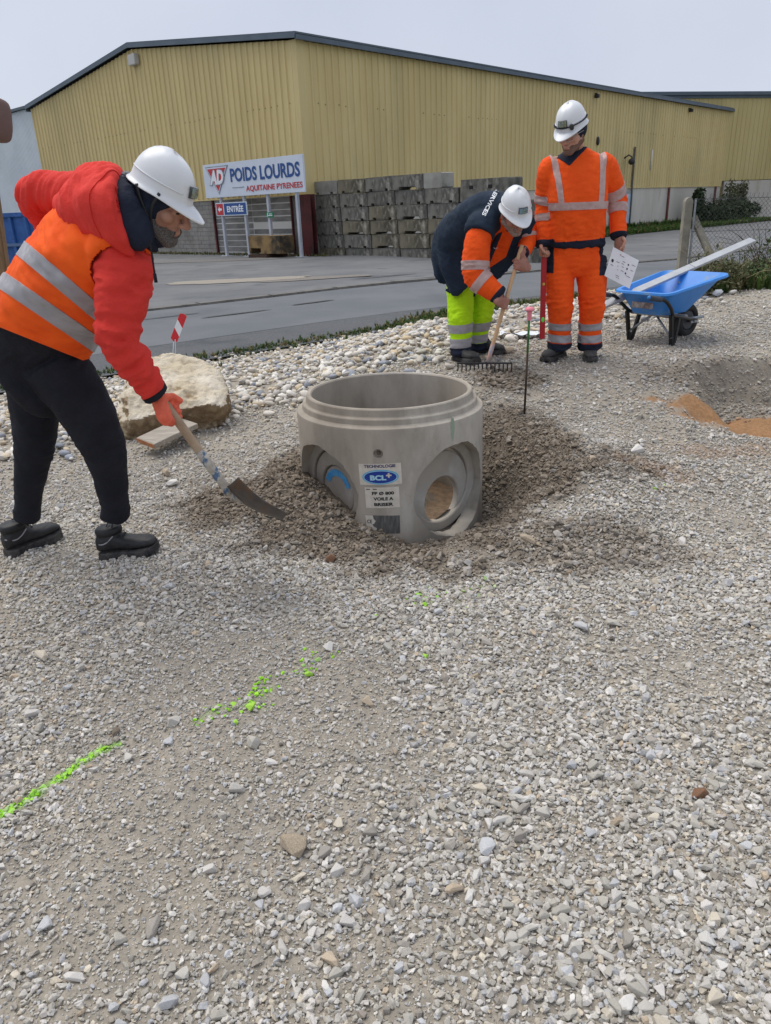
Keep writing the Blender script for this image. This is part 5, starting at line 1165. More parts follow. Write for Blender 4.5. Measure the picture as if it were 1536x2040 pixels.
# ------------------------------------------------------------------ standing worker in orange
def person_standing():
    Y = 6.07; gz = .41
    A = lambda u, v, dy=0.0: at(u, v, Y+dy)
    root = empty('person', A(1140, 716)*np.array([1, 1, 0])+np.array([0, 0, gz]), 'person in orange clothes standing upright with a paper sheet and a red level', 'person')
    up = np.array([0, 0, 1.0]); lat = nrm([1, .10, 0]); fw = np.array([.10, -1, 0])
    J = dict(pelvis=A(1143, 502, .02), chest=A(1149, 390, .0), upper=A(1150, 322, .03), neck=A(1151, 300, .03), shR=A(1093, 328, .02), shL=A(1207, 323, .03), elR=A(1083, 410, .08), elL=A(1229, 398, .09), wrR=A(1083, 482, -.04), wrL=A(1233, 470, -.02),
             hipR=A(1118, 520, .02), hipL=A(1172, 520, .02), knR=A(1114, 608, -.05), knL=A(1174, 608, -.05), anR=A(1113, 690, .0), anL=A(1173, 692, .0), up=up, sp=up, lat=lat, fw=fw)
    hc = A(1139, 262, -.10); R = head_frame((-.58, -.68, -.36)); k = 1.1; J['nk2'] = hc + R @ np.array([0, -.02, -.05])
    b = MB(); body_core(b, J); head_parts(b, hc, R, k, 1.0, False)
    # right hand closed round the level, left hand pinching the paper
    lvl0, lvl1 = A(1084, 502, -.055), A(1080, 675, -.06)
    hand(b, J['wrR'], (0.0, -.12, -1), (.55, -.80, 0), side=1, curl=(1.15, 1.45, .9), k=1.04, thumb=(.2, .9))
    hand(b, J['wrL'], (.10, -.12, -1), (-.70, -.70, 0), side=-1, curl=((.55, .5, .25), (.45, .5, .3), (.6, .7, .4), (.7, .8, .5)), k=1.06, thumb=(.2, .6))
    V, F = remesh(b, .0042, 3); obj_vf('body', V, F, m_skin, root); face_bits(hc, R, k, root)
    beard(hc, R, k, V, F, m_beardd, root, zmax=-.064, off=.0022)
    # trousers
    b = MB(); b.loft([(A(1146, 478, .02), lat*.205, fw*.145), (A(1144, 505, .02), lat*.205, fw*.145), (A(1144, 535, .02), lat*.205, fw*.14), (A(1144, 550, .02), lat*.17, fw*.11)], 28, 2.4, sub=3)
    segs = []
    for s, x0, x1, x2, x3 in (('R', 1116, 1115, 1116, 1115), ('L', 1176, 1178, 1179, 1175)):
        P = [A(x0, 515, .02), A(x1, 560, -.01), A(x2, 608, -.03), A(x3, 655, .0), A(x3, 694, .02)]; limb(b, P, [.112, .108, .095, .086, .085], rb=[.135, .125, .112, .100, .098]); segs += [(P[0], P[2], [(.0, .25), (1, .2)]), (P[2], P[4], [(0, .25), (1, .3)])]
    V, F = remesh(b, .0085, 5); V = fold(V, F, segs, .013, .005, 1.0); tr_ = obj_vf('trousers', V, F, m_orange, root)
    for s, x3, nm in (('R', 1115, 0), ('L', 1175, 1)):
        pk = near_seg(A(x3, 600), A(x3, 700), .17)
        for v0, v1, mm, name in ((642, 656, m_tape, 'reflective_band'), (665, 680, m_tape, 'reflective_band'), (682, 699, m_navy, 'cuff')):
            tl = -.10 if s == 'R' else .10
            band(name, V, F, [(A(x3, v0), (tl*.4, 0, -1)), (A(x3, v1), (-tl*.4, 0, 1))], mm, tr_, pk, .004 if mm is m_tape else .005)
    for sx, u0, u1 in ((-1, 1088, 1098), (1, 1189, 1215)):           # navy pocket panels at the sides
        band('pocket_panel', V, F, [(A(1145, 476), (0, 0, -1)), (A(1145, 548 if sx > 0 else 540), (0, 0, 1)), (A(u0 if sx > 0 else u1, 505), (sx, 0, 0))], m_navy, tr_, None, .004)
    b = MB(); b.box(A(1198, 572, -.02), (.05, .15, .19), bev=.02); b.build('side_pocket', m_orange, tr_, True)
    # sweatshirt
    b = MB(); b.loft([(A(1144, 490, .02), lat*.225, fw*.165), (A(1144, 470, .02), lat*.222, fw*.165), (A(1147, 430, .01), lat*.222, fw*.175), (A(1149, 380, .0), lat*.228, fw*.165), (A(1151, 340, .02), lat*.225, fw*.14), (A(1152, 318, .03), lat*.185, fw*.115), (A(1152, 304, .03), lat*.115, fw*.09), (A(1152, 296, .03), lat*.075, fw*.075)], 36, 2.35, sub=4)
    limb(b, [A(1108, 330, .03), A(1093, 345, .03), A(1086, 405, .07), A(1082, 450, .02), A(1082, 490, -.04)], [.092, .086, .075, .062, .053]); limb(b, [A(1192, 325, .03), A(1208, 338, .04), A(1228, 398, .09), A(1231, 440, .04), A(1233, 473, -.02)], [.092, .088, .076, .063, .054])
    V, F = remesh(b, .0085, 5); segs = [(A(1093, 345), A(1086, 405, .07), [(1, .35)]), (A(1086, 405, .07), A(1082, 490, -.04), [(0, .3), (1, .25)]), (A(1208, 338), A(1228, 398, .09), [(1, .35)]), (A(1228, 398, .09), A(1233, 473, -.02), [(0, .3), (1, .25)]), (A(1150, 330), A(1146, 480), [(.95, .2)])]
    V = fold(V, F, segs, .010, .005, 2.0); sh_ = obj_vf('sweatshirt', V, F, m_orange, root)
    tor = lambda C: ~(near_seg(A(1093, 345), A(1086, 405, .07), .095)(C) | near_seg(A(1086, 405, .07), A(1082, 490, -.04), .085)(C) | near_seg(A(1208, 338), A(1228, 398, .09), .095)(C) | near_seg(A(1228, 398, .09), A(1233, 473, -.02), .085)(C))
    band('reflective_band', V, F, [(A(1146, 403), (0, 0, -1)), (A(1146, 418), (0, 0, 1))], m_tapep, sh_, tor, .004)
    for u0, u1, ua, ub in ((1094, 1106, 1104, 1114), (1192, 1206, 1182, 1194)):   # braces over the shoulders
        t0, t1, b0, b1 = A(u0, 306), A(u1, 306), A(ua, 403), A(ub, 403)
        nl = nrm(np.cross(t0-b0, [0, 1, 0])); nr = nrm(np.cross(t1-b1, [0, 1, 0])); nl = nl if nl[0] > 0 else -nl; nr = nr if nr[0] < 0 else -nr
        band('reflective_band', V, F, [(t0, nl), (t1, nr), (A(1146, 404.5), (0, 0, 1))], m_tapep, sh_, None, .0035)
    for P0, P1, f0, f1, mm, nm in ((A(1093, 345), A(1086, 405, .07), .70, .96, m_tapep, 'reflective_band'), (A(1086, 405, .07), A(1082, 490, -.04), .30, .46, m_tapep, 'reflective_band'), (A(1086, 405, .07), A(1082, 490, -.04), .90, 1.06, m_navy, 'cuff'),
                                   (A(1208, 338), A(1228, 398, .09), .62, .90, m_tapep, 'reflective_band'), (A(1228, 398, .09), A(1233, 473, -.02), .14, .36, m_tapep, 'reflective_band'), (A(1228, 398, .09), A(1233, 473, -.02), .90, 1.08, m_navy, 'cuff')):
        ax = nrm(P1-P0); band(nm, V, F, [(P0+(P1-P0)*f0, ax), (P0+(P1-P0)*f1, -ax)], mm, sh_, near_seg(P0-(P1-P0)*.02, P1+(P1-P0)*.1, .098 if nm != 'cuff' else .1), .004 if mm is m_tapep else .005)
    band('hem', V, F, [(A(1146, 478), (0.04, 0, -1))], m_navy, sh_, tor, .005)
    # V neck in navy
    apex = A(1147, 327, -.3); l_ = A(1118, 300, -.3); r_ = A(1180, 296, -.3)
    nl = nrm(np.cross(l_-apex, [0, 1, 0])); nl = nl if nl[0] > 0 else -nl; nr = nrm(np.cross(r_-apex, [0, 1, 0])); nr = nr if nr[0] < 0 else -nr
    band('collar', V, F, [(apex, nl), (apex, nr)], m_navy, sh_, lambda C: C[:, 1] < Y+.12, .005)
    b = MB(); b.lathe([(.066, .0), (.078, .0), (.080, .018), (.071, .022), (.066, .018)], (0, 0, 0), 28, close=True); cN = A(1153, 302, .02); b.v = [tuple(cN+np.array([p[0], p[1]*1.05, p[2]+p[1]*.28])) for p in np.array(b.v)]; b.build('collar', m_navy, sh_, True)
    # helmet, beanie, goggles strap
    h, T = helmet(hc, R, root, .90, .062, 0, .0)
    b = MB(); b.ell(hc+R @ (np.array([0, -.028, .012])*k), np.array([.090, .090, .094])*k, R); V2, F2 = remesh(b, .008, 1)
    L = (V2-hc) @ R/k; kf = ((L[F2].mean(1)[:, 2] < .070) & (L[F2].mean(1)[:, 2] > -.058-.25*np.clip(-L[F2].mean(1)[:, 1]-.02, 0, .06))); V2 = V2+vnorm(V2, F2)*(.004*noise3(V2*30))[:, None]; obj_vf('beanie', V2, F2[kf], m_navy, root)
    b = MB(); b.tube([T((.1185*math.sin(a), .146*math.cos(a)-.004, .012+.012*(abs(a)/1.5)-.004)) for a in np.linspace(-2.2, 2.2, 40)], .0075, 8, rb=.0035, hint=R[:, 2]); b.build('goggle_strap', m_navy, root, True)
    b = MB(); b.ell(T((-.075, .135, .012)), (.018, .012, .022), R, 12, 8); b.build('strap_clip', m_dkmetal, root, True)
    TT = lambda p: hc+R @ (np.array(p)*k)
    for s_ in (-1, 1):
        b = MB(); b.tube([TT((s_*.010, .116, -.002)), TT((s_*.034, .114, .006)), TT((s_*.060, .094, .002)), TT((s_*.060, .096, -.022)), TT((s_*.034, .112, -.026)), TT((s_*.012, .116, -.018)), TT((s_*.010, .116, -.002))], .0018, 6); b.tube([TT((s_*.061, .094, .0)), TT((s_*.084, .0, .0))], .0018, 5); b.build('safety_glasses', mat('clear_frame', (.45, .45, .44), rough=.2) if 'clear_frame' not in bpy.data.materials else bpy.data.materials['clear_frame'], root, True)
    # boots
    for hx, hy, tx, ty, an in ((1121, .12, 1072, -.17, J['anR']), (1174, .14, 1176, -.19, J['anL'])):
        h0 = at(hx, 708, Y+hy); h0[2] = terrain_z(h0[0], h0[1])+.004; t0 = at(tx, 716, Y+ty); t0[2] = terrain_z(t0[0], t0[1])+.006; t0 = h0+nrm(t0-h0)*.305
        q = h0+(t0-h0)*.2; boot(h0, t0, np.array([q[0], q[1], q[2]+.135]), root, m_boot, m_sole, w=.056)
    # red level held upright
    lv = empty('spirit_level', (lvl0+lvl1)/2, 'long red spirit level hanging upright from the hand of the standing worker', 'spirit level'); x, y, z = frame(lvl1-lvl0, (0, 1, 0))
    m_lr = mat('level_red', srgb(176, 26, 38), rough=.4); Rl = np.stack([x, y, z], 1); b = MB(); Ll = np.linalg.norm(lvl1-lvl0); b.box((lvl0+lvl1)/2, (.022, .040, Ll) if abs(x[1]) > abs(y[1]) else (.040, .022, Ll), Rl, .003); b.build('body', m_lr, lv)
    fy = y if y[1] < 0 else -y; fx_ = x if abs(x[1]) < abs(y[1]) else y; nrm_l = y if abs(y[1]) > abs(x[1]) else x; nrm_l = nrm_l if nrm_l[1] < 0 else -nrm_l; hw_ = .0115
    b = MB(); b.ell(lvl0+(lvl1-lvl0)*.77+nrm_l*hw_, (.014, .004, .020), None, 14, 8); b.build('vial', mat('vial_green', (.16, .75, .10), rough=.3), lv, True)
    b = MB(); b.ell(lvl0+(lvl1-lvl0)*.36+nrm_l*hw_, (.011, .004, .011), None, 14, 8); b.build('vial', mat('vial_yellow', (.55, .42, .08), rough=.3), lv, True)
    # paper sheet with sketch marks
    pc_ = [A(1222, 492, -.085), A(1273, 519, -.13), A(1254, 575, -.17), A(1204, 549, -.12)]
    n = 10; P = []
    for j in range(n+1):
        for i in range(n+1):
            s_, t_ = i/n, j/n; p = (pc_[0]*(1-s_)+pc_[1]*s_)*(1-t_)+(pc_[3]*(1-s_)+pc_[2]*s_)*t_; P.append(p+np.array([0, .010*math.sin(s_*3.1)*(t_), 0]))
    k_ = np.arange((n+1)**2).reshape(n+1, n+1); Fp = np.stack([k_[:-1, :-1], k_[:-1, 1:], k_[1:, 1:], k_[1:, :-1]], -1).reshape(-1, 4)
    pp = empty('paper_sheet', np.mean(pc_, 0), 'white paper sheet with black sketch marks hanging from the hand of the standing worker', 'paper')
    M = np.array(wmat(pp).inverted()); P = np.array(P); put('sheet', mesh_np('sheet', P+M[:3, 3], Fp, mat('paper_white', (.80, .80, .83), (.76, .76, .80), scale=6, rough=.8)), pp)
    ex, ey = nrm(pc_[1]-pc_[0]), nrm(pc_[3]-pc_[0]); nn = np.cross(ex, ey); nn = nn if nn[1] < 0 else -nn; wx, wy = np.linalg.norm(pc_[1]-pc_[0]), np.linalg.norm(pc_[3]-pc_[0]); b = MB()
    def dot(sx, sy, w_, h_):
        o = pc_[0]+ex*wx*sx+ey*wy*sy+np.array([0, .010*math.sin(sx*3.1)*sy, 0]); o = (pc_[0]*(1-sx)+pc_[1]*sx)*(1-sy)+(pc_[3]*(1-sx)+pc_[2]*sx)*sy+np.array([0, .010*math.sin(sx*3.1)*sy, 0])+nn*.0022; m_ = 10
        b.add([o+ex*w_*math.cos(2*math.pi*q/m_)+ey*h_*math.sin(2*math.pi*q/m_) for q in range(m_)], [tuple(range(m_))])
    dot(.12, .42, .010, .012); dot(.70, .30, .006, .007); dot(.70, .44, .006, .007); dot(.70, .60, .006, .007)
    rs_ = np.random.default_rng(9)
    for sx, sy, w_ in ((.14, .56, .014), (.32, .38, .016), (.52, .28, .014), (.88, .24, .018), (.50, .36, .012), (.88, .42, .014), (.54, .45, .010), (.56, .58, .013), (.82, .66, .022), (.42, .14, .016), (.45, .80, .018), (.45, .86, .006), (.52, .86, .006), (.36, .5, .005), (.4, .62, .005)): dot(sx, sy, w_, .0016)
    b.build('sketch_marks', m_black, pp)
person_standing()

# ------------------------------------------------------------------ bending worker with the rake
def person_raking():
    Y = 6.15; A = lambda u, v, Yq: at(u, v, Yq)
    f0 = on(922, 728, .42)
    root = empty('person', np.array([f0[0], Y, float(terrain_z(f0[0], Y))]), 'person in navy bodywarmer and yellow trousers bending forward over a rake', 'person')
    lat = nrm(np.array([.90, .40, -.05])); pel = A(915, 520, 6.36); nk = A(1016, 418, 5.90); sp = nrm(nk-pel); lat = nrm(lat-sp*np.dot(lat, sp)); fw = np.cross(sp, lat); fw = fw if fw[1] < 0 else -fw
    J = dict(pelvis=pel, chest=A(968, 452, 6.10), upper=A(1000, 425, 5.97), neck=nk, shR=A(960, 462, 5.86), shL=A(1042, 440, 6.06), elR=A(950, 545, 5.80), elL=A(1052, 482, 6.06), wrR=A(996, 590, 5.73), wrL=A(1038, 507, 5.79), hipR=A(915, 560, 6.30), hipL=A(957, 555, 6.40), knR=A(917, 636, 6.16), knL=A(956, 625, 6.34), anR=A(918, 700, 6.14), anL=A(951, 688, 6.36), up=np.array([0, 0, 1.0]), sp=sp, lat=lat, fw=fw)
    hc = A(1026, 424, 5.78); R = head_frame((.24, -.74, -.60), -.12); k = 1.1; J['nk2'] = hc+R @ np.array([0, -.02, -.05])
    top, bot = A(1032, 516, 5.78), A(967, 737, 5.70); rd = nrm(bot-top)
    b = MB(); body_core(b, J); head_parts(b, hc, R, k, 1.06)
    def grip_on(c, wr, b, side, k_, fat=0.0):
        """hand from wrist to a round handle through c"""
        d = nrm(c-wr); d = nrm(d-rd*np.dot(d, rd)); n = np.cross(rd, d); n = n if n[1] > 0 else -n      # palm faces the handle, back of the hand to the viewer
        w = c - d*.088*k_ - n*.026*k_; sd = 1 if np.dot(np.cross(d, n), -rd)*1 > 0 else -1
        b.capsule(wr, w, .026+fat, .026+fat, 10); hand(b, w, d, n, side=sd*side, curl=(1.05, 1.5, .95), k=k_, fat=fat, thumb=(.1, 1.0), spread=.0)
    gR = top+rd*np.dot(A(1004, 604, 5.73)-top, rd); gL = top+rd*.04
    grip_on(gR, J['wrR'], b, 1, 1.05); grip_on(gL, J['wrL'], b, 1, 1.02)
    V, F = remesh(b, .0042, 3); obj_vf('body', V, F, m_skin2, root); face_bits(hc, R, k, root); beard(hc, R, k, V, F, m_stub, root, zmax=-.05, off=.0025)
    # trousers
    b = MB(); b.loft([(A(905, 500, 6.38), lat*.17, fw*.13), (A(916, 540, 6.36), lat*.19, fw*.14), (A(935, 565, 6.36), lat*.17, fw*.12)], 26, 2.3, sub=3)
    PR = [A(915, 545, 6.30), A(917, 595, 6.22), A(917, 640, 6.16), A(918, 675, 6.15), A(918, 706, 6.15)]; PL = [A(962, 545, 6.40), A(963, 590, 6.37), A(957, 632, 6.34), A(952, 662, 6.36), A(951, 692, 6.38)]
    segs = []
    for P in (PR, PL): limb(b, P, [.105, .105, .095, .085, .080], rb=[.13, .12, .11, .098, .09]); segs += [(P[0], P[2], [(0, .3), (1, .25)]), (P[2], P[4], [(0, .25), (1, .3)])]
    V, F = remesh(b, .0085, 5); V = fold(V, F, segs, .012, .004, 3.0); tr_ = obj_vf('trousers', V, F, m_yelhv, root)
    for P, vv in ((PR, ((644, 661), (672, 690), (690, 712))), (PL, ((640, 657), (664, 680), (681, 700)))):
        u_ = 918 if P is PR else 951; Yq = 6.15 if P is PR else 6.37
        for i, (v0, v1) in enumerate(vv): band('reflective_band' if i < 2 else 'cuff', V, F, [(A(u_, v0, Yq), (.05, 0, -1)), (A(u_, v1, Yq), (-.05, 0, 1))], m_tape if i < 2 else m_navy, tr_, near_seg(P[2], P[4], .15), .004)
    # orange sweatshirt under the bodywarmer
    b = MB(); b.loft([(pel+sp*.12, lat*.17, fw*.12), (J['chest'], lat*.20, fw*.125), (J['upper'], lat*.18, fw*.11), (nk, lat*.085, fw*.08)], 24, 2.2, sub=4)
    aR = [A(966, 448, 5.92), A(952, 480, 5.83), A(949, 545, 5.80), A(972, 572, 5.76), A(998, 589, 5.73)]; aL = [A(1036, 438, 6.08), A(1046, 452, 6.08), A(1050, 480, 6.06), A(1046, 494, 5.98), A(1038, 507, 5.86)]
    limb(b, aR, [.085, .098, .096, .080, .056]); limb(b, aL, [.075, .075, .066, .056, .048])
    V, F = remesh(b, .008, 5); segs = [(aR[1], aR[2], [(1, .4)]), (aR[2], aR[4], [(0, .4), (1, .2)]), (aL[1], aL[2], [(1, .4)]), (aL[2], aL[4], [(0, .4)])]
    V = fold(V, F, segs, .010, .004, 4.0); sw = obj_vf('sweatshirt', V, F, m_orange, root)
    for P0, P1, f0_, f1_, mm, nm, r in ((aR[1], aR[2], .62, .90, m_tapep, 'reflective_band', .13), (aR[2], aR[4], .16, .42, m_tapep, 'reflective_band', .115), (aR[2], aR[4], .86, 1.06, m_navy, 'cuff', .09), (aL[2], aL[4], .80, 1.06, m_navy, 'cuff', .08), (aL[1], aL[2], .45, .75, m_tapep, 'reflective_band', .1)):
        ax = nrm(P1-P0); band(nm, V, F, [(P0+(P1-P0)*f0_, ax), (P0+(P1-P0)*f1_, -ax)], mm, sw, near_seg(P0, P1+(P1-P0)*.1, r), .004)
    # long navy bodywarmer, open at the front
    b = MB(); b.loft([(A(918, 566, 6.28), lat*.16, fw*.15), (A(905, 548, 6.32), lat*.20, fw*.18), (A(903, 510, 6.34), lat*.205, fw*.185), (A(921, 472, 6.25), lat*.21, fw*.175), (A(958, 438, 6.10), lat*.225, fw*.16), (A(990, 415, 5.99), lat*.205, fw*.14), (A(1010, 408, 5.92), lat*.13, fw*.11), (A(1024, 410, 5.86), lat*.092, fw*.095)], 40, 2.3, sub=5)
    limb(b, [A(985, 430, 5.97), A(962, 448, 5.88), A(955, 468, 5.84)], [.10, .112, .112]); limb(b, [A(1020, 425, 6.02), A(1036, 432, 6.06), A(1044, 446, 6.07)], [.09, .09, .088])
    def slab(px, th):
        """a thick cloth panel through the given points (u, v, distance)"""
        P = [A(*q) for q in px]; n_ = len(P); b.add(P+[p+np.array([0, th, 0]) for p in P], [tuple(range(n_)), tuple(range(n_, 2*n_))[::-1]]+[(i, (i+1) % n_, n_+(i+1) % n_, n_+i) for i in range(n_)])
    slab([(872, 500, 6.16), (880, 540, 6.10), (902, 590, 6.07), (912, 590, 6.07), (944, 562, 6.07), (948, 520, 6.08), (920, 480, 6.10)], .24)
    slab([(1000, 440, 5.94), (1060, 428, 5.98), (1068, 442, 5.99), (1050, 492, 6.00), (1012, 540, 6.06), (990, 556, 6.10), (968, 552, 6.12), (972, 520, 6.02)], .12)
    V, F = remesh(b, .0085, 6); segs = [(pel, J['chest'], [(.4, .4)]), (J['chest'], nk, [(.1, .3)])]
    V = fold(V, F, segs, .010, .006, 5.0)
    jk = obj_vf('bodywarmer', V, F, m_navyj, root)
    # the open front shows the orange sweatshirt
    def vplane(p, q, inside):
        n_ = nrm(np.cross(ray(*p), ray(*q))); return (CAMP, n_ if np.dot(n_, ray(*inside)) > 0 else -n_)
    quad = [(1003, 458), (1024, 468), (1008, 512), (972, 536)]; ins = (1002, 492)
    band('shirt_front', V, F, [vplane(quad[i], quad[(i+1) % 4], ins) for i in range(4)], m_orange, jk, lambda C: (C-CAMP)@_fw < 5.95, .004)
    # lettering across the shoulders
    P, Ft = fit_text('SERVICES', .20, .030, bold=.03); o_ = J['upper']-sp*.02-fw*.165; ex = nrm(lat*.55-sp*.83)*-1; ex = nrm(-sp*.75-lat*.3); ex = nrm(np.array(A(969, 424, 5.9))-np.array(A(984, 396, 5.9)))
    from mathutils.bvhtree import BVHTree
    tree = BVHTree.FromPolygons([Vector(p) for p in V], [list(map(int, f)) for f in F])
    c0 = A(977, 404, 5.9); ey = nrm(np.cross(ex, CAMP-c0)); ey = ey if ey @ CR > 0 else -ey; Vt = []
    for p in P:
        q = c0+ex*p[0]+ey*p[1]; dq = nrm(q-CAMP); hit = tree.ray_cast(Vector(CAMP), Vector(dq)); Vt.append(np.array(hit[0])+np.array(hit[1])*(.004 if np.dot(hit[1], dq) < 0 else -.004) if hit[0] else q)
    b = MB(); b.add(Vt, Ft); b.build('lettering', m_twhite, jk, fix=False)
    b = MB(); b.tube([A(983, 493, 5.78), A(987, 496, 5.775), A(992, 493, 5.78)], .003, 5); b.build('zip_pull', m_galv, jk, True)
    # collar of the bodywarmer
    helmet(hc, R, root, .90, .050, 0, .16)
    for hu, hv, hY, tu, tv, tY in ((906, 724, 6.20, 944, 729, 5.99), (948, 702, 6.46, 994, 700, 6.28)):
        h0 = A(hu, hv, hY); h0[2] = terrain_z(h0[0], h0[1])+.004; t0 = A(tu, tv, tY); t0[2] = terrain_z(t0[0], t0[1])+.006; t0 = h0+nrm(t0-h0)*.30; q = h0+(t0-h0)*.2
        boot(h0, t0, np.array([q[0], q[1], q[2]+.13]), root, m_boot, m_sole, w=.056)
    # rake
    rk = empty('rake', bot, 'wide dark steel garden rake with pale wooden handle held by the bending worker', 'rake')
    m_wood = mat('ash_wood', srgb(206, 170, 132), srgb(186, 150, 112), scale=7, rough=.7, stretch=(1, 1, .2)); b = MB(); b.tube(catmull([top-rd*.10, bot-rd*.09], 12), .0150, 12); b.build('handle', m_wood, rk, True)
    b = MB(); b.tube([bot-rd*.20, bot-rd*.10, bot-rd*.03], [.0175, .017, .010], 10); b.build('socket', mat('rake_socket', srgb(196, 150, 130), srgb(140, 146, 160), scale=40, rough=.5), rk, True)
    hl, hr = A(911, 737, 5.74), A(1020, 741, 5.66); hz_ = float(terrain_z((hl[0]+hr[0])/2, 5.7))+.075; hl[2] = max(hl[2], hz_-.02); hr[2] = max(hr[2], hz_-.02); ax = nrm(hr-hl); b = MB(); b.bar(hl, hr, .020, .012, hint=(0, 0, 1), bev=.002); b.tube([bot-rd*.06, (hl+hr)/2], .009, 8); b.build('head', m_dkmetal, rk)
    W_ = np.linalg.norm(hr-hl)
    for i in range(14):
        p = hl+ax*(W_*(i+.15)/13.3); b = MB(); b.tube(catmull([p, p+np.array([0, -.008, -.022]), p+np.array([0, -.004, -.048]), p+np.array([0, .010, -.072])], 6), [.0058, .0056, .0053, .0050, .0045, .0028], 6); b.build('tine', m_dkmetal, rk, True)
person_raking()

# ------------------------------------------------------------------ bending worker with the shovel, in front at the left
def person_shovelling():
    A = lambda u, v, Yq: at(u, v, Yq)
    root = empty('person', np.array([-1.55, 3.5, 0.0]), 'person in red jacket and orange vest bending over a shovel at the left', 'person')
    pel = A(62, 680, 3.36); nk = A(262, 432, 3.02); sp = nrm(nk-pel); lat = nrm(np.array([.22, -.93, -.30])); lat = nrm(lat-sp*np.dot(lat, sp)); fw = np.cross(lat, sp); fw = fw if fw[2] < 0 else -fw   # lat points to his right, towards the camera
    shR, elR, wrR = A(246, 535, 2.90), A(236, 672, 2.86), A(312, 783, 3.0); shL, elL, wrL = A(205, 405, 3.20), A(72, 392, 3.36), A(150, 540, 3.52)
    J = dict(pelvis=pel, chest=A(170, 520, 3.17), upper=A(228, 462, 3.07), neck=nk, shR=shR, shL=shL, elR=elR, elL=elL, wrR=wrR, wrL=wrL, hipR=A(92, 725, 3.33), hipL=A(66, 725, 3.44), knR=A(196, 875, 3.30), knL=A(70, 875, 3.50), anR=A(230, 1030, 3.42), anL=A(50, 1030, 3.56), up=np.array([0, 0, 1.0]), sp=sp, lat=lat, fw=fw)
    hc = A(318, 399, 2.96); R = head_frame((.86, -.16, -.52)); k = 1.08; J['nk2'] = hc+R @ np.array([0, -.03, -.06])
    g0, g1 = A(342, 822, 3.05), A(452, 975, 3.02); hd = nrm(g1-g0); top = g0-hd*.36
    b = MB(); body_core(b, J); head_parts(b, hc, R, k, .96, False)
    dW = nrm(nrm(A(340, 818, 3.03)-wrR)); nP = nrm(np.cross(hd, dW)); nP = nP if nP[1] > 0 else -nP; sdv = nrm(np.cross(dW, nP))
    sd = 1 if np.dot(sdv, hd) < 0 else -1
    wq = g0-nrm(dW-hd*np.dot(dW, hd))*.075-nP*.024
    dH = nrm(dW-hd*np.dot(dW, hd))
    def gl(b, fat): 
        b.capsule(wrR, wq, .028+fat, .028+fat, 12); hand(b, wq, dH, nP, side=sd, curl=(1.0, 1.45, 1.0), k=1.14, fat=fat, thumb=(.1, 1.0), spread=0)
    gl(b, 0)
    wl_ = top+np.array([0, .05, .02]); b.capsule(wrL, wl_-hd*.02, .026, .026); hand(b, wrL, nrm(top-wrL), (0, -1, 0), side=1, curl=(1.0, 1.3, .9))
    V, F = remesh(b, .0042, 3); obj_vf('body', V, F, m_skin3, root); face_bits(hc, R, k, root); beard(hc, R, k, V, F, m_beard, root, zmax=-.062, off=.007, ymin=.022)
    bm_ = MB(); gl(bm_, .0035); bm_.capsule(wrR-(wq-wrR)*.55, wrR, .036, .034, 12); Vg, Fg = remesh(bm_, .0036, 2); Vg = Vg+vnorm(Vg, Fg)*(.0012*noise3(Vg*70))[:, None]
    gv = obj_vf('glove', Vg, Fg, m_glove, root); P, Ft = fit_text('GRIP WORK', .036, .012) if False else (None, None)
    pw_ = wrR-(wq-wrR)*.30; band('cuff', Vg, Fg, [(wrR-(wq-wrR)*.55, nrm(wq-wrR)), (wrR-(wq-wrR)*.15, -nrm(wq-wrR))], m_navy, gv, None, .004)
    # trousers
    b = MB(); b.loft([(A(112, 592, 3.25), lat*.195, fw*.155), (A(84, 640, 3.31), lat*.205, fw*.175), (pel, lat*.205, fw*.195), (A(72, 730, 3.36), lat*.20, fw*.185), (A(82, 775, 3.38), lat*.16, fw*.13)], 28, 2.3, sub=4)
    PR = [A(106, 722, 3.26), A(154, 790, 3.26), A(198, 872, 3.30), A(220, 955, 3.37), A(231, 1030, 3.43)]; PL = [A(66, 722, 3.46), A(68, 800, 3.48), A(69, 872, 3.50), A(60, 955, 3.54), A(52, 1032, 3.57)]
    limb(b, PR, [.135, .130, .104, .080, .066], rb=[.125, .12, .104, .080, .066]); limb(b, PL, [.125, .116, .096, .074, .062])
    V, F = remesh(b, .0085, 5); V = fold(V, F, [(PR[0], PR[2], [(0, .35), (1, .2)]), (PR[2], PR[4], [(0, .2), (1, .22)]), (PL[0], PL[2], [(0, .3), (1, .2)]), (PL[2], PL[4], [(0, .25), (1, .22)])], .0060, .005, 6.0)
    tr_ = obj_vf('trousers', V, F, m_dark, root)
    # red jacket
    tors = [(A(72, 672, 3.34), lat*.21, fw*.195), (A(84, 650, 3.31), lat*.215, fw*.20), (A(132, 578, 3.23), lat*.222, fw*.185), (A(182, 512, 3.15), lat*.235, fw*.172), (A(226, 462, 3.08), lat*.205, fw*.14), (A(252, 436, 3.04), lat*.12, fw*.105)]
    b = MB(); b.loft(tors, 40, 2.3, sub=5)
    aR = [A(228, 500, 3.03), A(247, 540, 2.92), A(238, 668, 2.87), A(270, 728, 2.91), A(312, 783, 2.97)]; aL = [A(215, 420, 3.16), A(170, 392, 3.24), A(74, 390, 3.36), A(105, 450, 3.46), A(150, 530, 3.52)]
    limb(b, aR, [.098, .103, .078, .066, .050]); limb(b, aL, [.088, .084, .074, .064, .05])
    V, F = remesh(b, .0085, 5); V = fold(V, F, [(aR[1], aR[2], [(.2, .3), (1, .4)]), (aR[2], aR[4], [(0, .4), (.95, .3), (.5, .3)]), (aL[1], aL[2], [(1, .5)]), (aL[2], aL[4], [(0, .4)]), (tors[1][0], tors[4][0], [(.2, .2)])], .014, .005, 7.0)
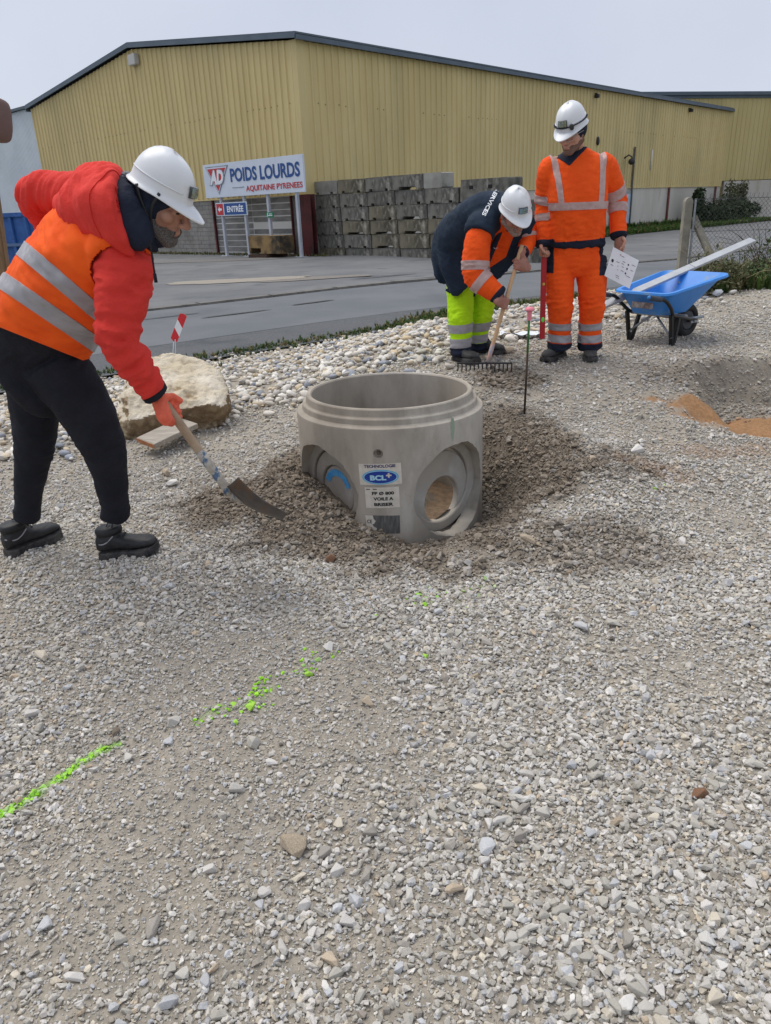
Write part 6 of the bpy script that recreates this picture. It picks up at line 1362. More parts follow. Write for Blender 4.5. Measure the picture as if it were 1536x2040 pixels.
    n_ = nrm(np.cross(ray(0, 640), ray(215, 726))); n_ = n_ if np.dot(n_, sp) > 0 else -n_; C = V[F].mean(1)
    arms = near_seg(aR[1], aR[2], .125)(C) | near_seg(aR[2], aR[4], .125)(C) | near_seg(aL[2], aL[4], .11)(C)
    jk = band('jacket', V, F[((C-CAMP)@n_ > 0) | arms], [], m_red, root, None, .0005)
    ax = nrm(aR[4]-aR[3]); band('cuff', V, F, [(aR[4]-ax*.022, ax), (aR[4]+ax*.04, -ax)], m_dark, jk, near_seg(aR[3], aR[4]+ax*.05, .1), .003)
    # big loose hood lying on the shoulders, and the navy hood inside it
    b = MB(); hx = A(150, 415, 3.10), A(195, 408, 3.03), A(235, 412, 2.98), A(256, 420, 2.95); hl = nrm(np.array([.10, -.95, -.28])); hu = nrm(np.cross(nrm(hx[3]-hx[0]), hl)); hu = hu if hu[2] > 0 else -hu
    b.loft([(A(118, 420, 3.16), hl*.05, hu*.035), (hx[0], hl*.16, hu*.085), (hx[1], hl*.205, hu*.125), (A(236, 420, 2.98), hl*.20, hu*.150), (A(256, 430, 2.95), hl*.175, hu*.150)], 30, 2.3, sub=4)

    Vh, Fh = remesh(b, .0085, 5); Vh = fold(Vh, Fh, [(hx[0], hx[3], [(.5, .6)])], .013, .007, 8.0); hood = obj_vf('hood', Vh, Fh, m_red, jk)
    hax = nrm(hx[3]-hx[0]); band('hood_hem', Vh, Fh, [(hx[3]-hax*.055, hax), (hx[3]+hax*.005, -hax)], m_red, hood, None, .004)
    P, Ft = fit_text('DGM', .085, .024, bold=.01)
    from mathutils.bvhtree import BVHTree
    tree = BVHTree.FromPolygons([Vector(p) for p in Vh], [list(map(int, f)) for f in Fh]); c0 = A(240, 398, 2.9); ex = nrm(A(243, 425, 2.9)-A(238, 372, 2.9)); ey = nrm(np.cross(ex, CAMP-c0)); ey = ey if ey @ CR > 0 else -ey; Vt = []
    for p in P:
        q = c0+ex*p[0]+ey*p[1]; dq = nrm(q-CAMP); hit = tree.ray_cast(Vector(CAMP), Vector(dq)); Vt.append(np.array(hit[0])-dq*.008 if hit[0] else q)
    b = MB(); b.add(Vt, Ft); b.build('lettering', mat('red_print', (.52, .026, .02), rough=.5), hood, fix=False)
    b = MB(); b.loft([(A(244, 420, 2.98), hl*.13, hu*.125), (A(270, 424, 2.96), hl*.125, hu*.120), (A(292, 440, 2.95), hl*.10, hu*.105), (A(302, 456, 2.95), hl*.075, hu*.08)], 26, 2.2, sub=3); limb(b, [A(258, 440, 2.90), A(274, 466, 2.88), A(288, 482, 2.90)], [.080, .066, .045])
    V2, F2 = remesh(b, .0085, 4); V2 = fold(V2, F2, [(A(244, 420, 2.98), A(300, 452, 2.95), [(.5, .5)])], .010, .005, 9.0); nh = obj_vf('inner_hood', V2, F2, m_navy, root)
    b = MB(); b.tube(catmull([A(300, 488, 2.83), A(303, 510, 2.82), A(308, 545, 2.82), A(310, 562, 2.82)], 10), .0034, 6); b.tube([A(308, 545, 2.82), A(311, 563, 2.82)], .0062, 8); b.build('drawcord', m_dark, nh, True)
    # balaclava under the helmet
    T = lambda p: hc+R @ (np.array(p)*k)
    b = MB(); b.ell(T((0, -.016, .022)), np.array([.084, .096, .080])*k, R); b.ell(T((0, -.024, -.035)), np.array([.094, .066, .055])*k, R); b.ell(T((0, -.012, -.045)), np.array([.077, .066, .082])*k, R); b.capsule(T((0, -.035, -.06)), T((0, -.05, -.15)), .066, .075, 14); b.ell(T((0, .020, -.118)), np.array([.058, .058, .030])*k, R)
    V2, F2 = remesh(b, .0075, 4); V2 = V2+vnorm(V2, F2)*(.005*(1-np.abs(noise3(V2*16))*2.4).clip(-1, 1))[:, None]; obj_vf('balaclava', V2, F2, m_navy, root)
    b = MB(); b.tube(catmull([T((.092, .03, .04)), T((.094, .022, -.01)), T((.082, .03, -.06)), T((.06, .04, -.10))], 12), .006, 6, rb=.0015, hint=R[:, 0]); b.tube(catmull([T((.094, -.05, .03)), T((.092, -.02, -.01)), T((.082, .03, -.06))], 10), .006, 6, rb=.0015, hint=R[:, 0]); b.build('chin_strap', m_frame, root, True)
    helmet(hc, R, root, .84, .056, 0, .05)
    b = MB(); b.box(T((0, -.128, .010)), (.06*k, .03*k, .035*k), R, .006); b.tube([T((-.05, -.118, .012)), T((0, -.137, .008)), T((.05, -.118, .012))], .009, 8); b.build('ratchet', mat('ratchet_grey', (.10, .11, .13), rough=.5), root, True)
    # orange vest
    vs = [(A(36, 752, 3.40), lat*.25, fw*.30), (A(54, 716, 3.37), lat*.245, fw*.275)] + [(c-(fw*.004), a*1.07, d_*1.09) for c, a, d_ in tors[1:5]]; vs.append((A(243, 444, 3.05), lat*.16, fw*.12))
    b = MB(); b.loft(vs, 44, 2.35, sub=5); limb(b, [A(215, 470, 3.02), A(236, 503, 2.94), A(243, 520, 2.91)], [.10, .112, .108])
    V, F = remesh(b, .0085, 5); V = fold(V, F, [(tors[0][0], tors[4][0], [(.3, .5), (.8, .2)])], .009, .007, 10.0)
    def hplane(p, q, Yq, up_side):
        n_ = nrm(np.cross(ray(*p), ray(*q))); n_ = n_ if np.dot(n_, sp) > 0 else -n_; return (CAMP, n_ if up_side else -n_)
    def hplane_(p, q, Yq, up_side):
        """plane through two picture points and running across the body"""
        n_ = nrm(np.cross(A(*q, Yq)-A(*p, Yq), lat)); n_ = n_ if np.dot(n_, sp) > 0 else -n_; return (A(*p, Yq), n_ if up_side else -n_)
    hem = hplane((0, 652), (215, 738), 3.1, True)
    C = V[F].mean(1); arm = near_seg(A(246, 545, 2.90), A(238, 690, 2.86), .116)(C)
    vest = band('vest', V, F[~arm], [hem], m_orvest, root, None, .001)
    keep_ = lambda C: ~near_seg(A(246, 545, 2.90), A(238, 690, 2.86), .112)(C)
    for p0, p1, q0, q1 in (((47, 478), (198, 608), (31, 506), (194, 642)), ((9, 542), (196, 672), (-6, 572), (190, 704))):
        band('reflective_band', V, F, [hplane(q0, q1, 3.1, True), hplane(p0, p1, 3.1, False)], m_tape, vest, keep_, .005)
    # boots
    for hu, hv, hY, tu, tv, tY in ((199, 1090, 3.46, 331, 1072, 3.44), (12, 1098, 3.52, 98, 1062, 3.72)):
        h0 = A(hu, hv, hY); h0[2] = terrain_z(h0[0], h0[1])+.006; t0 = A(tu, tv, tY); t0[2] = terrain_z(t0[0], t0[1])+.006; t0 = h0+nrm(t0-h0)*.310; q = h0+(t0-h0)*.2
        boot(h0, t0, np.array([q[0], q[1], q[2]+.150]), root, m_boot2, m_sole, w=.060, trim=m_tape, kz=1.17)
    # shovel
    sv_ = empty('shovel', g1, 'worn round-point shovel with wooden handle held low by the worker in red', 'shovel'); s_end = None
    m_sw = mat('shovel_wood', srgb(176, 154, 128), srgb(150, 128, 104), scale=6, rough=.75, c3=srgb(132, 112, 90), s3=14, lo3=.58, hi3=.7, stretch=(1, 1, 1), bump=.15, bscale=60)
    hl_ = np.linalg.norm(A(418, 914, 3.03)-g0); b = MB(); b.tube(catmull([top-hd*.06, g0, g0+hd*hl_], 20), .0195, 14); b.build('handle', m_sw, sv_, True)
    m_sock = mat('socket_paint', srgb(160, 150, 136), srgb(186, 181, 170), scale=24, rough=.85, c3=srgb(84, 106, 132), s3=22, lo3=.50, hi3=.60, bump=.3, bscale=60)
    e1 = g0+hd*hl_; e2 = A(446, 966, 3.02); e3 = A(456, 985, 3.03); b = MB(); b.tube([e1-hd*.05, e1, e1*.5+e2*.5, e2, e3], [.0205, .022, .0205, .019, .015], 14); b.build('socket', m_sock, sv_, True)
    # blade seen nearly edge on, dished, with its cutting edge turned up to the right
    bt = A(446, 974, 3.03); tip = A(562, 1036, 3.10); bl_ = nrm(tip-bt); up_ = np.array([0, 0, 1.0]); bx = nrm(np.cross(bl_, up_)); bn = np.cross(bx, bl_); bx = nrm(bx*.92+bn*.40); bn = np.cross(bx, bl_); L = np.linalg.norm(tip-bt); nU, nV = 16, 22; V = []
    for j in range(nV+1):
        t = j/nV; hw = .118*(1.0-.10*t) if t < .62 else .111*math.sqrt(max(0, 1-((t-.62)/.38)**2.2)); hw = max(hw, .002)
        for i in range(nU+1):
            s_ = 2*i/nU-1; dish = .042*(s_*s_)*(1-.5*t) - .016*math.sin(math.pi*min(t*1.1, 1)) + .010*(1-t)**2; V.append(bt+bl_*L*t+bx*hw*s_+bn*dish)
    V = np.array(V); kk = np.arange((nU+1)*(nV+1)).reshape(nV+1, nU+1); Fb = np.stack([kk[:-1, :-1], kk[:-1, 1:], kk[1:, 1:], kk[1:, :-1]], -1).reshape(-1, 4)
    o = obj_vf('blade', V, Fb, mat('worn_steel', srgb(96, 92, 88), srgb(78, 74, 70), scale=9, rough=.5, c3=srgb(104, 76, 54), s3=6, lo3=.5, hi3=.64, metal=.2, bump=.15, bscale=40), sv_); m_ = o.modifiers.new('s', 'SOLIDIFY'); m_.thickness = .003
    b = MB(); b.tube([e3-hd*.02, bt+bl_*.03-bn*.004, bt+bl_*.10-bn*.018], [.017, .014, .006], 12); b.build('neck', m_sock, sv_, True)
person_shovelling()

# ------------------------------------------------------------------ fist of a bystander round a wooden tool handle at the left edge
def bystander():
    Yh = 1.55; c = at(-40, 238, Yh); root = empty('person', c*np.array([1, 1, 0]), 'person outside the left edge of whom only the knuckles of a fist show', 'person')
    p1 = at(-38, 150, Yh); p0 = at(-14, 545, Yh-.06); d = nrm(p1-p0); b = MB()
    hd = nrm(np.array([.55, .80, .1])); hd = nrm(hd-d*np.dot(hd, d)); nn = np.cross(d, hd)
    w = c - hd*.060 - nn*.03; hand(b, w, hd, nn, side=1, curl=(1.1, 1.45, .95), k=1.05, thumb=(.1, 1.0), spread=0); b.capsule(w, w-hd*.25+np.array([-.15, 0, -.05]), .03, .045, 14)
    V, F = remesh(b, .0045, 40); obj_vf('body', V, F, mat('skin_dark_brown', (.17, .10, .085), (.14, .08, .07), scale=14, rough=.6), root)  # dark brown variant of the skin colour
    b0 = at(44, 838, 5.7); b0[2] = terrain_z(b0[0], b0[1])-.1; t0 = at(-26, 320, 5.75); tl = empty('timber_stake', b0, 'rough brown timber stake leaning behind the worker with the shovel', 'stake'); b = MB(); b.bar(b0, t0, .085, .07, hint=(0, 1, 0), bev=.006); b.build('shaft', mat('stake_wood', srgb(138, 110, 82), srgb(112, 88, 64), scale=5, rough=.9, stretch=(6, 6, .5), bump=.3, bscale=20), tl)
bystander()
# ================================================================== loose stones: the largest singly, the rest as instances
def stone_mesh(name, rs, m, n=15, flat_=.62, smooth=False, sub=0):
    P = rs.normal(size=(n, 3)); P /= np.linalg.norm(P, axis=1)[:, None]; P *= rs.uniform(.72, 1.0, size=(n, 1))
    P *= np.array([1.0, rs.uniform(.62, .85), rs.uniform(flat_*.8, flat_*1.15)])
    bm = bmesh.new()
    for p in P: bm.verts.new(p)
    r = bmesh.ops.convex_hull(bm, input=bm.verts[:])
    bmesh.ops.delete(bm, geom=[v for v in bm.verts if not v.link_faces], context='VERTS')
    if sub:
        bmesh.ops.dissolve_limit(bm, angle_limit=math.radians(14), verts=bm.verts[:], edges=bm.edges[:])
        bmesh.ops.bevel(bm, geom=bm.edges[:], offset=.035, segments=1, affect='EDGES', clamp_overlap=True)
        bmesh.ops.triangulate(bm, faces=[f for f in bm.faces if len(f.verts) > 4])
    bmesh.ops.recalc_face_normals(bm, faces=bm.faces[:])
    me = bpy.data.meshes.new(name); bm.to_mesh(me); bm.free(); me.materials.append(m)
    if smooth: me.polygons.foreach_set('use_smooth', np.ones(len(me.polygons), bool)); me.set_sharp_from_angle(angle=math.radians(smooth))
    return me
def cobble_mesh(name, rs, m):
    b = MB(); b.ell((0, 0, 0), (1, 1, 1), None, 10, 7); V = np.array(b.v); k = rs.uniform(0, 99)
    V = V*(1+.30*noise3(V*1.5+k)+.12*noise3(V*3+k))[:, None]*np.array([1, rs.uniform(.65, .85), rs.uniform(.42, .62)])
    b.v = [tuple(p) for p in V]; me = b.mesh(name, m, 60); bm = bmesh.new(); bm.from_mesh(me); bmesh.ops.remove_doubles(bm, verts=bm.verts[:], dist=1e-4); bm.to_mesh(me); bm.free()
    me.polygons.foreach_set('use_smooth', np.ones(len(me.polygons), bool)); return me
def scatter(name, P, rot, scl, col, meshes, rs, lab, parent=None):
    n = len(P); me = bpy.data.meshes.new(name); me.vertices.add(n); me.vertices.foreach_set('co', np.asarray(P, np.float32).ravel())
    for nm, tp, key, arr in (('rot', 'FLOAT_VECTOR', 'vector', rot), ('scl', 'FLOAT_VECTOR', 'vector', scl)):
        a = me.attributes.new(nm, tp, 'POINT'); a.data.foreach_set(key, np.asarray(arr, np.float32).ravel())
    a = me.attributes.new('idx', 'INT', 'POINT'); a.data.foreach_set('value', rs.integers(0, len(meshes), n).astype(np.int32))
    a = me.attributes.new('tint', 'FLOAT_COLOR', 'POINT'); a.data.foreach_set('color', np.concatenate([col, np.ones((n, 1))], 1).astype(np.float32).ravel())
    c = bpy.data.collections.new(name+'_kinds')
    for i, m in enumerate(meshes): c.objects.link(bpy.data.objects.new(f'{name}_kind_{i:02d}', m))
    o = put(name, me, parent); tag(o, lab, kind='stuff')
    g = bpy.data.node_groups.new(name, 'GeometryNodeTree'); g.interface.new_socket('Geometry', in_out='INPUT', socket_type='NodeSocketGeometry'); g.interface.new_socket('Geometry', in_out='OUTPUT', socket_type='NodeSocketGeometry')
    N, L = g.nodes, g.links; gi, go = N.new('NodeGroupInput'), N.new('NodeGroupOutput'); ip = N.new('GeometryNodeInstanceOnPoints'); ci = N.new('GeometryNodeCollectionInfo')
    ci.inputs['Collection'].default_value = c; ci.inputs['Separate Children'].default_value = True; ci.inputs['Reset Children'].default_value = True
    def na(nm, tp): x = N.new('GeometryNodeInputNamedAttribute'); x.data_type = tp; x.inputs['Name'].default_value = nm; return x.outputs['Attribute']
    L.new(gi.outputs[0], ip.inputs['Points']); L.new(ci.outputs[0], ip.inputs['Instance']); ip.inputs['Pick Instance'].default_value = True
    L.new(na('idx', 'INT'), ip.inputs['Instance Index']); L.new(na('rot', 'FLOAT_VECTOR'), ip.inputs['Rotation']); L.new(na('scl', 'FLOAT_VECTOR'), ip.inputs['Scale']); L.new(ip.outputs[0], go.inputs[0])
    mo = o.modifiers.new('scatter', 'NODES'); mo.node_group = g; return o
rs = np.random.default_rng(77)
def stonemat(n, inst=True, b=.5):
    return mat(n, (.86, .86, .86), (1.12, 1.12, 1.12), scale=2.2, rough=.92, bump=b, bscale=7, dist=.0016 if inst else .01, spec=.25, c3=(.70, .66, .60), s3=1.6, lo3=.58, hi3=.7, coord='Object', iattr='tint' if inst else None)
m_grav = stonemat('gravel_stone')
gk = [stone_mesh('gravel_kind', rs, m_grav, n=int(rs.integers(11, 18))) for _ in range(14)]
GREY = np.array([srgb(192, 188, 180), srgb(178, 174, 164), srgb(202, 198, 192), srgb(184, 185, 186), srgb(200, 191, 174), srgb(162, 156, 147), srgb(212, 209, 203), srgb(188, 172, 150)])
GW_ = np.array([.27, .24, .14, .09, .08, .10, .06, .02])
def tint(x, y, rs, bright=1.0):
    n = len(x); c = GREY[rs.choice(len(GREY), n, p=GW_/GW_.sum())]*rs.uniform(.84, 1.14, (n, 1))*bright
    d = dirt(x, y)+rs.normal(size=n)*.14; k = (np.clip(d, 0, 1)*.95)[:, None]
    c = c*(1-k) + np.array(srgb(122, 111, 97))*rs.uniform(.65, 1.35, (n, 1))*k
    s_ = np.clip(sandy(x, y)*.9+rs.normal(size=n)*.06, 0, 1)[:, None]*.7; c = c*(1-s_)+np.array(SAND)*s_
    l = (lime(x, y) > rs.random(n)*.9)[:, None]*rs.uniform(.25, .95, (n, 1)); return c*(1-l)+np.array((.34, .70, .06))*l
def field(n, d0, d1, hw=.95, ang=None):
    """points on the ground in front of the camera, evenly per area between two distances"""
    d = np.sqrt(rs.uniform(d0*d0, d1*d1, n)); a = rs.uniform(-hw, hw, n); return d*np.sin(a*.80), d*np.cos(a*.80)
def edge(x, y): return 5.60-.85*ss(-1.4, 1.0, x)+.35*noise2(x*1.1, y*1.1, 6.6)
def onsite(x, y, z=None):
    s = sroad(x, y); az = np.degrees(np.arctan2(x-CX, -(y-CY))); r = np.hypot(x-CX, y-CY); return (s < edge(x, y)+.3) & ((r > RO+.005) | ((np.abs(az+51) < 24) & (r > .445)))
def clump(x, y):
    """patches of coarse stones between patches of fines"""
    return .5+.75*noise2(x*1.15, y*1.15, 12.3)+.35*noise2(x*3.1, y*3.1, 13.3)
AX, AY, AS = [], [], []
specs = [(52000, .85, 2.9, .0026, .0058, 0.0), (95000, 1.0, 5.2, .005, .0105, .35), (74000, .9, 4.6, .0095, .0165, .86), (6500, .9, 4.6, .016, .0255, 1.0), (260, 1.0, 5.5, .024, .033, .4),
         (80000, 4.2, 9.4, .007, .014, .2), (30000, 4.4, 9.4, .012, .021, .6), (1800, 4.4, 9.4, .02, .032, .6), (16000, 9.2, 12.0, .012, .022, .2)]
for n, d0, d1, r0, r1, cl in specs:
    x, y = field(n, d0, d1); k = onsite(x, y) & (rs.random(n) < (1-cl)+cl*np.clip(clump(x, y)*1.5-.15, 0, 1.2)) & (sandy(x, y) < .35+.5*rs.random(n))
    AX.append(x[k]); AY.append(y[k]); AS.append(r0+(r1-r0)*rs.random(k.sum())**1.7)
# extra spoil lumps in the dark heap
n = 15000; x, y = rs.uniform(-1.7, 4.1, n), rs.uniform(2.9, 6.1, n); k = onsite(x, y) & (dirt(x, y) > rs.random(n)*.9+.1); AX.append(x[k]); AY.append(y[k]); AS.append(.007+.026*rs.random(k.sum())**2.2)
# stones sprayed lime along the marking line
lx, ly, lsz = [], [], []
for (ax, ay), (bx, by), w, kk in LIME[:5]:
    m_ = 34 if kk == 1 else int(60*kk)+4; w_ = w*(.45 if kk == 1 else .75); t = rs.random(m_); lx.append(ax+(bx-ax)*t+rs.normal(size=m_)*w_); ly.append(ay+(by-ay)*t+rs.normal(size=m_)*w_); lsz.append(rs.uniform(.007, .013, m_))
X, Y_, SZ = np.concatenate(AX), np.concatenate(AY), np.concatenate(AS)
big = np.argsort(-SZ/np.hypot(X, np.hypot(Y_, 1.4)))[:270]
rest = np.ones(len(X), bool); rest[big] = False
def place(x, y, sz, sink=.20):
    z = terrain_z(x, y); P = np.stack([x, y, z+sz*.62*(1-2*sink)], 1); n = len(x)
    rot = np.stack([rs.normal(size=n)*.38, rs.normal(size=n)*.38, rs.uniform(0, 6.28, n)], 1); scl = sz[:, None]*rs.uniform(.85, 1.2, (n, 3)); return P, rot, scl
x, y, s_ = X[rest], Y_[rest], SZ[rest]; P, rot, scl = place(x, y, s_)
scatter('gravel', P, rot, scl, tint(x, y, rs), gk, rs, 'grey crushed limestone gravel covering the site')
# named single stones: the largest in the picture
tones = []
for i, c in enumerate(GREY):
    tones.append(mat(f'stone_tone', tuple(c*.92), tuple(np.minimum(c*1.16, .9)), scale=26, rough=.92, bump=.5, bscale=130, dist=.003, spec=.25, c3=tuple(c*.72), s3=34, lo3=.57, hi3=.7, rnd=.10))
t_spoil = mat('stone_spoil', srgb(128, 117, 103), srgb(102, 93, 82), scale=26, rough=.95, bump=.5, bscale=130, dist=.003, rnd=.14); t_lime = mat('stone_lime', (.34, .72, .04), (.40, .62, .10), scale=30, rough=.85, bump=.4, bscale=130, dist=.003, c3=srgb(160, 156, 148), s3=22, lo3=.58, hi3=.64); t_warm = mat('stone_warm', srgb(184, 170, 150), srgb(156, 138, 114), scale=20, rough=.9, bump=.6, bscale=110, dist=.004, c3=srgb(196, 186, 170), s3=14); t_rusty = mat('stone_rusty', srgb(140, 104, 80), srgb(112, 84, 66), scale=26, rough=.9, bump=.5, bscale=110, dist=.004)
shapes = [[stone_mesh('stone', np.random.default_rng(100+i), m, n=17, flat_=.66, smooth=14, sub=1) for i in range(5)] for m in tones+[t_spoil, t_lime, t_warm, t_rusty]]
def stone(x, y, r, ti, yaw=None, sink=.22, zs=1.0, par=ground):
    o = put('stone', shapes[ti][int(rs.integers(0, 5))], par); z = float(terrain_z(x, y)); o.location = (x, y, z+r*.66*zs*(1-2*sink)); o.rotation_euler = (rs.normal()*.22, rs.normal()*.22, rs.uniform(0, 6.28) if yaw is None else yaw); o.scale = (r*rs.uniform(.95, 1.25), r*rs.uniform(.85, 1.1), r*rs.uniform(.8, 1.05)*zs); return o
dd = dirt(X[big], Y_[big]); ll = lime(X[big], Y_[big])
for x, y, r, d_, l_ in zip(X[big], Y_[big], SZ[big], dd, ll): stone(x, y, r, 8 if d_ > .45 else (9 if l_ > .5 else int(rs.choice(8, p=GW_/GW_.sum()))))
# stones one can point at in the photograph
for u, v, z, r, ti in ((588, 1688, 0, .043, 10), (655, 1915, 0, .026, 7), (1392, 1584, 0, .030, 11), (655, 1288, 0, .030, 2), (82, 1310, 0, .042, 4), (28, 1352, 0, .024, 7), (345, 1440, 0, .030, 0), (336, 1480, 0, .024, 3), (231, 1460, 0, .022, 8), (1157, 1252, 0, .036, 3), (1052, 1076, .0, .040, 10), (1270, 898, .15, .048, 6), (660, 1118, 0, .035, 11), (1297, 1476, 0, .024, 5), (688, 1840, 0, .024, 2), (517, 1805, 0, .020, 3), (675, 1640, 0, .022, 4), (970, 1690, 0, .034, 3), (1085, 1620, 0, .024, 0), (905, 1775, 0, .026, 7), (615, 1347, 0, .022, 9), (848, 1309, 0, .015, 9), (498, 1412, 0, .024, 9), (467, 1407, 0, .016, 9), (470, 1440, 0, .013, 9), (746, 1226, 0, .014, 9), (330, 945, .02, .05, 10), (290, 870, .03, .045, 10), (345, 968, .05, .045, 6), (1192, 790, .34, .032, 0), (1180, 906, .2, .03, 10), (855, 1372, 0, .022, 2), (1360, 1076, .0, .028, 2), (1420, 850, .1, .02, 2), (90, 1845, 0, .024, 3), (150, 1950, 0, .022, 2), (1245, 2005, 0, .026, 6), (1425, 1985, 0, .024, 4), (410, 1955, 0, .022, 3), (560, 1830, 0, .018, 0), (1230, 1640, 0, .026, 10)):
    p = on(u, v, z); z = float(terrain_z(p[0], p[1])); p = on(u, v, z+r*.2); stone(p[0], p[1], r*1.1, ti)
lx, ly, lsz = np.concatenate(lx), np.concatenate(ly), np.concatenate(lsz); P, rot, scl = place(lx, ly, lsz, .25)
scatter('sprayed_gravel', P, rot, scl, np.array([(.36, .74, .05)])*rs.uniform(.7, 1.1, (len(lx), 1)), gk, rs, 'lime green sprayed stones of the marking line on the gravel')

# ================================================================== pale cobbles on the slope down to the road
m_cob = mat('cobble_stone', (.9, .9, .9), (1.1, 1.1, 1.1), scale=1.8, rough=.8, bump=.3, bscale=6, dist=.004, spec=.3, c3=(.82, .74, .62), s3=1.2, lo3=.56, hi3=.7, iattr='tint')
ck = [cobble_mesh('cobble_kind', rs, m_cob) for _ in range(10)]
CT = np.array([srgb(212, 206, 195), srgb(222, 218, 210), srgb(200, 186, 162), srgb(180, 176, 169), srgb(152, 157, 166), srgb(206, 188, 156), srgb(192, 186, 175), srgb(132, 136, 142)]); CW = np.array([.25, .2, .14, .12, .08, .06, .12, .03])
def cob_zone(x, y):
    s = sroad(x, y); return (s > edge(x, y)-.55*(rs.random(len(x)) < .30)*rs.random(len(x))) & (s < 10.55+.22*noise2(x*1.5, y*1.5, 3.6)) & (np.hypot(x-CX, y-CY) > .6)
n = 52000; sv = rs.uniform(4.2, 10.8, n); tv = rs.uniform(-4, 16, n); kq = math.hypot(.62, .79); x = sv*-.62/kq**2+tv*.79/kq; y = sv*.79/kq**2+tv*.62/kq
far = rs.random(n) < np.clip(12.5-np.hypot(x, y), 3, 9)/9; k = cob_zone(x, y) & far; x, y = x[k], y[k]; sz = .015+.028*rs.random(len(x))**1.7
col = CT[rs.choice(8, len(x), p=CW)]*rs.uniform(.86, 1.10, (len(x), 1))
vis = np.abs((x/np.maximum(y, .1))) < .62; score = np.where(vis, sz/np.hypot(x, y), 0); bigc = np.argsort(-score)[:250]; rest = np.ones(len(x), bool); rest[bigc] = False
P, rot, scl = place(x[rest], y[rest], sz[rest], .12); P[:, 2] += rs.random(len(P))*.018
rot[:, :2] *= .7
scatter('cobbles', P, rot, scl, col[rest], ck, rs, 'pale rounded cobbles covering the slope beside the road')
ctones = [mat('cobble_tone', tuple(c*.92), tuple(np.minimum(c*1.08, .9)), scale=14, rough=.8, bump=.25, bscale=60, dist=.004, rnd=.08, c3=tuple(c*np.array([.85, .76, .64])), s3=16, lo3=.58, hi3=.7) for c in CT]
cshapes = [[cobble_mesh('cobble', np.random.default_rng(300+i), m) for i in range(4)] for m in ctones]
bank = tag(put('cobble_bank', None), 'bank of pale cobbles sloping down to the road', kind='structure') if False else ground
for i in bigc:
    o = put('cobble', cshapes[int(rs.choice(8, p=CW))][int(rs.integers(0, 4))], bank); z = float(terrain_z(x[i], y[i])); r = sz[i]*1.1; o.location = (x[i], y[i], z+r*.35+.012); o.rotation_euler = (rs.normal()*.25, rs.normal()*.25, rs.uniform(0, 6.28)); o.scale = (r*rs.uniform(1, 1.3), r, r*rs.uniform(.9, 1.1))

# ================================================================== grass and weeds
def tuft_mesh(name, rs, m, n=9, h=1.0, sp=.45, w=.06):
    b = MB()
    for i in range(n):
        a = rs.uniform(0, 6.28); l = rs.uniform(.5, 1)*h; d = np.array([math.cos(a), math.sin(a), 0]); s_ = np.array([-d[1], d[0], 0])*w*rs.uniform(.6, 1.2); o = d*rs.uniform(0, .15); e = sp*rs.uniform(.3, 1.3)
        p0, p1, p2 = o, o+d*e*.35*l+np.array([0, 0, l*.62]), o+d*e*l+np.array([0, 0, l*rs.uniform(.75, 1)]); b.add([p0-s_, p0+s_, p1+s_*.8, p1-s_*.8, p2], [(0, 1, 2, 3), (3, 2, 4)])
    return b.mesh(name, m, False, fix=False)
m_gr = mat('grass_blades', (.8, .8, .8), (1.2, 1.2, 1.2), scale=1.5, rough=.7, spec=.2, iattr='tint')
tk = [tuft_mesh('tuft_kind', rs, m_gr, n=int(rs.integers(8, 14))) for _ in range(8)]
def grass(name, x, y, z, h, lab, dryp=.15, c0=(.055, .095, .022)):
    n = len(x); c = np.array(c0)*rs.uniform(.7, 1.5, (n, 1)); dry = rs.random(n) < dryp; c[dry] = np.array((.24, .20, .09))*rs.uniform(.7, 1.2, (dry.sum(), 1))
    scatter(name, np.stack([x, y, z], 1), np.stack([rs.normal(size=n)*.15, rs.normal(size=n)*.15, rs.uniform(0, 6.28, n)], 1), h[:, None]*rs.uniform(.8, 1.3, (n, 3)), c, tk, rs, lab)
def st_xy(s, t): return s*-.62/kq**2+t*.79/kq, s*.79/kq**2+t*.62/kq
# fringe between cobbles and asphalt: sparse on the left, thick by the workers
n = 24000; t = rs.uniform(2.0, 16, n); s = 10.5+rs.normal(size=n)*(.13+.22*ss(7.5, 10.6, t)); x, y = st_xy(s, t); u_ = x/y
dens = np.clip(.10+.9*ss(7.5, 10.6, t)*(.55+.9*noise2(t*.9, s*0, 2.2)), 0.10, 1); k = rs.random(n) < dens
s, t, x, y = s[k], t[k], x[k], y[k]; z = np.where(s > 10.35, zroad(x, y)-.02, terrain_z(x, y)); grass('grass', x, y, z, rs.uniform(.05, .16, len(x))*(.6+.6*ss(8, 11, t)), 'ragged grass fringe between the cobbles and the asphalt', .28)
# weeds dotted among the cobbles
n = 260; t = rs.uniform(1, 14, n); s = rs.uniform(6.5, 10.3, n); x, y = st_xy(s, t); k = noise2(x*1.3, y*1.3, 5) > .22; x, y = x[k], y[k]; grass('weeds', x, y, terrain_z(x, y), rs.uniform(.06, .15, len(x)), 'small weeds growing among the cobbles', .3)
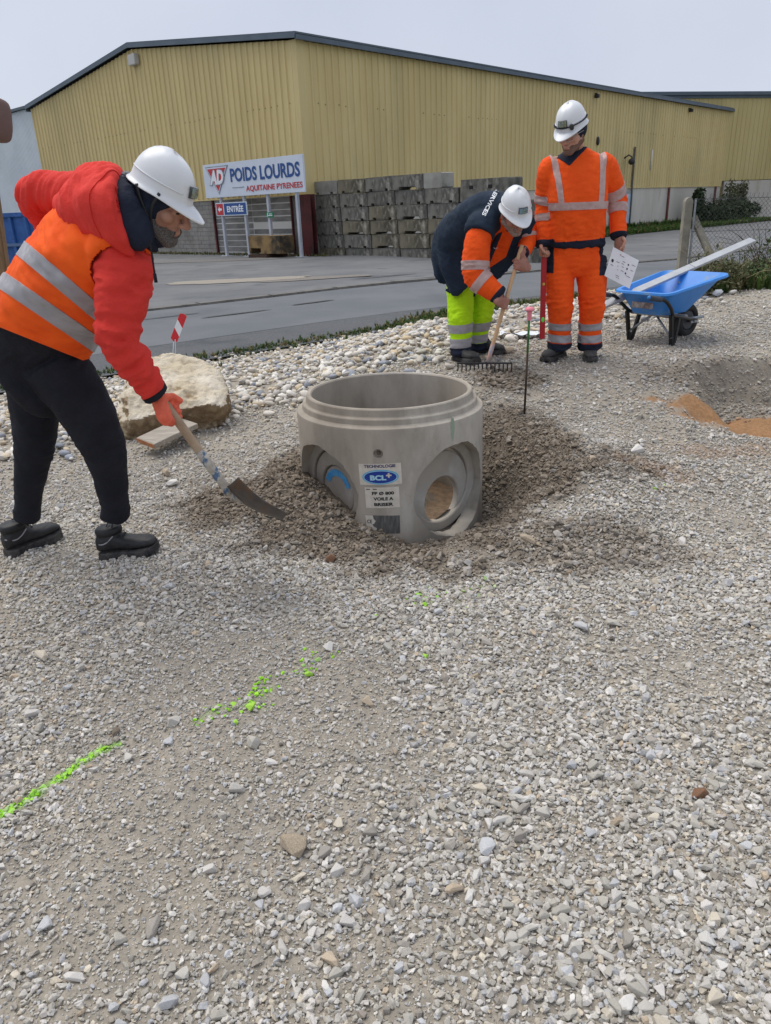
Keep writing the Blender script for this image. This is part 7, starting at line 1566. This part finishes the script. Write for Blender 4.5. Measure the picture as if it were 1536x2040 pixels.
# verge along the foot of the long side of the warehouse
def verge(a0, a1, w0, w1, z0):
    n = 60; V = []
    for i in range(n+1):
        d_ = a0+(a1-a0)*i/n; ww = w0+(w1-w0)*i/n+.5*noise2(np.array([d_*.35]), np.array([.5]))[0]
        for q in (-.1, .5, 1): p = C0+D*d_+NR*ww*q if q >= 0 else C0+D*d_-NR*.1; V.append((p[0], p[1], zroad(p[0], p[1])+.08+.10*math.sin(math.pi*max(q, 0)*.9)*(q < 1)))
    return np.array(V), [(3*i+j, 3*i+j+1, 3*i+4+j, 3*i+3+j) for i in range(n) for j in range(2)]
V, F = verge(16, 52, 2.4, 5.0, 0); o = tag(put('grass_verge', mesh_np('grass_verge', V, F, mat('verge_soil', (.05, .075, .022), (.09, .10, .04), scale=1.2, rough=1, bump=.5, bscale=12))), 'strip of green grass at the foot of the pale warehouse wall', kind='structure')
n = 15000; d_ = rs.uniform(16, 52, n); q = rs.uniform(0, 1.03, n); ww = (2.4+2.6*(d_-16)/36)*q; xy = C0+np.outer(d_, D)+NR*ww[:, None]; z = zroad(xy[:, 0], xy[:, 1])+.08
grass('verge_grass', xy[:, 0], xy[:, 1], z, rs.uniform(.12, .38, n)*(1+.8*(q < .12)), 'green grass blades of the verge along the warehouse wall', .12, (.060, .115, .022))
# weeds along the gable wall, the stack and the kerb
n = 700; sg_ = rs.uniform(-1.5, 14, n); off = np.abs(rs.normal(size=n))*.25+.1; xy = C0+np.outer(sg_, G)+NL*off[:, None]; grass('weeds', xy[:, 0], xy[:, 1], zroad(xy[:, 0], xy[:, 1])+.04, rs.uniform(.05, .18, n), 'dry weeds along the foot of the gable wall', .6)
# dry grass and weeds on the far edge of the gravel heap under the fence
n = 1500; u = rs.uniform(1380, 1640, n); Yq = rs.uniform(9.1, 11.4, n); P = np.array([at(a, 600, b_) for a, b_ in zip(u, Yq)]); z = terrain_z(P[:, 0], P[:, 1]); k = noise2(P[:, 0]*1.4, P[:, 1]*1.4, 4) > -.15
grass('weeds', P[k, 0], P[k, 1], z[k], rs.uniform(.06, .24, k.sum()), 'dry grass and weeds along the foot of the fence', .45)
